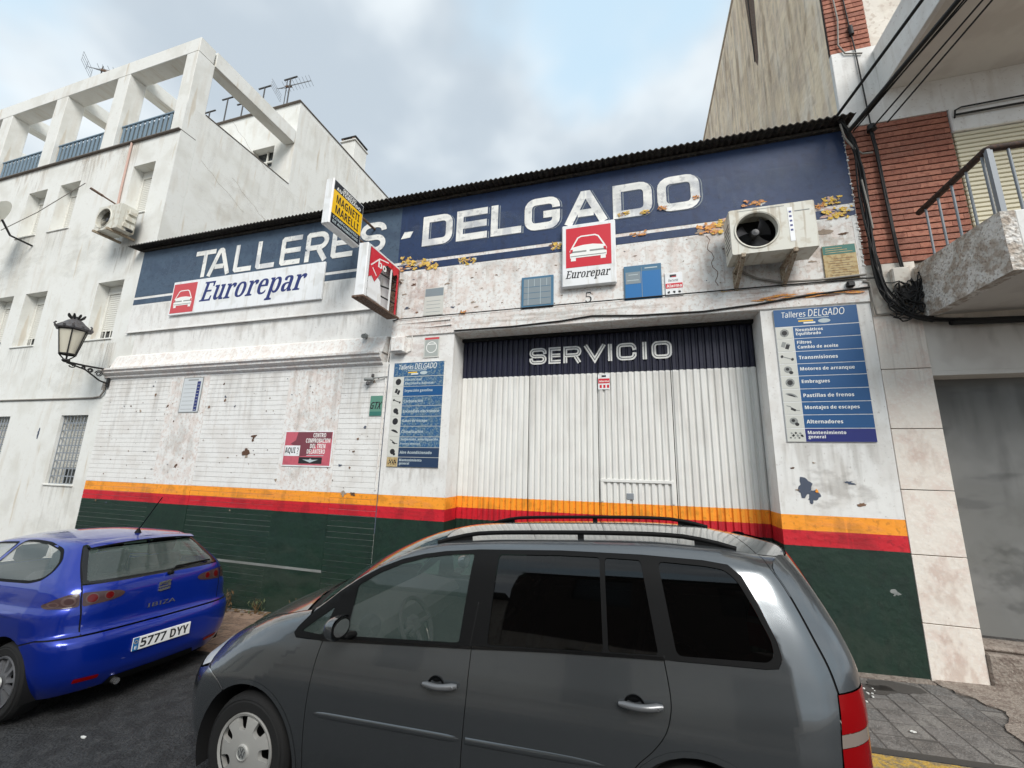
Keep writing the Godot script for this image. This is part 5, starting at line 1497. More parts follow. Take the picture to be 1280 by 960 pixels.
	slab("field", p, mat(Color(0.66, 0.68, 0.66), 0.6), -3.01, -2.79, 3.69, 3.95, 0.0042, 0.005)
	slab("red_top", p, M.sign_red_faded, -3.02, -2.78, 3.953, 3.985, 0.0042, 0.005)
	b = MB.new()
	stroke(b, arc(-2.90, 3.83, 0.085, 0.085, 0, 350, 20), 0.012, Transform3D(Basis(), Vector3(0, 0, 0.005)), 0.001, true)
	put("ring", b, M.print, p)
	slab("print_line", p, M.print, -2.96, -2.84, 3.87, 3.885, 0.0052, 0.006)
	p = thing("plaque", "yellowed plaque with a green heading, right of the large air conditioner", "plaque")
	p.position.z = 0.007
	slab("plate", p, M.plaque, 2.25, 2.585, 4.325, 4.775, 0.001, 0.012, 0.002)
	slab("heading", p, M.teal, 2.253, 2.582, 4.66, 4.772, 0.0122, 0.0132)
	for k in 3: slab("print_line", p, M.plaque, 2.28, 2.55 - k * 0.05, 4.68 + k * 0.028, 4.688 + k * 0.028, 0.0134, 0.014)
	for k in 9: slab("print_line", p, M.rust, 2.29 + 0.02 * (k % 3), 2.54 - 0.03 * (k % 2), 4.36 + k * 0.03, 4.365 + k * 0.03, 0.0122, 0.013)

func wall_fittings():
	outdoor_unit("air_conditioner", "large cream air conditioner with an open black fan, on brackets above the door", Vector3(1.615, 4.57, 0.14), 0.875, 0.575, 0.32)
	var p = thing("meter_box", "white painted meter box on the pier above the left service board", "meter box")
	slab("box", p, M.worn, -3.545, -3.315, 3.755, 4.005, 0.001, 0.12, 0.012)
	slab("lid", p, M.worn, -3.53, -3.33, 3.77, 3.99, 0.1202, 0.132, 0.006)
	p = thing("insulator_bracket", "small wall bracket with cable insulators beside the cornice end", "bracket")
	var b = MB.new()
	b.tube([Vector3(-3.62, 3.40, 0.02), Vector3(-3.90, 3.37, 0.06)], 0.010, 6)
	b.tube([Vector3(-3.98, 3.36, 0.08), Vector3(-3.84, 3.36, 0.05)], 0.028, 8)
	put("arm", b, M.grey, p)
	b = MB.new()
	b.lathe([Vector2(0, 0.05), Vector2(0.025, 0.04), Vector2(0.03, 0.0), Vector2(0.0, -0.02)], Transform3D(Basis(), Vector3(-3.93, 3.28, 0.06)), 10)
	b.lathe([Vector2(0, 0.05), Vector2(0.02, 0.04), Vector2(0.025, 0.0), Vector2(0.0, -0.02)], Transform3D(Basis(), Vector3(-3.85, 3.40, 0.06)), 10)
	put("insulator", b, M.iron, p)
	p = thing("conduit_stub", "short grey pipe stub sticking out of the wall above the cornice", "pipe")
	b = MB.new()
	b.tube([Vector3(-4.10, 4.10, 0.0), Vector3(-4.05, 4.05, 0.12)], 0.04, 8)
	put("pipe", b, M.grey, p)
	p = thing("junction_box", "small black junction box under the plaque, among the cable ends", "junction box")
	slab("box", p, M.black, 2.43, 2.51, 4.215, 4.285, 0.023, 0.07, 0.012)
	slab("lid", p, M.black, 2.44, 2.50, 4.225, 4.275, 0.0702, 0.076, 0.004)

func street_lantern():
	var p = thing("street_lantern", "black ornate wall lantern with cream glass on a scrolled iron bracket", "lantern", Vector3(-9.95, 3.80, 0.72))
	var q4 = Basis(Vector3.UP, PI / 4)
	var b = MB.new()
	b.lathe([Vector2(0.135, 0.14), Vector2(0.235, 0.66)], Transform3D(Basis.IDENTITY.rotated(Vector3.UP, PI / 6), Vector3.ZERO), 6)
	put("glass", b, M.lamp_glass, p)
	b = MB.new()
	for k in 6:
		var an = TAU * k / 6 + PI / 6
		b.tube([Vector3(cos(-an) * 0.138, 0.13, sin(-an) * 0.138), Vector3(cos(-an) * 0.24, 0.67, sin(-an) * 0.24)], 0.012, 5)
	for q in [[0.138, 0.135], [0.24, 0.665]]:
		var ring = []
		for k in 6: ring.append(Vector3(cos(-(TAU * k / 6 + PI / 6)) * q[0], q[1], sin(-(TAU * k / 6 + PI / 6)) * q[0]))
		b.tube(ring, 0.017, 6, true)
	put("frame", b, M.dark_metal, p)
	b = MB.new()
	b.lathe([Vector2(0.29, 0.67), Vector2(0.305, 0.70), Vector2(0.27, 0.745), Vector2(0.20, 0.80), Vector2(0.13, 0.875), Vector2(0.085, 0.90), Vector2(0.08, 0.93)], Transform3D(Basis.IDENTITY.rotated(Vector3.UP, PI / 6), Vector3.ZERO), 6)
	b.lathe([Vector2(0.0, 0.669), Vector2(0.29, 0.67)], Transform3D(Basis.IDENTITY.rotated(Vector3.UP, PI / 6), Vector3.ZERO), 6)
	for k in 6:
		var an = TAU * k / 6 + PI / 6
		b.tube([Vector3(cos(an) * 0.29, 0.68, sin(an) * 0.29), Vector3(cos(an) * 0.325, 0.74, sin(an) * 0.325), Vector3(cos(an) * 0.30, 0.775, sin(an) * 0.30)], 0.018, 5)
		b.tube([Vector3(cos(an + 0.5) * 0.265, 0.70, sin(an + 0.5) * 0.265), Vector3(cos(an + 0.5) * 0.285, 0.745, sin(an + 0.5) * 0.285)], 0.022, 5)
	put("roof", b, M.iron, p)
	b = MB.new()
	for k in 8:
		var an = TAU * k / 8
		b.tube([Vector3(cos(an) * 0.07, 0.92, sin(an) * 0.07), Vector3(cos(an) * 0.12, 0.98, sin(an) * 0.12), Vector3(cos(an) * 0.14, 1.02, sin(an) * 0.14)], [0.02, 0.026, 0.014], 5)
	b.lathe([Vector2(0.0, 0.99), Vector2(0.05, 0.97), Vector2(0.07, 0.93)], Transform3D(), 10)
	put("crown", b, M.dark_metal, p)
	b = MB.new()
	for k in 4:
		var an = TAU * k / 4 + 0.4
		b.tube([Vector3(cos(an) * 0.13, 0.13, sin(an) * 0.13), Vector3(cos(an) * 0.09, 0.08, sin(an) * 0.09), Vector3(cos(an) * 0.035, 0.02, sin(an) * 0.035)], 0.013, 5)
	b.lathe([Vector2(0.0, 0.04), Vector2(0.055, 0.03), Vector2(0.07, 0.0), Vector2(0.05, -0.03), Vector2(0.0, -0.045)], Transform3D(), 12)
	put("cradle", b, M.dark_metal, p)
	for o in p.get_children(): o.scale = Vector3.ONE * 0.86
	# bracket back to the wall: two bars, scrolls between them, a wall plate
	b = MB.new()
	b.tube([Vector3(0, -0.02, 0.03), Vector3(0, -0.03, -0.30), Vector3(0, -0.02, -0.66), Vector3(0, 0.05, -0.675)], 0.018, 6)
	b.tube([Vector3(0, -0.035, -0.02), Vector3(0, -0.10, -0.30), Vector3(0, -0.26, -0.55), Vector3(0, -0.29, -0.665)], 0.015, 6)
	for q in [[-0.27, -0.075, 0.03], [-0.38, -0.10, 0.045], [-0.52, -0.13, 0.062]]:
		var pts = []
		for i in 22:
			var an = i * 0.52
			var r = q[2] * (1.0 - i * 0.034)
			pts.append(Vector3(0, q[1] + sin(an) * r, q[0] + cos(an) * r))
		b.tube(pts, 0.010, 5)
	var sc = []
	for i in 14: sc.append(Vector3(0, -0.075 - sin(i * 0.5) * 0.03, -0.09 - i * 0.004 + cos(i * 0.5) * 0.03))
	b.tube(sc, 0.011, 5)
	b.span(-0.03, 0.03, -0.36, 0.07, -0.699, -0.675)
	put("bracket", b, M.dark_metal, p)

func strands(label: String, m: Material, paths: Array, called := "cable") -> Node3D:
	# several strands that belong together: each one a part
	var p = thing(called, label, "cable")
	for q in paths:
		var b = MB.new()
		b.tube(q[0], q[1], 6)
		put("strand", b, m, p)
	return p

func bundle(parent: Node, path: Array, n: int, spread: float, r: float, seed_: int):
	var q = RandomNumberGenerator.new()
	q.seed = seed_
	for k in n:
		var o = Vector3(q.randf_range(-1, 1), q.randf_range(-1, 1), q.randf_range(0, 1.4)) * spread
		var pts = []
		for i in path.size() - 1:
			var a: Vector3 = path[i]
			var c: Vector3 = path[i + 1]
			var pre: Vector3 = path[maxi(i - 1, 0)]
			var nx: Vector3 = path[mini(i + 2, path.size() - 1)]
			for s in 4: pts.append(a.cubic_interpolate(c, pre, nx, s / 4.0) + o * q.randf_range(0.55, 1.1))
		pts.append(path[path.size() - 1] + o)
		var b = MB.new()
		b.tube(pts, r * q.randf_range(0.7, 1.2), 5)
		put("strand", b, M.cable, parent)

func cables():
	var b: MB
	var p: Node3D
	p = thing("cable_bundle", "thick bundle of black cables running down the joint between workshop and brick panel", "cable")
	bundle(p, [Vector3(2.60, 6.36, 0.10), Vector3(2.72, 6.0, 0.05), Vector3(2.70, 5.3, 0.04), Vector3(2.74, 4.6, 0.04), Vector3(2.80, 4.1, 0.05), Vector3(2.98, 3.86, 0.06)], 5, 0.045, 0.0065, 11)
	bundle(p, [Vector3(2.56, 6.40, 0.12), Vector3(2.66, 6.23, 0.06), Vector3(2.73, 5.81, 0.05), Vector3(2.735, 5.16, 0.05), Vector3(2.71, 4.45, 0.05), Vector3(2.77, 4.02, 0.06), Vector3(2.95, 3.82, 0.06), Vector3(3.13, 3.75, 0.06)], 8, 0.03, 0.011, 1)
	p = thing("cable_bundle", "thinner bundle of black cables crossing the middle of the brick panel", "cable")
	bundle(p, [Vector3(2.90, 6.22, 0.06), Vector3(2.94, 5.88, 0.03), Vector3(2.955, 5.12, 0.03), Vector3(2.98, 4.42, 0.03), Vector3(3.04, 4.20, 0.05), Vector3(3.06, 3.85, 0.07)], 5, 0.02, 0.010, 2)
	p = thing("cable_bundle", "thick black cable bundle running right beneath the lower balcony", "cable")
	bundle(p, [Vector3(2.85, 3.90, 0.06), Vector3(3.02, 3.79, 0.07), Vector3(3.30, 3.735, 0.06), Vector3(4.2, 3.70, 0.05), Vector3(9.0, 3.66, 0.05)], 6, 0.028, 0.014, 3)
	bundle(p, [Vector3(3.58, 3.70, 0.06), Vector3(3.70, 3.68, 0.07), Vector3(9.0, 3.60, 0.06)], 3, 0.02, 0.028, 8)
	b = MB.new()
	var q = RandomNumberGenerator.new()
	q.seed = 41
	for k in 16:
		var c = Vector3(2.90 + q.randf_range(-0.12, 0.16), 3.98 + q.randf_range(-0.16, 0.16), 0.07)
		var pts = []
		var r0 = q.randf_range(0.06, 0.15)
		var a0 = q.randf() * TAU
		for i in 13: pts.append(c + Vector3(cos(a0 + i * 0.42) * r0 * q.randf_range(0.8, 1.2), sin(a0 + i * 0.42) * r0 * 0.9 * q.randf_range(0.8, 1.2), 0.012 * sin(i * 1.3) + k * 0.002))
		b.tube(pts, 0.0075, 5)
	for k in 9: b.tube([Vector3(2.98 + q.randf_range(-0.1, 0.1), 3.85 + q.randf_range(0, 0.1), 0.08), Vector3(3.0 + q.randf_range(-0.2, 0.2), 4.1 + q.randf_range(-0.1, 0.2), 0.11), Vector3(3.02 + q.randf_range(-0.15, 0.22), 4.0 + q.randf_range(-0.3, 0.35), 0.09)], 0.008, 5)
	tag(put("cable_tangle", b, M.cable), "tangled coil of black cable ends at the top of the stone pilaster", "cable")
	var jb = thing("junction_box", "cream junction box with a black cable joint beneath it, below the brick panel", "junction box")
	slab("box", jb, M.cream, 2.87, 3.04, 4.16, 4.40, 0.008, 0.07, 0.012)
	slab("joint_sleeve", jb, M.black, 2.90, 3.06, 3.98, 4.14, 0.03, 0.10, 0.02)
	var ins = thing("cable_anchor", "black cable anchor where the wires cross to the brick panel", "cable anchor", Vector3(2.91, 6.24, 0.0))
	b = MB.new()
	b.lathe([Vector2(0, 0.05), Vector2(0.04, 0.04), Vector2(0.05, -0.03), Vector2(0, -0.06)], Transform3D(Basis(), Vector3(0, 0, 0.08)), 10)
	put("clamp", b, M.cable, ins)
	b = MB.new()
	b.tube([Vector3(0, 0, 0.0), Vector3(0, 0, 0.1)], 0.015, 6)
	put("stem", b, M.dark_metal, ins)
	# lines that leave over the street
	for l in [[Vector3(2.52, 6.40, 0.18), Vector3(2.866, 6.708, 1.2), "leftmost thick overhead cable leaving the roof corner over the street", 0.017, 0.9],
			[Vector3(2.64, 6.19, 0.15), Vector3(3.134, 6.608, 1.2), "thickest overhead cable, second from the left, leaving from the brick panel's corner", 0.024, 0.8],
			[Vector3(2.65, 6.18, 0.14), Vector3(3.192, 6.586, 1.2), "thin overhead cable hugging the right of the thickest one", 0.008, 0.8],
			[Vector3(2.91, 6.23, 0.12), Vector3(3.306, 6.544, 1.2), "thin overhead cable, the left one of the pair from the black anchor", 0.009, 0.8],
			[Vector3(3.05, 6.25, 0.12), Vector3(3.373, 6.519, 1.2), "thin overhead cable, the right one of the pair from the black anchor", 0.009, 0.8]]:
		b = MB.new()
		var pts = []
		var d: Vector3 = l[1] - l[0]
		for i in 25:
			var t = i * 0.35
			pts.append(l[0] + d * t - Vector3(0, 0.004 * t * (8.4 - t), 0))
		b.tube(pts, l[3], 6)
		if l[3] > 0.02:
			for k in 2: b.tube(pts.map(func(a): return a + Vector3(0.02 * (k + 1), -0.015 * k, 0.01)), 0.009, 5)
		tag(put("overhead_cable", b, M.cable), l[2], "cable", "cables over the street")
	strands("loose pale cable curling at the top of the thick black bundle", M.cable_grey, [[[Vector3(2.58, 6.34, 0.12), Vector3(2.62, 6.16, 0.09), Vector3(2.70, 6.0, 0.08), Vector3(2.79, 5.93, 0.05), Vector3(2.90, 5.93, 0.04)], 0.012], [[Vector3(2.72, 5.55, 0.09), Vector3(2.74, 5.2, 0.09), Vector3(2.75, 4.9, 0.09)], 0.010]])
	b = MB.new()
	b.tube([Vector3(2.75, 8.9, 0.03), Vector3(2.78, 8.0, 0.03), Vector3(2.74, 7.6, 0.03), Vector3(2.80, 7.45, 0.03), Vector3(2.98, 7.40, 0.03)], 0.010, 6)
	tag(put("cable", b, M.cable_grey), "pale cable hanging on the upper brick panel", "cable")
	strands("thin black cable from the upper brick panel down to the black anchor", M.cable, [[[Vector3(2.86, 8.9, 0.02), Vector3(2.90, 7.8, 0.02), Vector3(2.91, 7.5, 0.03), Vector3(2.93, 6.3, 0.04)], 0.009], [[Vector3(2.90, 7.85, 0.03), Vector3(2.905, 7.72, 0.03)], 0.03]])
	b = MB.new()
	b.tube([Vector3(-3.60, 4.30, 0.03), Vector3(-3.5, 4.318, 0.035), Vector3(-1.0, 4.322, 0.034), Vector3(1.2, 4.32, 0.034), Vector3(2.6, 4.318, 0.034), Vector3(2.72, 4.30, 0.05)], 0.009, 6)
	tag(put("cable", b, M.cable), "thin straight cable along the top of the lintel", "cable")
	b = MB.new()
	b.tube([Vector3(-2.53, 4.06, 0.03), Vector3(-1.63, 4.055, 0.032), Vector3(-0.94, 4.08, 0.034), Vector3(-0.49, 4.12, 0.034), Vector3(0.1, 4.075, 0.036), Vector3(0.9, 4.06, 0.034), Vector3(1.5, 4.10, 0.034), Vector3(2.0, 4.16, 0.034), Vector3(2.65, 4.2, 0.04)], 0.012, 6)
	tag(put("cable", b, M.cable), "sagging black cable along the lower edge of the lintel", "cable")
	b = MB.new()
	b.tube([Vector3(1.22, 4.62, 0.12), Vector3(1.30, 4.62, 0.06), Vector3(1.40, 4.52, 0.03), Vector3(1.52, 4.44, 0.03), Vector3(1.77, 4.36, 0.035), Vector3(2.14, 4.345, 0.035), Vector3(2.64, 4.36, 0.035)], 0.015, 6)
	tag(put("cable", b, M.cable_grey), "dirty pale hose looping from the large air conditioner to the plaque", "cable")
	strands("white painted cables rising past the meter box to the lintel", M.worn, [[[Vector3(-3.66, 1.7, 0.012), Vector3(-3.645, 3.6, 0.012), Vector3(-3.60, 4.15, 0.014), Vector3(-3.50, 4.24, 0.014), Vector3(-2.6, 4.245, 0.034)], 0.010], [[Vector3(-3.34, 3.76, 0.03), Vector3(-3.25, 3.80, 0.012), Vector3(-3.24, 4.05, 0.012), Vector3(-3.14, 4.15, 0.014), Vector3(-2.58, 4.16, 0.034)], 0.010]])
	b = MB.new()
	b.tube([Vector3(2.60, 4.28, 0.03), Vector3(2.66, 4.26, 0.03), Vector3(2.67, 4.0, 0.03), Vector3(2.68, 3.87, 0.03), Vector3(2.82, 3.87, 0.03), Vector3(2.95, 3.88, 0.04)], 0.012, 6)
	tag(put("cable", b, M.cable_grey), "grey conduit bent round the corner beside the right service board", "cable")
	strands("grey cable from the lantern along the white apartment building", M.cable_grey, [[[Vector3(-9.98, 3.45, 0.05), Vector3(-10.03, 3.36, 0.02), Vector3(-10.14, 3.26, 0.0), Vector3(-10.4, 3.24, -0.01), Vector3(-12.5, 3.25, -0.01), Vector3(-20.0, 3.28, -0.01)], 0.017], [[Vector3(-10.02, 3.55, 0.03), Vector3(-10.03, 3.38, 0.03)], 0.035]])
	b = MB.new()
	b.tube([Vector3(-14.25, 7.30, 0.4), Vector3(-12.6, 7.40, 0.55), Vector3(-10.84, 7.69, 0.69)], 0.008, 5)
	tag(put("cable", b, M.cable_grey), "thin wire strung from the satellite dish to the bracket arm", "cable")
	strands("pair of dark cables under the upper balcony beside the brick panel", M.cable, [[[Vector3(3.72, 6.20, 0.06), Vector3(3.74, 6.30, 0.06), Vector3(3.80, 6.33, 0.06), Vector3(9.0, 6.42, 0.06)], 0.010], [[Vector3(3.74, 6.24, 0.06), Vector3(9.0, 6.30, 0.06)], 0.013]])

func street_details():
	for q in [[-6.0, 0.13, 0.34, 1, "dry forked twig growing from the foot of the green wall, nearest the blue car"], [-5.45, 0.10, 0.24, 2, "low dry weed tuft in the middle of the foot of the green wall"], [-4.75, 0.10, 0.26, 3, "small grey weed at the foot of the green wall, nearest the grey car's bonnet"]]:
		var p = thing("weed", q[4], "weed", Vector3(q[0], S * q[0] + 0.06, q[1]))
		var r = RandomNumberGenerator.new()
		r.seed = q[3]
		var b = MB.new()
		for k in 5:
			var a = r.randf() * TAU
			var tip = Vector3(cos(a) * 0.12, q[2] * r.randf_range(0.6, 1.0), sin(a) * 0.05)
			b.tube([Vector3.ZERO, tip * 0.5 + Vector3(0.01, 0.02, 0), tip], [0.007, 0.005, 0.003], 5)
		put("stem", b, M.leaf_dry, p)
		b = MB.new()
		for k in 34:
			var c = Vector3(r.randf_range(-0.11, 0.11), r.randf_range(0.02, q[2] * 0.9), r.randf_range(-0.05, 0.06))
			var t = Basis(Vector3.UP, r.randf() * TAU) * Basis(Vector3.RIGHT, r.randf_range(-1, 1))
			b.poly(PackedVector2Array([Vector2(0, -0.03), Vector2(0.012, 0), Vector2(0, 0.035), Vector2(-0.012, 0)]), Transform3D(t, c))
		put("leaves", b, M.leaf if q[3] > 1 else M.leaf_dry, p)
	var b = MB.new()
	for k in 130:
		var x = rng.randf_range(-6.4, -4.6)
		b.poly(blot(rng.randf_range(0.01, 0.03), k, 7, 0.5), Transform3D(Basis(Vector3.RIGHT, -PI / 2) * Basis(Vector3.RIGHT, rng.randf_range(-0.3, 0.3)), Vector3(x, S * x + 0.082, absf(rng.randfn(0.0, 0.06)) + 0.03)), 0.004)
	tag(put("fallen_leaves", b, M.leaf_dry), "brown fallen leaves along the foot of the green wall", "leaves", "", "stuff")
	for q in [[-4.281, 2.727, 0.022, "white paper scrap on the asphalt below the blue car's bumper"], [-3.9, 2.0, 0.028, "flat grey scrap on the asphalt beside the grey car's bumper"], [1.98, 1.03, 0.018, "white paper scrap on the grey pavement tiles behind the grey car"]]:
		b = MB.new()
		b.poly(blot(q[2], int(q[2] * 1000), 9, 0.5, 1.6, 0.8), Transform3D(Basis(Vector3.RIGHT, -PI / 2), Vector3(q[0], S * q[0] + (0.034 if q[1] > 1.3 else 0.077), q[1])), 0.006)
		tag(put("paper_scrap", b, M.litter), q[3], "litter")
	# damp dirt and crumbs by the foot of the right pier
	b = MB.new()
	for k in 22: b.box(Vector3(1.86 + rng.randfn(0, 0.11), 0, 0.42 + rng.randfn(0, 0.12)) + Vector3(0, S * 1.86 + 0.083, 0), Vector3(0.014, 0.008, 0.012) * rng.randf_range(0.5, 1.2), Basis(Vector3.UP, rng.randf() * 3.0))
	tag(put("plaster_crumbs", b, M.litter), "white plaster crumbs scattered on the tiles by the right pier", "rubble", "", "stuff")
	var st = get_node("pavement")
	for q in [[1.80, 0.45, 0.20, 61], [2.22, 0.26, 0.22, 62], [2.05, 0.33, 0.16, 63]]:
		b = MB.new()
		b.poly(blot(q[2], q[3], 22, 0.4, 1.3, 0.75), Transform3D(Basis(Vector3.RIGHT, -PI / 2).rotated(Vector3(0, 0, 1), atan(S)), Vector3(q[0], S * q[0] + 0.0725, q[1])), 0.0045)
		put("damp_stain", b, M.tile_stain, st)

class Shell:
	# a car body as one smooth surface: half width by height, edge line by length, plan curves at both ends
	var B: Tab
	var E: Tab
	var R: Tab
	var XR: Tab
	var KR: Tab
	var KRi: Tab
	var XF: Tab
	var KF: Tab
	var KFi: Tab
	var crown: Tab
	var bow: Tab
	func ends(kr: Array, kf: Array):
		KR = Tab.new(kr)
		var inv = []
		for q in kr: inv.append([q[1], q[0]])
		KRi = Tab.new(inv)
		KF = Tab.new(kf)
		inv = []
		for q in kf: inv.append([-q[1], q[0]])
		KFi = Tab.new(inv)      # by minus the distance behind the nose
	func zs(x: float, y: float) -> float:
		var s = maxf(KRi.at(x - XR.at(y)), KFi.at(XF.at(y) - x))
		return maxf(B.at(y) - s, 0.02)
	func side(p: Vector2) -> Vector3:
		var e = E.at(p.x)
		var r = R.at(p.x)
		if p.y < e - r: return Vector3(p.x, p.y, zs(p.x, p.y))
		var a = minf((p.y - (e - r)) / r, PI / 2)
		var y = e - r + r * sin(a)
		return Vector3(p.x, y, maxf(zs(p.x, y) - r * (1.0 - cos(a)), 0.01))
	func ve(x: float) -> float: return E.at(x) + R.at(x) * (PI / 2 - 1.0)
	func top(p: Vector2) -> Vector3:
		var e = E.at(p.x)
		var zt = maxf(zs(p.x, e) - R.at(p.x), 0.01)
		var k = 1.0 - p.y * p.y
		return Vector3(p.x - bow.at(p.x) * k, e + crown.at(p.x) * k, p.y * zt)
	func rear(p: Vector2) -> Vector3: return Vector3(XR.at(p.y) + KR.at(maxf(B.at(p.y) - absf(p.x), 0.0)), p.y, p.x)
	func front(p: Vector2) -> Vector3: return Vector3(XF.at(p.y) + KF.at(maxf(B.at(p.y) - absf(p.x), 0.0)), p.y, p.x)

func pv(a: Array) -> PackedVector2Array:
	var out = PackedVector2Array()
	for q in a: out.append(q if q is Vector2 else Vector2(q[0], q[1]))
	return out

func shrunk(p: PackedVector2Array, by: float) -> PackedVector2Array:
	var q = Geometry2D.offset_polygon(p, -by, Geometry2D.JOIN_MITER)
	return q[0] if q.size() else p

func flip(fn: Callable, s: float) -> Callable:
	return func(p: Vector2) -> Vector3:
		var q: Vector3 = fn.call(p)
		q.z *= s
		return q

var car_mid := Vector3(-1.1, 0.6, 0)

func panel(called: String, parent: Node, m: Material, outline: PackedVector2Array, holes: Array, fn: Callable, cell := 0.05, off := 0.0, by := 0.0025) -> MeshInstance3D:
	var b = MB.new()
	b.patch(shrunk(outline, by) if by > 0.0 else outline, holes, fn, cell, car_mid, off)
	return put(called, b, m, parent)

func strip(b: MB, pts: Array, w: float, fn: Callable, off: float):
	# a narrow ribbon that follows a line on the surface
	var last: PackedVector3Array = []
	for i in pts.size():
		var a: Vector2 = pts[maxi(i - 1, 0)]
		var c: Vector2 = pts[mini(i + 1, pts.size() - 1)]
		var e = (c - a).normalized()
		var o = Vector2(-e.y, e.x) * w * 0.5
		var p0: Vector3 = fn.call(pts[i] - o)
		var p1: Vector3 = fn.call(pts[i] + o)
		var nn: Vector3 = (fn.call(pts[i] + Vector2(0.004, 0)) - fn.call(pts[i] - Vector2(0.004, 0))).cross(fn.call(pts[i] + Vector2(0, 0.004)) - fn.call(pts[i] - Vector2(0, 0.004))).normalized()
		if nn.dot(Vector3(p0.x * 0.2, 0.2, p0.z)) < 0.0: nn = -nn
		p0 += nn * off; p1 += nn * off
		if i > 0: b.quad(last[0], p0, p1, last[1], nn)
		last = PackedVector3Array([p0, p1])

func fine(pts: Array, n := 6) -> Array:
	var out = []
	for i in pts.size() - 1:
		var a: Vector2 = pts[i]
		var c: Vector2 = pts[i + 1]
		for k in n: out.append(a.cubic_interpolate(c, pts[maxi(i - 1, 0)], pts[mini(i + 2, pts.size() - 1)], float(k) / n))
	out.append(pts[pts.size() - 1])
	return out

func v2(a: Array) -> Array: return a.map(func(q): return Vector2(q[0], q[1]))

func wheel(parent: Node, x: float, y: float, z: float, r: float, s: float, kind: int):
	# z: the outer face; s: which side it faces
	var xf = Transform3D(Basis(Vector3(1, 0, 0), PI / 2 * s), Vector3(x, y, z))
	var w = 0.20
	var ri = r * 0.655
	var b = MB.new()
	b.lathe([Vector2(ri - 0.005, -0.02), Vector2(ri + 0.012, -0.002), Vector2(r * 0.86, 0.004), Vector2(r * 0.95, -0.012), Vector2(r, -0.045), Vector2(r, -w + 0.03), Vector2(r * 0.95, -w), Vector2(ri, -w)], xf, 44)
	var wh = put("wheel", b, M.rubber, parent)
	b = MB.new()
	b.lathe([Vector2(r * 0.90, 0.0012), Vector2(r * 0.905, 0.003), Vector2(r * 0.91, 0.0)], xf, 44)
	b.lathe([Vector2(ri, -0.02), Vector2(ri - 0.02, -0.11), Vector2(0, -0.115)], xf, 30)
	put("rim_well", b, M.dark, wh)
	var dome = func(p: Vector2) -> Vector3:
		var d = p.length() / ri
		var hgt = -0.012 + 0.020 * (1.0 - d * d) if kind == 0 else -0.022 + 0.012 * (1.0 - d * d)
		if d > 0.9: hgt -= (d - 0.9) * 0.10
		return xf * Vector3(p.x, hgt, p.y)
	var disc = pv(arc(0, 0, ri, ri, 0, 354, 59))
	b = MB.new()
	var cut = []
	if kind == 0:
		for k in 7:
			var a0 = 90.0 + 13.0 + k * 360.0 / 7.0
			var c = Vector2(cos(deg_to_rad(a0)), sin(deg_to_rad(a0))) * ri * 0.80
			var t = Vector2(-c.y, c.x).normalized()
			var u = c.normalized()
			cut.append(rounded([c - t * 0.026 - u * 0.052, c + t * 0.026 - u * 0.052, c + t * 0.040 + u * 0.033, c - t * 0.040 + u * 0.033], 0.022))
	else:
		for k in 10:
			var a0 = k * 36.0 + 5.0
			var q = []
			for e in [[-13.0 if k % 2 else -11.0, 0.90], [13.0 if k % 2 else 11.0, 0.90], [9.0, 0.34], [-9.0, 0.34]]:
				q.append(Vector2(cos(deg_to_rad(a0 + e[0])), sin(deg_to_rad(a0 + e[0]))) * ri * e[1])
			cut.append(rounded(q, 0.014))
	b.patch(disc, cut, dome, 0.014, xf * Vector3(0, -0.3, 0))
	for c in cut:
		for i in c.size():
			var p: Vector2 = c[i]
			var q: Vector2 = c[(i + 1) % c.size()]
			b.quad(dome.call(p), dome.call(q), dome.call(q) - xf.basis.y * 0.03, dome.call(p) - xf.basis.y * 0.03)
	put("hub_cap" if kind == 0 else "rim", b, M.hub if kind == 0 else M.alloy, wh)
	b = MB.new()
	b.lathe([Vector2(ri + 0.004, -0.012), Vector2(ri + 0.002, 0.003), Vector2(ri - 0.014, -0.004)], xf, 44)
	put("rim_lip", b, M.hub if kind == 0 else M.alloy, wh)
	# centre cap with its ring and emblem
	b = MB.new()
	b.lathe([Vector2(0.048, 0.004), Vector2(0.044, 0.016), Vector2(0.038, 0.018), Vector2(0.036, 0.012), Vector2(0.0, 0.013)], xf, 26)
	put("centre_cap", b, M.hub, wh)
	if kind == 0 and s > 0:
		b = MB.new()
		var ex = Transform3D(Basis(), Vector3(x, y, z + 0.0135))
		stroke(b, [Vector2(-0.012, 0.026), Vector2(0.0, 0.002), Vector2(0.012, 0.026)], 0.006, ex, 0.002)
		stroke(b, [Vector2(-0.024, 0.013), Vector2(-0.012, -0.024), Vector2(0.0, -0.001), Vector2(0.012, -0.024), Vector2(0.024, 0.013)], 0.006, ex, 0.002)
		put("emblem", b, M.chrome, wh)
		b = MB.new()
		b.lathe([Vector2(0.0365, 0.0125), Vector2(0.0, 0.0132)], xf, 24)
		put("emblem_ground", b, M.grey, wh)

func arch_liner(parent: Node, x: float, y: float, r: float, z0: float, z1: float):
	var b = MB.new()
	var f = func(u: float, t: float) -> Vector3:
		var an = lerpf(-0.35, PI + 0.35, u)
		return Vector3(x + cos(an) * r, y + sin(an) * r, lerpf(z0, z1, t))
	b.grid(f, 24, 1, Vector3(x, y - 0.01, (z0 + z1) * 0.5))
	put("wheel_arch", b, M.gap, parent)

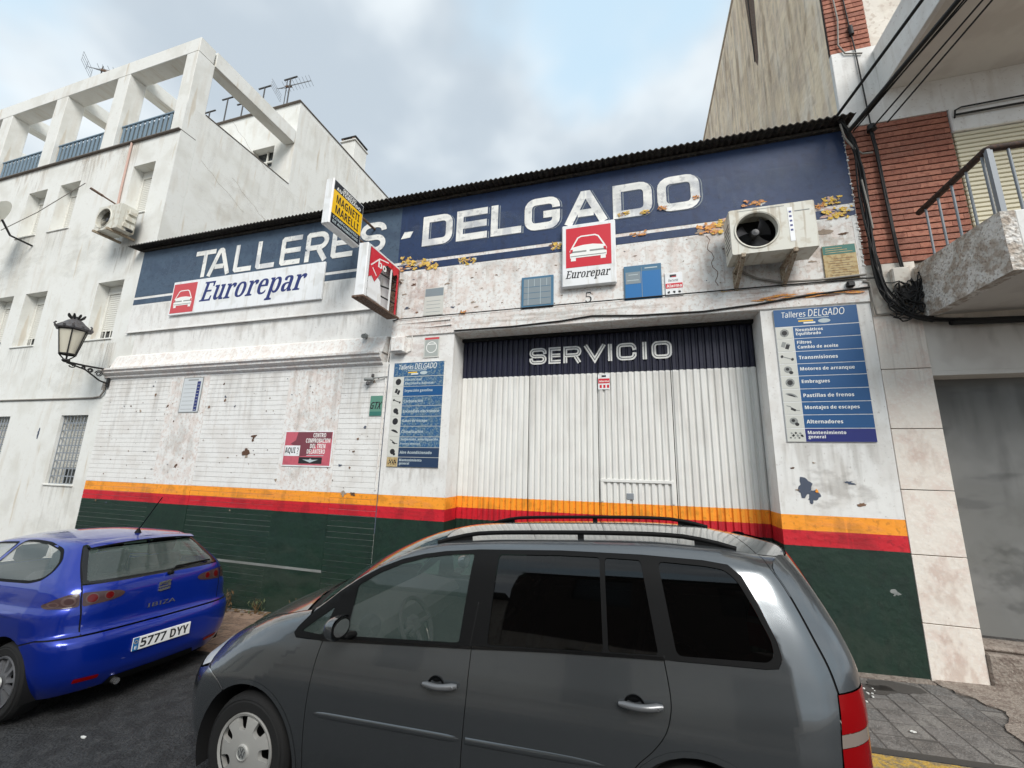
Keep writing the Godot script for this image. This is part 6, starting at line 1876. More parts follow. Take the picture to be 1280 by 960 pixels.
func seat(parent: Node, x: float, z: float, w: float):
	var b = MB.new()
	b.box(Vector3(x, 0.52, z), Vector3(0.50, 0.16, w), Basis(Vector3(0, 0, 1), 0.10), 0.05)
	b.box(Vector3(x + 0.30, 0.84, z), Vector3(0.13, 0.60, w), Basis(Vector3(0, 0, 1), -0.28), 0.05)
	b.box(Vector3(x + 0.415, 1.23, z), Vector3(0.09, 0.17, w * 0.52), Basis(Vector3(0, 0, 1), -0.2), 0.035)
	put("seat", b, M.seat, parent)

func handle(parent: Node, x: float, y: float, z: float, s: float):
	var b = MB.new()
	b.lathe([Vector2(0.052, 0.0015), Vector2(0.046, 0.0), Vector2(0.036, -0.004), Vector2(0.0, -0.002)], Transform3D(Basis(Vector3(1, 0, 0), PI / 2 * s), Vector3(x - 0.03, y, z)), 22)
	var cup = put("handle_cup", b, M.trim_gloss, parent)
	b = MB.new()
	var pts = []
	for i in 9:
		var t = i / 8.0
		pts.append(Vector3(x - 0.105 + 0.21 * t, y + 0.012 + 0.008 * (t - 0.5), z + s * (0.008 + 0.030 * sin(PI * clampf(t, 0.06, 0.94)))))
	b.tube(pts, [0.010, 0.016, 0.017, 0.0165, 0.0165, 0.0165, 0.0175, 0.018, 0.012], 10)
	put("door_handle", b, M.handle, parent)
	b = MB.new()
	b.lathe([Vector2(0.009, 0.004), Vector2(0.008, 0.006), Vector2(0.0, 0.006)], Transform3D(Basis(Vector3(1, 0, 0), PI / 2 * s), Vector3(x + 0.082, y + 0.014, z + s * 0.032)), 12)
	put("lock", b, M.chrome, cup)

func grey_car():
	var c = thing("parked_car", "dark grey people carrier with black roof rails, parked in front of the door", "car", Vector3(0, 0.037, 2.115), Basis(Vector3(0, 0, 1), atan(S)))
	var h = Shell.new()
	h.B = Tab.new([[0.12, 0.82], [0.2, 0.85], [0.33, 0.875], [0.45, 0.889], [0.6, 0.893], [0.72, 0.887], [0.82, 0.872], [0.90, 0.858], [0.97, 0.838], [1.05, 0.815], [1.30, 0.742], [1.46, 0.685], [1.54, 0.630], [1.60, 0.57]])
	h.E = Tab.new([[-3.29, 0.70], [-3.15, 0.77], [-2.95, 0.86], [-2.777, 0.925], [-2.647, 0.975], [-2.416, 1.048], [-2.22, 1.095], [-2.10, 1.125], [-1.85, 1.288], [-1.582, 1.437], [-1.337, 1.532], [-1.18, 1.562], [-0.73, 1.590], [0.075, 1.603], [0.507, 1.582], [0.70, 1.55], [0.80, 1.535], [0.88, 1.518], [0.95, 1.49]])
	h.R = Tab.new([[-3.2, 0.05], [-2.2, 0.06], [-2.05, 0.035], [-1.4, 0.04], [-1.0, 0.07], [0.9, 0.07]])
	h.XR = Tab.new([[0.2, 1.02], [0.3, 1.06], [0.42, 1.115], [0.52, 1.13], [0.58, 1.12], [0.64, 1.10], [0.88, 1.125], [1.04, 1.135], [1.133, 1.12], [1.298, 1.062], [1.543, 0.945], [1.6, 0.90]])
	h.XF = Tab.new([[0.2, -3.2], [0.35, -3.28], [0.55, -3.29], [0.68, -3.25], [0.78, -3.12], [0.88, -2.98], [1.0, -2.8], [1.2, -2.5]])
	h.ends([[0.0, -0.42], [0.02, -0.31], [0.06, -0.215], [0.10, -0.155], [0.16, -0.10], [0.25, -0.06], [0.5, -0.013], [0.9, 0.0]], [[0.0, 0.80], [0.015, 0.60], [0.03, 0.49], [0.055, 0.39], [0.10, 0.305], [0.15, 0.235], [0.25, 0.14], [0.38, 0.07], [0.65, 0.012], [0.9, 0.0]])
	h.crown = Tab.new([[-3.2, 0.02], [-2.6, 0.055], [-2.1, 0.05], [-1.2, 0.028], [0.5, 0.022], [0.9, 0.018]])
	h.bow = Tab.new([[-3.29, 0.0], [-2.4, 0.04], [-2.1, 0.16], [-1.2, 0.10], [-0.8, 0.0], [0.7, 0.0], [0.9, -0.05]])
	var wf = Vector2(-2.416, 0.319)
	var wr = Vector2(0.262, 0.319)
	var ra = 0.385
	var gap1 = fine(v2([[-1.915, 0.985], [-1.942, 0.82], [-1.957, 0.6], [-1.963, 0.33], [-1.968, 0.2]]), 4)
	var gap2 = fine(v2([[-0.904, 1.03], [-0.913, 0.777], [-0.934, 0.486], [-0.945, 0.2]]), 4)
	var gap3 = fine(v2([[0.147, 1.075], [0.163, 0.93], [0.155, 0.85], [0.125, 0.775], [0.06, 0.70], [-0.02, 0.63], [-0.09, 0.53], [-0.14, 0.40], [-0.155, 0.2]]), 4)
	var dlo = v2([[-2.13, 0.985], [-2.155, 1.005], [-2.14, 1.035], [-2.05, 1.122], [-1.88, 1.253], [-1.75, 1.335], [-1.6, 1.41], [-1.45, 1.463], [-1.3, 1.497], [-1.15, 1.517], [-0.93, 1.533], [-0.4, 1.545], [0.073, 1.541], [0.40, 1.527], [0.52, 1.512], [0.575, 1.465], [0.63, 1.34], [0.68, 1.19], [0.688, 1.12], [0.665, 1.085], [0.61, 1.078], [0.212, 1.073], [-0.4, 1.056], [-0.904, 1.03], [-1.4, 1.008], [-1.915, 0.985]])
	var panes = [
		rounded(v2([[-2.10, 1.020], [-1.930, 1.014], [-1.885, 1.17]]), 0.02),
		rounded(v2([[-1.748, 1.022], [-1.742, 1.297], [-1.6, 1.378], [-1.459, 1.432], [-1.3, 1.474], [-1.15, 1.497], [-0.95, 1.510], [-0.985, 1.05]]), 0.02),
		rounded(v2([[-0.812, 1.056], [-0.785, 1.513], [-0.4, 1.522], [-0.165, 1.521], [-0.158, 1.078]]), 0.02),
		rounded(v2([[-0.130, 1.080], [-0.136, 1.520], [0.066, 1.516], [0.122, 1.09]]), 0.02),
		rounded(v2([[0.212, 1.095], [0.160, 1.514], [0.40, 1.503], [0.50, 1.490], [0.550, 1.445], [0.608, 1.32], [0.657, 1.19], [0.657, 1.13], [0.625, 1.104]]), 0.03)]
	var hl = v2([[0.707, h.ve(0.707)], [0.735, 1.50], [0.775, 1.42], [0.812, 1.325], [0.853, 1.20], [0.887, 1.096], [0.904, 0.997]])
	var hatch = fine(hl, 4)
	for s in [1.0, -1.0]:
		var f = flip(h.side, s)
		# front wing
		var ed = []
		for i in 15: ed.append(Vector2(lerpf(-2.10, -2.90, i / 14.0), h.ve(lerpf(-2.10, -2.90, i / 14.0))))
		var arch_f = arc(wf.x, wf.y, ra, ra, -18, 123, 14)
		var wing = gap1.duplicate()
		wing.append(Vector2(-2.05, 0.2))
		wing.append_array(arch_f)
		wing.append_array(v2([[-2.72, 0.70], [-2.86, 0.738], [-2.885, 0.76], [-2.90, 0.82], [-2.905, 0.862]]))
		ed.reverse()
		wing.append_array(ed)
		wing.append_array(v2([[-2.07, 1.108], [-2.14, 1.036], [-2.157, 1.005], [-2.13, 0.983]]))
		panel("front_wing", c, M.car_grey, pv(wing), [], f, 0.03)
		# doors below the windows
		var fd = gap1.duplicate()
		var g2 = gap2.duplicate(); g2.reverse()
		fd.append_array(g2)
		fd.append(Vector2(-1.4, 1.008))
		var front_door = panel("door", c, M.car_grey, pv(fd), [], f, 0.03)
		var rd = gap2.duplicate()
		var g3 = gap3.duplicate(); g3.reverse()
		rd.append_array(g3)
		rd.append(Vector2(-0.4, 1.056))
		var rear_door = panel("door", c, M.car_grey, pv(rd), [], f, 0.03)
		# body side: roof arch, rear quarter
		var arch_r = arc(wr.x, wr.y, ra, ra, 198, -20, 18)
		var q = gap3.duplicate()
		q.append(Vector2(wr.x - 0.40, 0.2))
		q.append_array(arch_r)
		q.append_array(v2([[0.66, 0.2], [0.70, 0.56], [0.845, 0.585], [0.855, 0.70], [0.878, 0.85], [0.904, 0.997]]))
		var hr = hatch.duplicate(); hr.reverse()
		q.append_array(hr)
		for i in 27: q.append(Vector2(lerpf(0.69, -2.06, i / 26.0), h.ve(lerpf(0.69, -2.06, i / 26.0))))
		q.append(Vector2(-2.06, 1.118))
		for k in range(4, 22): q.append(dlo[k])
		panel("body_side", c, M.car_grey, pv(q), [], f, 0.03)
		panel("sill", c, M.car_grey, pv([[-2.0, 0.16], [-2.0, 0.197], [-0.14, 0.197], [-0.14, 0.16]]), [], f, 0.1)
		# gaps and window frames
		for g in [gap1, gap2, gap3, hatch, v2([[-2.05, 0.197], [-1.0, 0.197], [-0.13, 0.197]])]:
			var gb = MB.new()
			strip(gb, g, 0.02, f, -0.006)
			put("panel_gap", gb, M.gap, c)
		panel("window_frame", c, M.trim, pv(dlo), panes, f, 0.05, 0.002, 0.0)
		var tb = MB.new()
		strip(tb, fine(v2([[-1.93, 0.988], [-1.4, 1.012], [-0.906, 1.034]]), 6), 0.016, f, 0.006)
		strip(tb, fine(v2([[-0.90, 1.034], [-0.4, 1.060], [0.145, 1.077]]), 6), 0.016, f, 0.006)
		put("window_seal", tb, M.trim_gloss, c)
		var pb = MB.new()
		strip(pb, v2([[-0.915, 1.03], [-0.885, 1.25], [-0.865, 1.535]]), 0.006, f, 0.003)
		strip(pb, v2([[0.150, 1.08], [0.105, 1.54]]), 0.006, f, 0.003)
		put("pillar_gap", pb, M.gap, c)
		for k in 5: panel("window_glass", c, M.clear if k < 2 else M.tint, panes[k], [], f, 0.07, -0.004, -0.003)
		# mouldings, handles, mirror
		for mq in [[-1.905, -0.93, front_door], [-0.905, -0.16, rear_door]]:
			var mb = MB.new()
			var mf = func(u: float, t: float) -> Vector3:
				var x = lerpf(mq[0], mq[1], u)
				var end = 1.0 - pow(absf(u * 2.0 - 1.0), 16.0)
				if mq[1] > -0.5: end = 1.0 - pow(u, 9.0)
				var y = 0.601 + (0.034 * t - 0.017) * maxf(end, 0.05) + 0.008
				var v3: Vector3 = f.call(Vector2(x, y))
				v3.z += s * (0.001 + 0.006 * pow(sin(PI * clampf(t, 0.0, 1.0)), 0.5) * end)
				return v3
			mb.grid(mf, 24, 6, Vector3(-1, 0.6, 0))
			put("moulding", mb, M.car_grey, mq[2])
		handle(front_door, -1.07, 0.838, h.zs(-1.07, 0.838) * s, s)
		handle(rear_door, 0.018, 0.872, h.zs(0.018, 0.872) * s, s)
		var mirror = MB.new()
		var mx = -1.715
		var zc = 0.975
		var mirf = func(u: float, t: float) -> Vector3:
			var lat = (t - 0.5) * PI
			var lon = u * PI
			return Vector3(mx + 0.035 - 0.09 * pow(sin(lon), 0.8) * pow(cos(lat), 0.7), 1.122 + 0.062 * signf(sin(lat)) * pow(absf(sin(lat)), 0.8), s * (zc - 0.085 * signf(cos(lon)) * pow(absf(cos(lon)), 0.75) * pow(cos(lat), 0.6)))
		mirror.grid(mirf, 18, 12, Vector3(mx, 1.1, s * zc))
		var mo = put("door_mirror", mirror, M.car_grey, c)
		var mg = MB.new()
		mg.poly(pv(arc(0, 0, 0.083, 0.056, 0, 350, 22)), Transform3D(Basis(Vector3(0, 0, 1), Vector3(0, 1, 0), Vector3(1, 0, 0)), Vector3(mx + 0.036, 1.122, s * zc)), 0.004)
		put("mirror_rim", mg, M.trim, mo)
		mg = MB.new()
		mg.poly(pv(arc(0, 0, 0.070, 0.046, 0, 350, 22)), Transform3D(Basis(Vector3(0, 0, 1), Vector3(0, 1, 0), Vector3(1, 0, 0)), Vector3(mx + 0.0405, 1.122, s * zc)), 0.002)
		put("mirror_glass", mg, M.chrome, mo)
		mg = MB.new()
		mg.box(Vector3(mx - 0.01, 1.045, s * 0.865), Vector3(0.10, 0.035, 0.12), Basis(Vector3(1, 0, 0), s * -0.2), 0.012)
		put("mirror_foot", mg, M.trim, mo)
		# roof rail
		var rp = []
		for i in 21:
			var x = lerpf(-1.26, 0.60, i / 20.0)
			var t = i / 20.0
			var lift = 0.032 * minf(1.0, minf(t, 1.0 - t) / 0.13)
			rp.append(Vector3(x, h.E.at(x) + 0.005 + lift, s * (h.top(Vector2(x, 1.0)).z - 0.012)))
		var rb = MB.new()
		rb.tube(rp, 0.014, 8)
		var rl = put("roof_rail", rb, M.trim, c)
		for g in [[-1.26, -1.02, 0.0], [0.38, 0.60, 0.0], [-0.31, -0.27, 1.0]]:
			rb = MB.new()
			var ff = func(u: float, t: float) -> Vector3:
				var x = lerpf(g[0], g[1], u)
				var tt = (x + 1.26) / 1.86
				var lift = 0.032 * minf(1.0, minf(tt, 1.0 - tt) / 0.13)
				return Vector3(x, h.E.at(x) - 0.005 + (lift + 0.010) * t, s * (h.top(Vector2(x, 1.0)).z - 0.004))
			rb.grid(ff, 8, 2, Vector3(g[0], 1.5, 0))
			put("rail_foot", rb, M.trim, rl)
		# wheels
		wheel(c, wf.x, wf.y, s * 0.868, 0.318, s, 0)
		wheel(c, wr.x, wr.y, s * 0.868, 0.318, s, 0)
		arch_liner(c, wf.x, wf.y, ra, s * 0.875, s * 0.55)
		arch_liner(c, wr.x, wr.y, ra, s * 0.875, s * 0.55)
		for w in [wf, wr]:
			var lb = MB.new()
			strip(lb, arc(w.x, w.y, ra + 0.012, ra + 0.012, -16, 196 if w == wr else 122, 22), 0.024, f, 0.004)
			put("arch_lip", lb, M.car_grey, c)
		# headlamp and bumper corner
		panel("headlamp", c, M.headlamp, pv([[-2.87, 0.742], [-2.888, 0.762], [-2.904, 0.82], [-2.908, 0.86], [-2.98, 0.82], [-3.05, 0.76], [-3.09, 0.72], [-2.98, 0.70]]), [], f, 0.03, 0.002)
		var bc = arc(wf.x, wf.y, ra, ra, 124, 196, 8)
		bc.append_array(v2([[-2.80, 0.18], [-3.12, 0.18], [-3.16, 0.50], [-3.12, 0.66], [-2.98, 0.695], [-2.86, 0.735], [-2.72, 0.697]]))
		panel("bumper_corner", c, M.car_grey, pv(bc), [], f, 0.04)
		var bl = MB.new()
		strip(bl, fine(v2([[-2.632, 0.647], [-2.70, 0.690], [-2.80, 0.722], [-2.87, 0.738], [-2.905, 0.86]]), 4), 0.007, f, 0.002)
		put("bumper_seam", bl, M.chrome, c)
		panel("rear_bumper_side", c, M.car_grey, pv([[0.655, 0.2], [0.695, 0.553], [0.84, 0.577], [0.86, 0.40], [0.84, 0.2]]), [], f, 0.05)
		# tail lamp: from the wing round to the tailgate
		var edge = []
		for yy in [[0.62, 0.848], [0.70, 0.856], [0.78, 0.868], [0.85, 0.879], [0.90, 0.889], [0.992, 0.904]]: edge.append(Vector2(h.side(Vector2(yy[1], yy[0])).z, yy[0]))
		var fr = func(p: Vector2) -> Vector3:
			var v3: Vector3 = h.rear(p)
			v3.z *= s
			return v3
		for lq in [[0.62, 0.800, M.lens_red], [0.802, 0.850, M.lens_clear], [0.852, 0.992, M.lens_red]]:
			var lp = []
			for i in 7:
				var yy = lerpf(lq[0], lq[1], i / 6.0)
				var zz = edge[0].x
				for k in 5:
					if yy >= edge[k].y: zz = lerpf(edge[k].x, edge[k + 1].x, clampf((yy - edge[k].y) / (edge[k + 1].y - edge[k].y), 0, 1))
				lp.append(Vector2(zz + 0.001, yy))
			lp.append(Vector2(0.615, lq[1])); lp.append(Vector2(0.615, lq[0]))
			panel("tail_lamp", c, lq[2], pv(lp), [], fr, 0.03, 0.004, 0.0)
		# tailgate edge beside the rear window
		var tg = []
		for p in hatch:
			tg.append(Vector2(h.side(p).z - 0.004, h.side(p).y))
		var low = tg[tg.size() - 1]
		tg.append(Vector2(0.61, low.y)); tg.append(Vector2(0.60, 1.06)); tg.append(Vector2(0.56, 1.25)); tg.append(Vector2(0.46, 1.545))
		var tc = []
		for p in hatch:
			if p.y > 1.36: tc.append(p + Vector2(0.003, 0.0))
		tc.append_array([Vector2(0.86, 1.38), Vector2(0.875, 1.44), Vector2(0.87, h.ve(0.87)), Vector2(0.78, h.ve(0.78))])
		panel("tailgate_edge", c, M.car_grey, pv(tc), [], f, 0.03, -0.002, 0.0)
		panel("tailgate_edge", c, M.car_grey, pv(tg), [], fr, 0.025, 0.0, 0.0)
	# ends and top
	var rg = []
	for t in [[0.60, 1.06], [0.56, 1.25], [0.46, 1.545]]: rg.append(Vector2(t[0], t[1]))
	panel("rear_window", c, M.tint, pv([[-0.46, 1.54], [0.46, 1.54], [0.56, 1.25], [0.60, 1.06], [-0.60, 1.06], [-0.56, 1.25]]), [], h.rear, 0.08, -0.002)
	panel("tailgate", c, M.car_grey, pv([[-0.612, 0.60], [0.612, 0.60], [0.605, 1.055], [-0.605, 1.055]]), [], h.rear, 0.04)
	panel("rear_bumper", c, M.car_grey, pv([[-0.868, 0.2], [0.868, 0.2], [0.868, 0.58], [-0.868, 0.58]]), [], h.rear, 0.06)
	panel("front_bumper", c, M.car_grey, pv([[-0.72, 0.18], [0.72, 0.18], [0.72, 0.69], [-0.72, 0.69]]), [], h.front, 0.06)
	panel("grille", c, M.trim, pv([[-0.42, 0.40], [0.42, 0.40], [0.48, 0.62], [-0.48, 0.62]]), [], h.front, 0.06, 0.004)
	panel("bonnet", c, M.car_grey, pv([[-3.05, -0.97], [-2.16, -1.0], [-2.16, 1.0], [-3.05, 0.97]]), [], h.top, 0.05)
	panel("bonnet_edge", c, M.car_grey, pv([[-0.66, 0.69], [0.66, 0.69], [0.64, 0.84], [-0.64, 0.84]]), [], h.front, 0.06, -0.003)
	panel("scuttle", c, M.trim, pv([[-2.155, -1.0], [-2.05, -1.0], [-2.05, 1.0], [-2.155, 1.0]]), [], h.top, 0.1, -0.01)
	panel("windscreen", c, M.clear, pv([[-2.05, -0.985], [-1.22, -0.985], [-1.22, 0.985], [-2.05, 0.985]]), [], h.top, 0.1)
	panel("roof", c, M.car_grey, pv([[-1.215, -1.0], [0.70, -1.0], [0.70, 1.0], [-1.215, 1.0]]), [], h.top, 0.1, 0.0, 0.0)
	panel("rear_spoiler", c, M.car_grey, pv([[0.706, -1.0], [0.80, -0.985], [0.86, -0.92], [0.90, -0.75], [0.90, 0.75], [0.86, 0.92], [0.80, 0.985], [0.706, 1.0]]), [], h.top, 0.06, 0.0, 0.0)
	# inside
	slab("floor_pan", c, M.gap, -2.0, 0.0, 0.17, 0.30, -0.80, 0.80)
	slab("floor_pan", c, M.gap, -3.05, -2.001, 0.20, 0.30, -0.52, 0.52)
	slab("floor_pan", c, M.gap, 0.001, 0.98, 0.22, 0.30, -0.52, 0.52)
	slab("footwell", c, M.cabin, -2.0, 0.9, 0.302, 0.34, -0.78, 0.78)
	slab("firewall", c, M.cabin, -2.08, -2.02, 0.34, 0.98, -0.74, 0.74)
	var db = MB.new()
	db.box(Vector3(-1.86, 0.93, 0), Vector3(0.46, 0.22, 1.46), Basis(Vector3(0, 0, 1), -0.12), 0.06)
	put("dashboard", db, M.cabin, c)
	for s in [1, -1]: slab("door_trim", c, M.cabin, -1.95, 0.85, 0.34, 1.0, s * 0.755 - 0.02, s * 0.755 + 0.02)
	slab("load_floor", c, M.cabin, 0.45, 1.0, 0.34, 0.60, -0.72, 0.72)
	seat(c, -1.12, 0.38, 0.50); seat(c, -1.12, -0.38, 0.50)
	for z in [-0.46, 0.0, 0.46]: seat(c, -0.22, z, 0.43)
	var sw = MB.new()
	var tilt = Basis(Vector3(0, 0, 1), 0.42)
	var ring = []
	for i in 24: ring.append(Vector3(-1.50, 0.965, 0.38) + tilt * Vector3(0, cos(TAU * i / 24) * 0.185, sin(TAU * i / 24) * 0.185))
	sw.tube(ring, 0.016, 8, true)
	for a in [0.0, PI * 0.5, PI]: sw.tube([Vector3(-1.52, 0.965, 0.38), Vector3(-1.50, 0.965, 0.38) + tilt * Vector3(0, -sin(a) * 0.18, cos(a) * 0.18)], 0.018, 6)
	sw.box(Vector3(-1.53, 0.96, 0.38), Vector3(0.07, 0.13, 0.15), tilt, 0.03)
	sw.tube([Vector3(-1.55, 0.95, 0.38), Vector3(-1.85, 0.86, 0.38)], 0.03, 8)
	put("steering_wheel", sw, M.seat, c)
	slab("head_lining", c, M.pale, -1.0, 0.65, 1.545, 1.555, -0.5, 0.5)

func blue_car():
	car_mid = Vector3(-2.0, 0.6, 0)
	var turn = Basis(Vector3.UP, -0.031) * Basis(Vector3(0, 0, 1), atan(S)) * Basis(Vector3(1, 0, 0), -0.025)
	var c = thing("parked_car", "blue hatchback seen from behind at the left edge of the picture", "car", Vector3(-4.544, 0.037 - S * 4.544 - 0.0, 2.057), turn)
	var h = Shell.new()
	h.B = Tab.new([[0.12, 0.70], [0.2, 0.76], [0.30, 0.81], [0.42, 0.838], [0.6, 0.845], [0.73, 0.848], [0.81, 0.845], [0.86, 0.828], [0.90, 0.806], [0.95, 0.792], [1.03, 0.765], [1.2, 0.668], [1.36, 0.562], [1.44, 0.50]])
	h.E = Tab.new([[-3.95, 0.56], [-3.8, 0.66], [-3.5, 0.79], [-3.1, 0.88], [-2.85, 0.93], [-2.7, 0.97], [-2.3, 1.20], [-2.0, 1.335], [-1.7, 1.39], [-1.2, 1.415], [-0.8, 1.40], [-0.55, 1.375], [-0.44, 1.358], [-0.30, 1.33]])
	h.R = Tab.new([[-3.9, 0.05], [-2.6, 0.06], [-2.2, 0.035], [-1.5, 0.06], [-0.3, 0.06]])
	h.XR = Tab.new([[0.16, -0.10], [0.24, -0.05], [0.34, -0.01], [0.46, 0.0], [0.56, -0.002], [0.61, -0.014], [0.645, -0.045], [0.68, -0.085], [0.75, -0.096], [0.92, -0.10], [1.0, -0.112], [1.05, -0.135], [1.2, -0.28], [1.345, -0.425], [1.44, -0.53]])
	h.XF = Tab.new([[0.2, -3.88], [0.4, -3.95], [0.55, -3.93], [0.7, -3.75], [0.9, -3.4], [1.2, -2.9]])
	h.ends([[0.0, -0.42], [0.02, -0.27], [0.05, -0.185], [0.1, -0.12], [0.16, -0.078], [0.25, -0.042], [0.4, -0.016], [0.85, 0.0]], [[0.0, 0.70], [0.02, 0.50], [0.05, 0.36], [0.10, 0.26], [0.2, 0.15], [0.4, 0.05], [0.85, 0.0]])
	h.crown = Tab.new([[-3.9, 0.02], [-3.0, 0.06], [-2.0, 0.05], [-0.4, 0.035]])
	h.bow = Tab.new([[-3.9, 0.0], [-3.0, 0.05], [-2.7, 0.2], [-1.9, 0.10], [-1.6, 0.0], [-0.6, 0.0], [-0.3, -0.04]])
	var wr = Vector2(-0.655, 0.302)
	var wf = Vector2(-3.13, 0.302)
	var ra = 0.36
	var gate = []
	var gz = Tab.new([[0.655, 0.615], [0.80, 0.622], [0.95, 0.632], [1.05, 0.622], [1.2, 0.572], [1.345, 0.50], [1.36, 0.492]])
	for i in 25:
		var y = lerpf(1.36, 0.655, i / 24.0)
		gate.append(Vector2(h.rear(Vector2(gz.at(y), y)).x, y))
	var quarter = rounded(v2([[-1.52, 1.07], [-1.42, 1.378], [-1.25, 1.385], [-0.98, 1.372], [-0.72, 1.325], [-0.595, 1.235], [-0.565, 1.155], [-0.60, 1.10], [-0.74, 1.07], [-1.15, 1.062]]), 0.05)
	var door = rounded(v2([[-2.50, 1.02], [-2.25, 1.19], [-1.98, 1.31], [-1.78, 1.352], [-1.49, 1.363], [-1.57, 1.068]]), 0.03)
	var lamp_out = pv([[-0.50, 0.935], [-0.42, 0.975], [-0.33, 1.005], [-0.262, 1.022], [-0.238, 0.972], [-0.222, 0.90], [-0.33, 0.888], [-0.50, 0.885]])
	for s in [1.0, -1.0]:
		var f = flip(h.side, s)
		var fr = flip(h.rear, 1.0) if s > 0 else func(p: Vector2) -> Vector3: return h.rear(p) * Vector3(1, 1, -1)
		var up = []
		for i in 21: up.append(Vector2(lerpf(-0.55, -2.62, i / 20.0), h.ve(lerpf(-0.55, -2.62, i / 20.0))))
		# rear quarter with the roof arch
		var q = gate.duplicate()
		q.append(Vector2(-0.30, 0.655))
		q.append_array(arc(wr.x, wr.y, ra, ra, 60, 200, 14))
		q.append_array(v2([[-1.08, 0.18], [-1.52, 0.18], [-1.60, 0.6], [-1.62, 1.0], [-1.60, 1.04], [-2.58, 1.0]]))
		var ur = up.duplicate(); ur.reverse()
		q.append_array(ur)
		panel("body_side", c, M.car_blue, pv(q), [quarter, door], f, 0.03)
		var dq = v2([[-1.528, 0.18], [-1.608, 0.6], [-1.628, 0.995], [-1.61, 1.033], [-2.57, 0.993], [-2.68, 0.8], [-2.70, 0.18]])
		panel("door", c, M.car_blue, pv(dq), [], f, 0.06)
		var wing = v2([[-2.71, 0.18], [-2.69, 0.8], [-2.585, 0.99]])
		wing.append(Vector2(-2.63, h.ve(-2.63)))
		for i in 11: wing.append(Vector2(lerpf(-2.66, -3.55, i / 10.0), h.ve(lerpf(-2.66, -3.55, i / 10.0))))
		wing.append_array(v2([[-3.66, 0.62], [-3.62, 0.18], [-3.48, 0.18]]))
		wing.append_array(arc(wf.x, wf.y, ra, ra, 200, -20, 16))
		panel("front_wing", c, M.car_blue, pv(wing), [], f, 0.06)
		panel("rear_window_side", c, M.hatch_clear, quarter, [], f, 0.06, -0.004, -0.003)
		panel("door_glass", c, M.hatch_clear, door, [], f, 0.06, -0.004, -0.003)
		var sb = MB.new()
		var loop = Array(quarter); loop.append(quarter[0]); loop.append(quarter[1])
		strip(sb, loop, 0.022, f, 0.002)
		loop = Array(door); loop.append(door[0])
		strip(sb, loop, 0.018, f, 0.002)
		put("window_seal", sb, M.trim, c)
		for g in [gate, fine(v2([[-0.12, 0.653], [-0.30, 0.653], [-0.46, 0.61]]), 4)]:
			var gb = MB.new()
			strip(gb, g, 0.02, f, -0.006)
			put("panel_gap", gb, M.gap, c)
		# rear bumper side
		var bs = arc(wr.x, wr.y, ra, ra, -20, 58, 10)
		bs.append_array(v2([[-0.31, 0.648], [-0.135, 0.648], [-0.10, 0.56], [-0.09, 0.40], [-0.13, 0.20]]))
		panel("rear_bumper_side", c, M.car_blue, pv(bs), [], f, 0.04)
		var cr = MB.new()
		var crf = func(u: float, t: float) -> Vector3:
			var x = lerpf(-1.6, -0.42, u)
			var v3: Vector3 = f.call(Vector2(x, 0.80 + 0.05 * t))
			v3.z += s * 0.010 * sin(PI * t) * sin(PI * clampf(u * 1.2, 0, 1))
			return v3
		cr.grid(crf, 16, 6, Vector3(-1, 0.6, 0))
		put("shoulder_crease", cr, M.car_blue, c)
		wheel(c, wr.x, wr.y, s * 0.818, 0.302, s, 1)
		wheel(c, wf.x, wf.y, s * 0.818, 0.302, s, 1)
		arch_liner(c, wr.x, wr.y, ra, s * 0.83, s * 0.5)
		arch_liner(c, wf.x, wf.y, ra, s * 0.83, s * 0.5)
		# tail lamp: smoky outer part on the wing, red rings on the tailgate
		var lo = panel("tail_lamp", c, M.lens_smoke, rounded(v2([[0.638, 0.885], [0.640, 0.992], [0.70, 0.985], [0.752, 0.955], [0.788, 0.915], [0.79, 0.885], [0.72, 0.880]]), 0.02), [], fr, 0.025, 0.006, 0.0)
		for k in [[0.755, 0.915, 0.020], [0.692, 0.932, 0.036]]:
			var lb = MB.new()
			lb.patch(pv(arc(k[0], k[1], k[2], k[2], 0, 350, 24)), [], fr, 0.03, car_mid, 0.009)
			put("lamp_ring", lb, M.lens_ring, lo)
			lb = MB.new()
			lb.patch(pv(arc(k[0], k[1], k[2] * 0.66, k[2] * 0.66, 0, 350, 24)), [], fr, 0.03, car_mid, 0.011)
			put("lamp_bulb", lb, M.lens_smoke, lo)
		var li = panel("tail_lamp", c, M.lens_smoke, rounded(v2([[0.622, 0.880], [0.626, 0.992], [0.50, 0.985], [0.38, 0.972], [0.33, 0.945], [0.36, 0.915], [0.45, 0.895]]), 0.02), [], fr, 0.025, 0.006, 0.0)
		for k in [[0.565, 0.938, 0.042], [0.452, 0.942, 0.036]]:
			var lb = MB.new()
			lb.patch(pv(arc(k[0], k[1], k[2], k[2], 0, 350, 24)), [], fr, 0.03, car_mid, 0.009)
			put("lamp_ring", lb, M.lens_ring, li)
			lb = MB.new()
			lb.patch(pv(arc(k[0], k[1], k[2] * 0.78, k[2] * 0.78, 0, 350, 24)), [], fr, 0.03, car_mid, 0.012)
			put("lamp_bulb", lb, M.lens_dark_red, li)
	var glass = pv([[-0.498, 1.342], [0.498, 1.342], [0.565, 1.21], [0.617, 1.058], [-0.617, 1.058], [-0.565, 1.21]])
	panel("rear_window", c, M.hatch_clear, glass, [], h.rear, 0.06, -0.003, 0.0)
	var inner = rounded(v2([[-0.478, 1.330], [0.478, 1.330], [0.592, 1.075], [-0.592, 1.075]]), 0.03)
	panel("window_border", c, M.trim_gloss, glass, [inner], h.rear, 0.05, 0.001, 0.0)
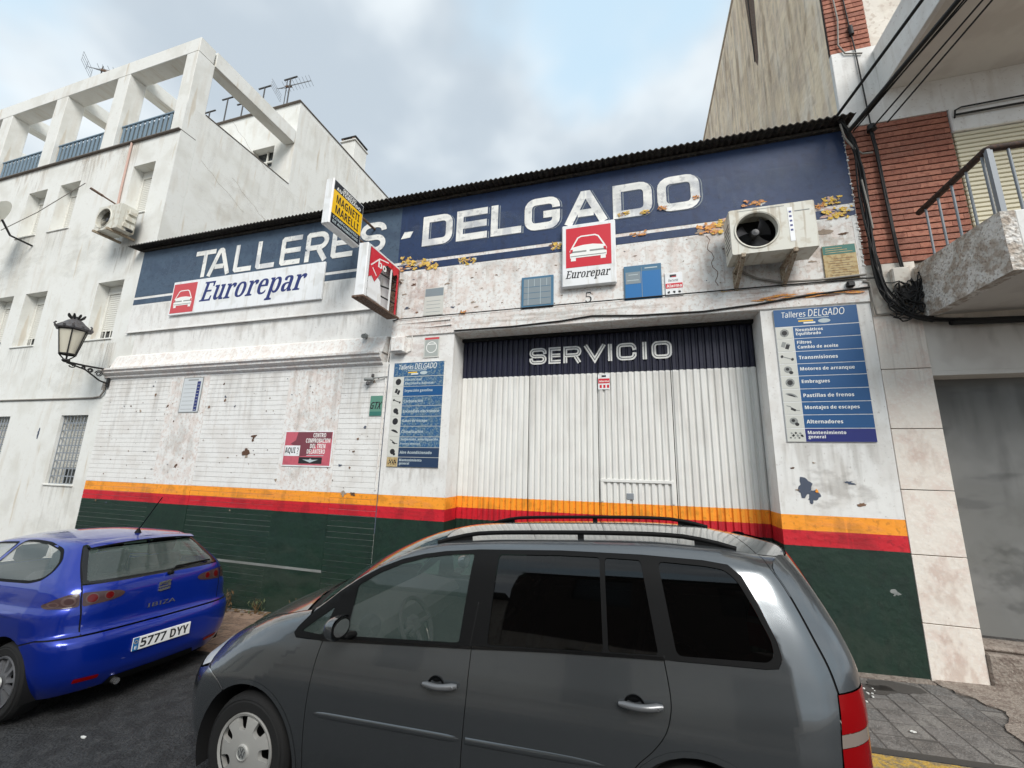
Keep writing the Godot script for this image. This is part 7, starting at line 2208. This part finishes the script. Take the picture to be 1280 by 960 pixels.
	panel("tailgate", c, M.car_blue, pv([[-0.613, 0.655], [0.613, 0.655], [0.620, 0.80], [0.630, 0.95], [0.622, 1.05], [-0.622, 1.05], [-0.630, 0.95], [-0.620, 0.80]]), [], h.rear, 0.02)
	var rb0 = 0.735
	panel("rear_bumper", c, M.car_blue, pv([[-rb0, 0.20], [rb0, 0.20], [rb0, 0.36], [rb0, 0.648], [-rb0, 0.648], [-rb0, 0.36]]), [], h.rear, 0.02)
	panel("bumper_insert", c, M.trim, pv([[-0.40, 0.19], [0.40, 0.19], [0.36, 0.255], [-0.36, 0.255]]), [], h.rear, 0.06, 0.004, 0.0)
	panel("bonnet", c, M.car_blue, pv([[-3.7, -0.97], [-2.72, -1.0], [-2.72, 1.0], [-3.7, 0.97]]), [], h.top, 0.1)
	panel("front_bumper", c, M.car_blue, pv([[-0.72, 0.18], [0.72, 0.18], [0.68, 0.68], [-0.68, 0.68]]), [], h.front, 0.07)
	panel("windscreen", c, M.hatch_clear, pv([[-2.70, -0.98], [-1.86, -0.98], [-1.86, 0.98], [-2.70, 0.98]]), [], h.top, 0.1)
	panel("roof", c, M.car_blue, pv([[-1.855, -1.0], [-0.50, -1.0], [-0.50, 1.0], [-1.855, 1.0]]), [], h.top, 0.08, 0.0, 0.0)
	# spoiler over the rear window
	var sp = MB.new()
	var spf = func(u: float, t: float) -> Vector3:
		var z = lerpf(-0.485, 0.485, u)
		var k = 1.0 - pow(absf(u * 2.0 - 1.0), 2.2)
		var back = lerpf(-0.56, -0.475 + 0.075 * k, t)
		return Vector3(back, 1.368 + 0.037 * k - 0.026 * t * t, z)
	sp.grid(spf, 20, 5, Vector3(-0.5, 0.9, 0))
	var so = put("roof_spoiler", sp, M.car_blue, c)
	sp = MB.new()
	var spu = func(u: float, t: float) -> Vector3: return spf.call(u, t) - Vector3(0, 0.014 + 0.02 * (1.0 - t), 0)
	sp.grid(spu, 20, 5, Vector3(-0.5, 1.9, 0))
	var spe = func(u: float, t: float) -> Vector3: return spf.call(u, 1.0) - Vector3(0, 0.014 * t, 0)
	sp.grid(spe, 20, 1, Vector3(-0.9, 1.3, 0))
	put("spoiler_underside", sp, M.trim, so)
	# badges, plate, wiper, aerial, reflectors, exhaust
	var side = Basis(Vector3.UP, PI / 2)
	var rx = Transform3D(Basis(Vector3(0, 0, -1), Vector3(0, 1, 0), Vector3(1, 0, 0)), Vector3(h.rear(Vector2(0, 0.93)).x, 0, 0))
	var eb = MB.new()
	for q in [[[-0.055, 0.972], [0.055, 0.980], [0.055, 0.962], [-0.03, 0.955], [-0.03, 0.945], [-0.055, 0.935]], [[-0.055, 0.928], [0.03, 0.935], [0.03, 0.944], [0.055, 0.950], [0.055, 0.925], [-0.055, 0.912]], [[-0.055, 0.902], [0.055, 0.914], [0.055, 0.893], [-0.035, 0.884], [-0.055, 0.89]], [[-0.02, 0.951], [0.05, 0.957], [0.05, 0.949], [-0.02, 0.943]]]: eb.poly(pv(q), rx, 0.012)
	put("emblem", eb, M.chrome, c)
	words("badge_lettering", "IBIZA", c, M.chrome, -0.13, 0.755, h.rear(Vector2(0, 0.77)).x + 0.004, 0.26, 0.036, "Droid Sans", false, 0.0, side)
	var px = 0.004
	var pl = put("number_plate", box_at(Vector3(px, 0.478, 0.0), Vector3(0.012, 0.112, 0.52), 0.003), M.sign_white, c)
	put("plate_band", box_at(Vector3(px + 0.0068, 0.478, 0.235), Vector3(0.0016, 0.108, 0.046), 0.0), M.plate_blue, pl)
	var st = MB.new()
	for k in 8: st.box(Vector3(px + 0.008, 0.497 + sin(TAU * k / 8) * 0.014, 0.235 + cos(TAU * k / 8) * 0.014), Vector3(0.001, 0.005, 0.005))
	put("star", st, M.sign_yellow, pl)
	words("lettering", "E", pl, M.print, -0.243, 0.435, px + 0.0082, 0.018, 0.026, "Droid Sans", true, 0.0, side)
	words("lettering", "5777", pl, M.ink, -0.195, 0.440, px + 0.0072, 0.222, 0.077, "Droid Sans", true, 0.0, side)
	words("lettering", "DYY", pl, M.ink, 0.065, 0.440, px + 0.0072, 0.172, 0.077, "Droid Sans", true, 0.0, side)
	for s in [1, -1]:
		panel("reflector", c, M.lens_red, rounded(v2([[0.46 * s, 0.315], [0.62 * s, 0.325], [0.62 * s, 0.290], [0.46 * s, 0.285]]), 0.01), [], h.rear, 0.03, 0.004, 0.0)
	var ex = MB.new()
	ex.tube([Vector3(-0.45, 0.215, 0.30), Vector3(-0.03, 0.20, 0.31)], 0.026, 10)
	put("exhaust", ex, M.chrome, c)
	var wp = MB.new()
	wp.tube([h.rear(Vector2(-0.05, 1.045)) + Vector3(0.025, 0, 0), h.rear(Vector2(-0.12, 1.09)) + Vector3(0.025, 0, 0), h.rear(Vector2(-0.50, 1.095)) + Vector3(0.03, 0, 0)], 0.011, 6)
	wp.box(h.rear(Vector2(-0.05, 1.04)) + Vector3(0.02, 0, 0), Vector3(0.05, 0.03, 0.05), Basis(), 0.01)
	put("rear_wiper", wp, M.trim, c)
	var an = MB.new()
	an.lathe([Vector2(0.0, 0.05), Vector2(0.014, 0.04), Vector2(0.032, 0.0)], Transform3D(Basis(), Vector3(-0.66, h.top(Vector2(-0.66, 0)).y - 0.003, 0)), 12)
	an.tube([Vector3(-0.66, h.top(Vector2(-0.66, 0)).y + 0.03, 0), Vector3(-0.38, 1.80, 0.0)], 0.005, 5)
	put("aerial", an, M.trim, c)
	# inside
	slab("floor_pan", c, M.gap, -2.7, -1.0, 0.15, 0.28, -0.74, 0.74)
	slab("floor_pan", c, M.gap, -3.7, -2.701, 0.18, 0.28, -0.48, 0.48)
	slab("floor_pan", c, M.gap, -0.999, -0.10, 0.20, 0.28, -0.48, 0.48)
	slab("load_floor", c, M.cabin, -1.0, -0.2, 0.282, 0.62, -0.70, 0.70)
	slab("parcel_shelf", c, M.cabin, -0.85, -0.25, 1.0, 1.02, -0.66, 0.66)
	for s in [1, -1]: slab("door_trim", c, M.cabin, -2.6, -0.9, 0.3, 1.0, s * 0.72 - 0.02, s * 0.72 + 0.02)
	for z in [-0.42, 0.42]: seat(c, -1.35 + 0.05, z, 0.55)
	for z in [-0.36, 0.36]: seat(c, -2.1, z, 0.48)
	var db = MB.new()
	db.box(Vector3(-2.5, 0.88, 0), Vector3(0.4, 0.22, 1.4), Basis(), 0.05)
	put("dashboard", db, M.cabin, c)

func box_at(p: Vector3, s: Vector3, bev: float) -> MB:
	var b = MB.new()
	b.box(p, s, Basis(), bev)
	return b
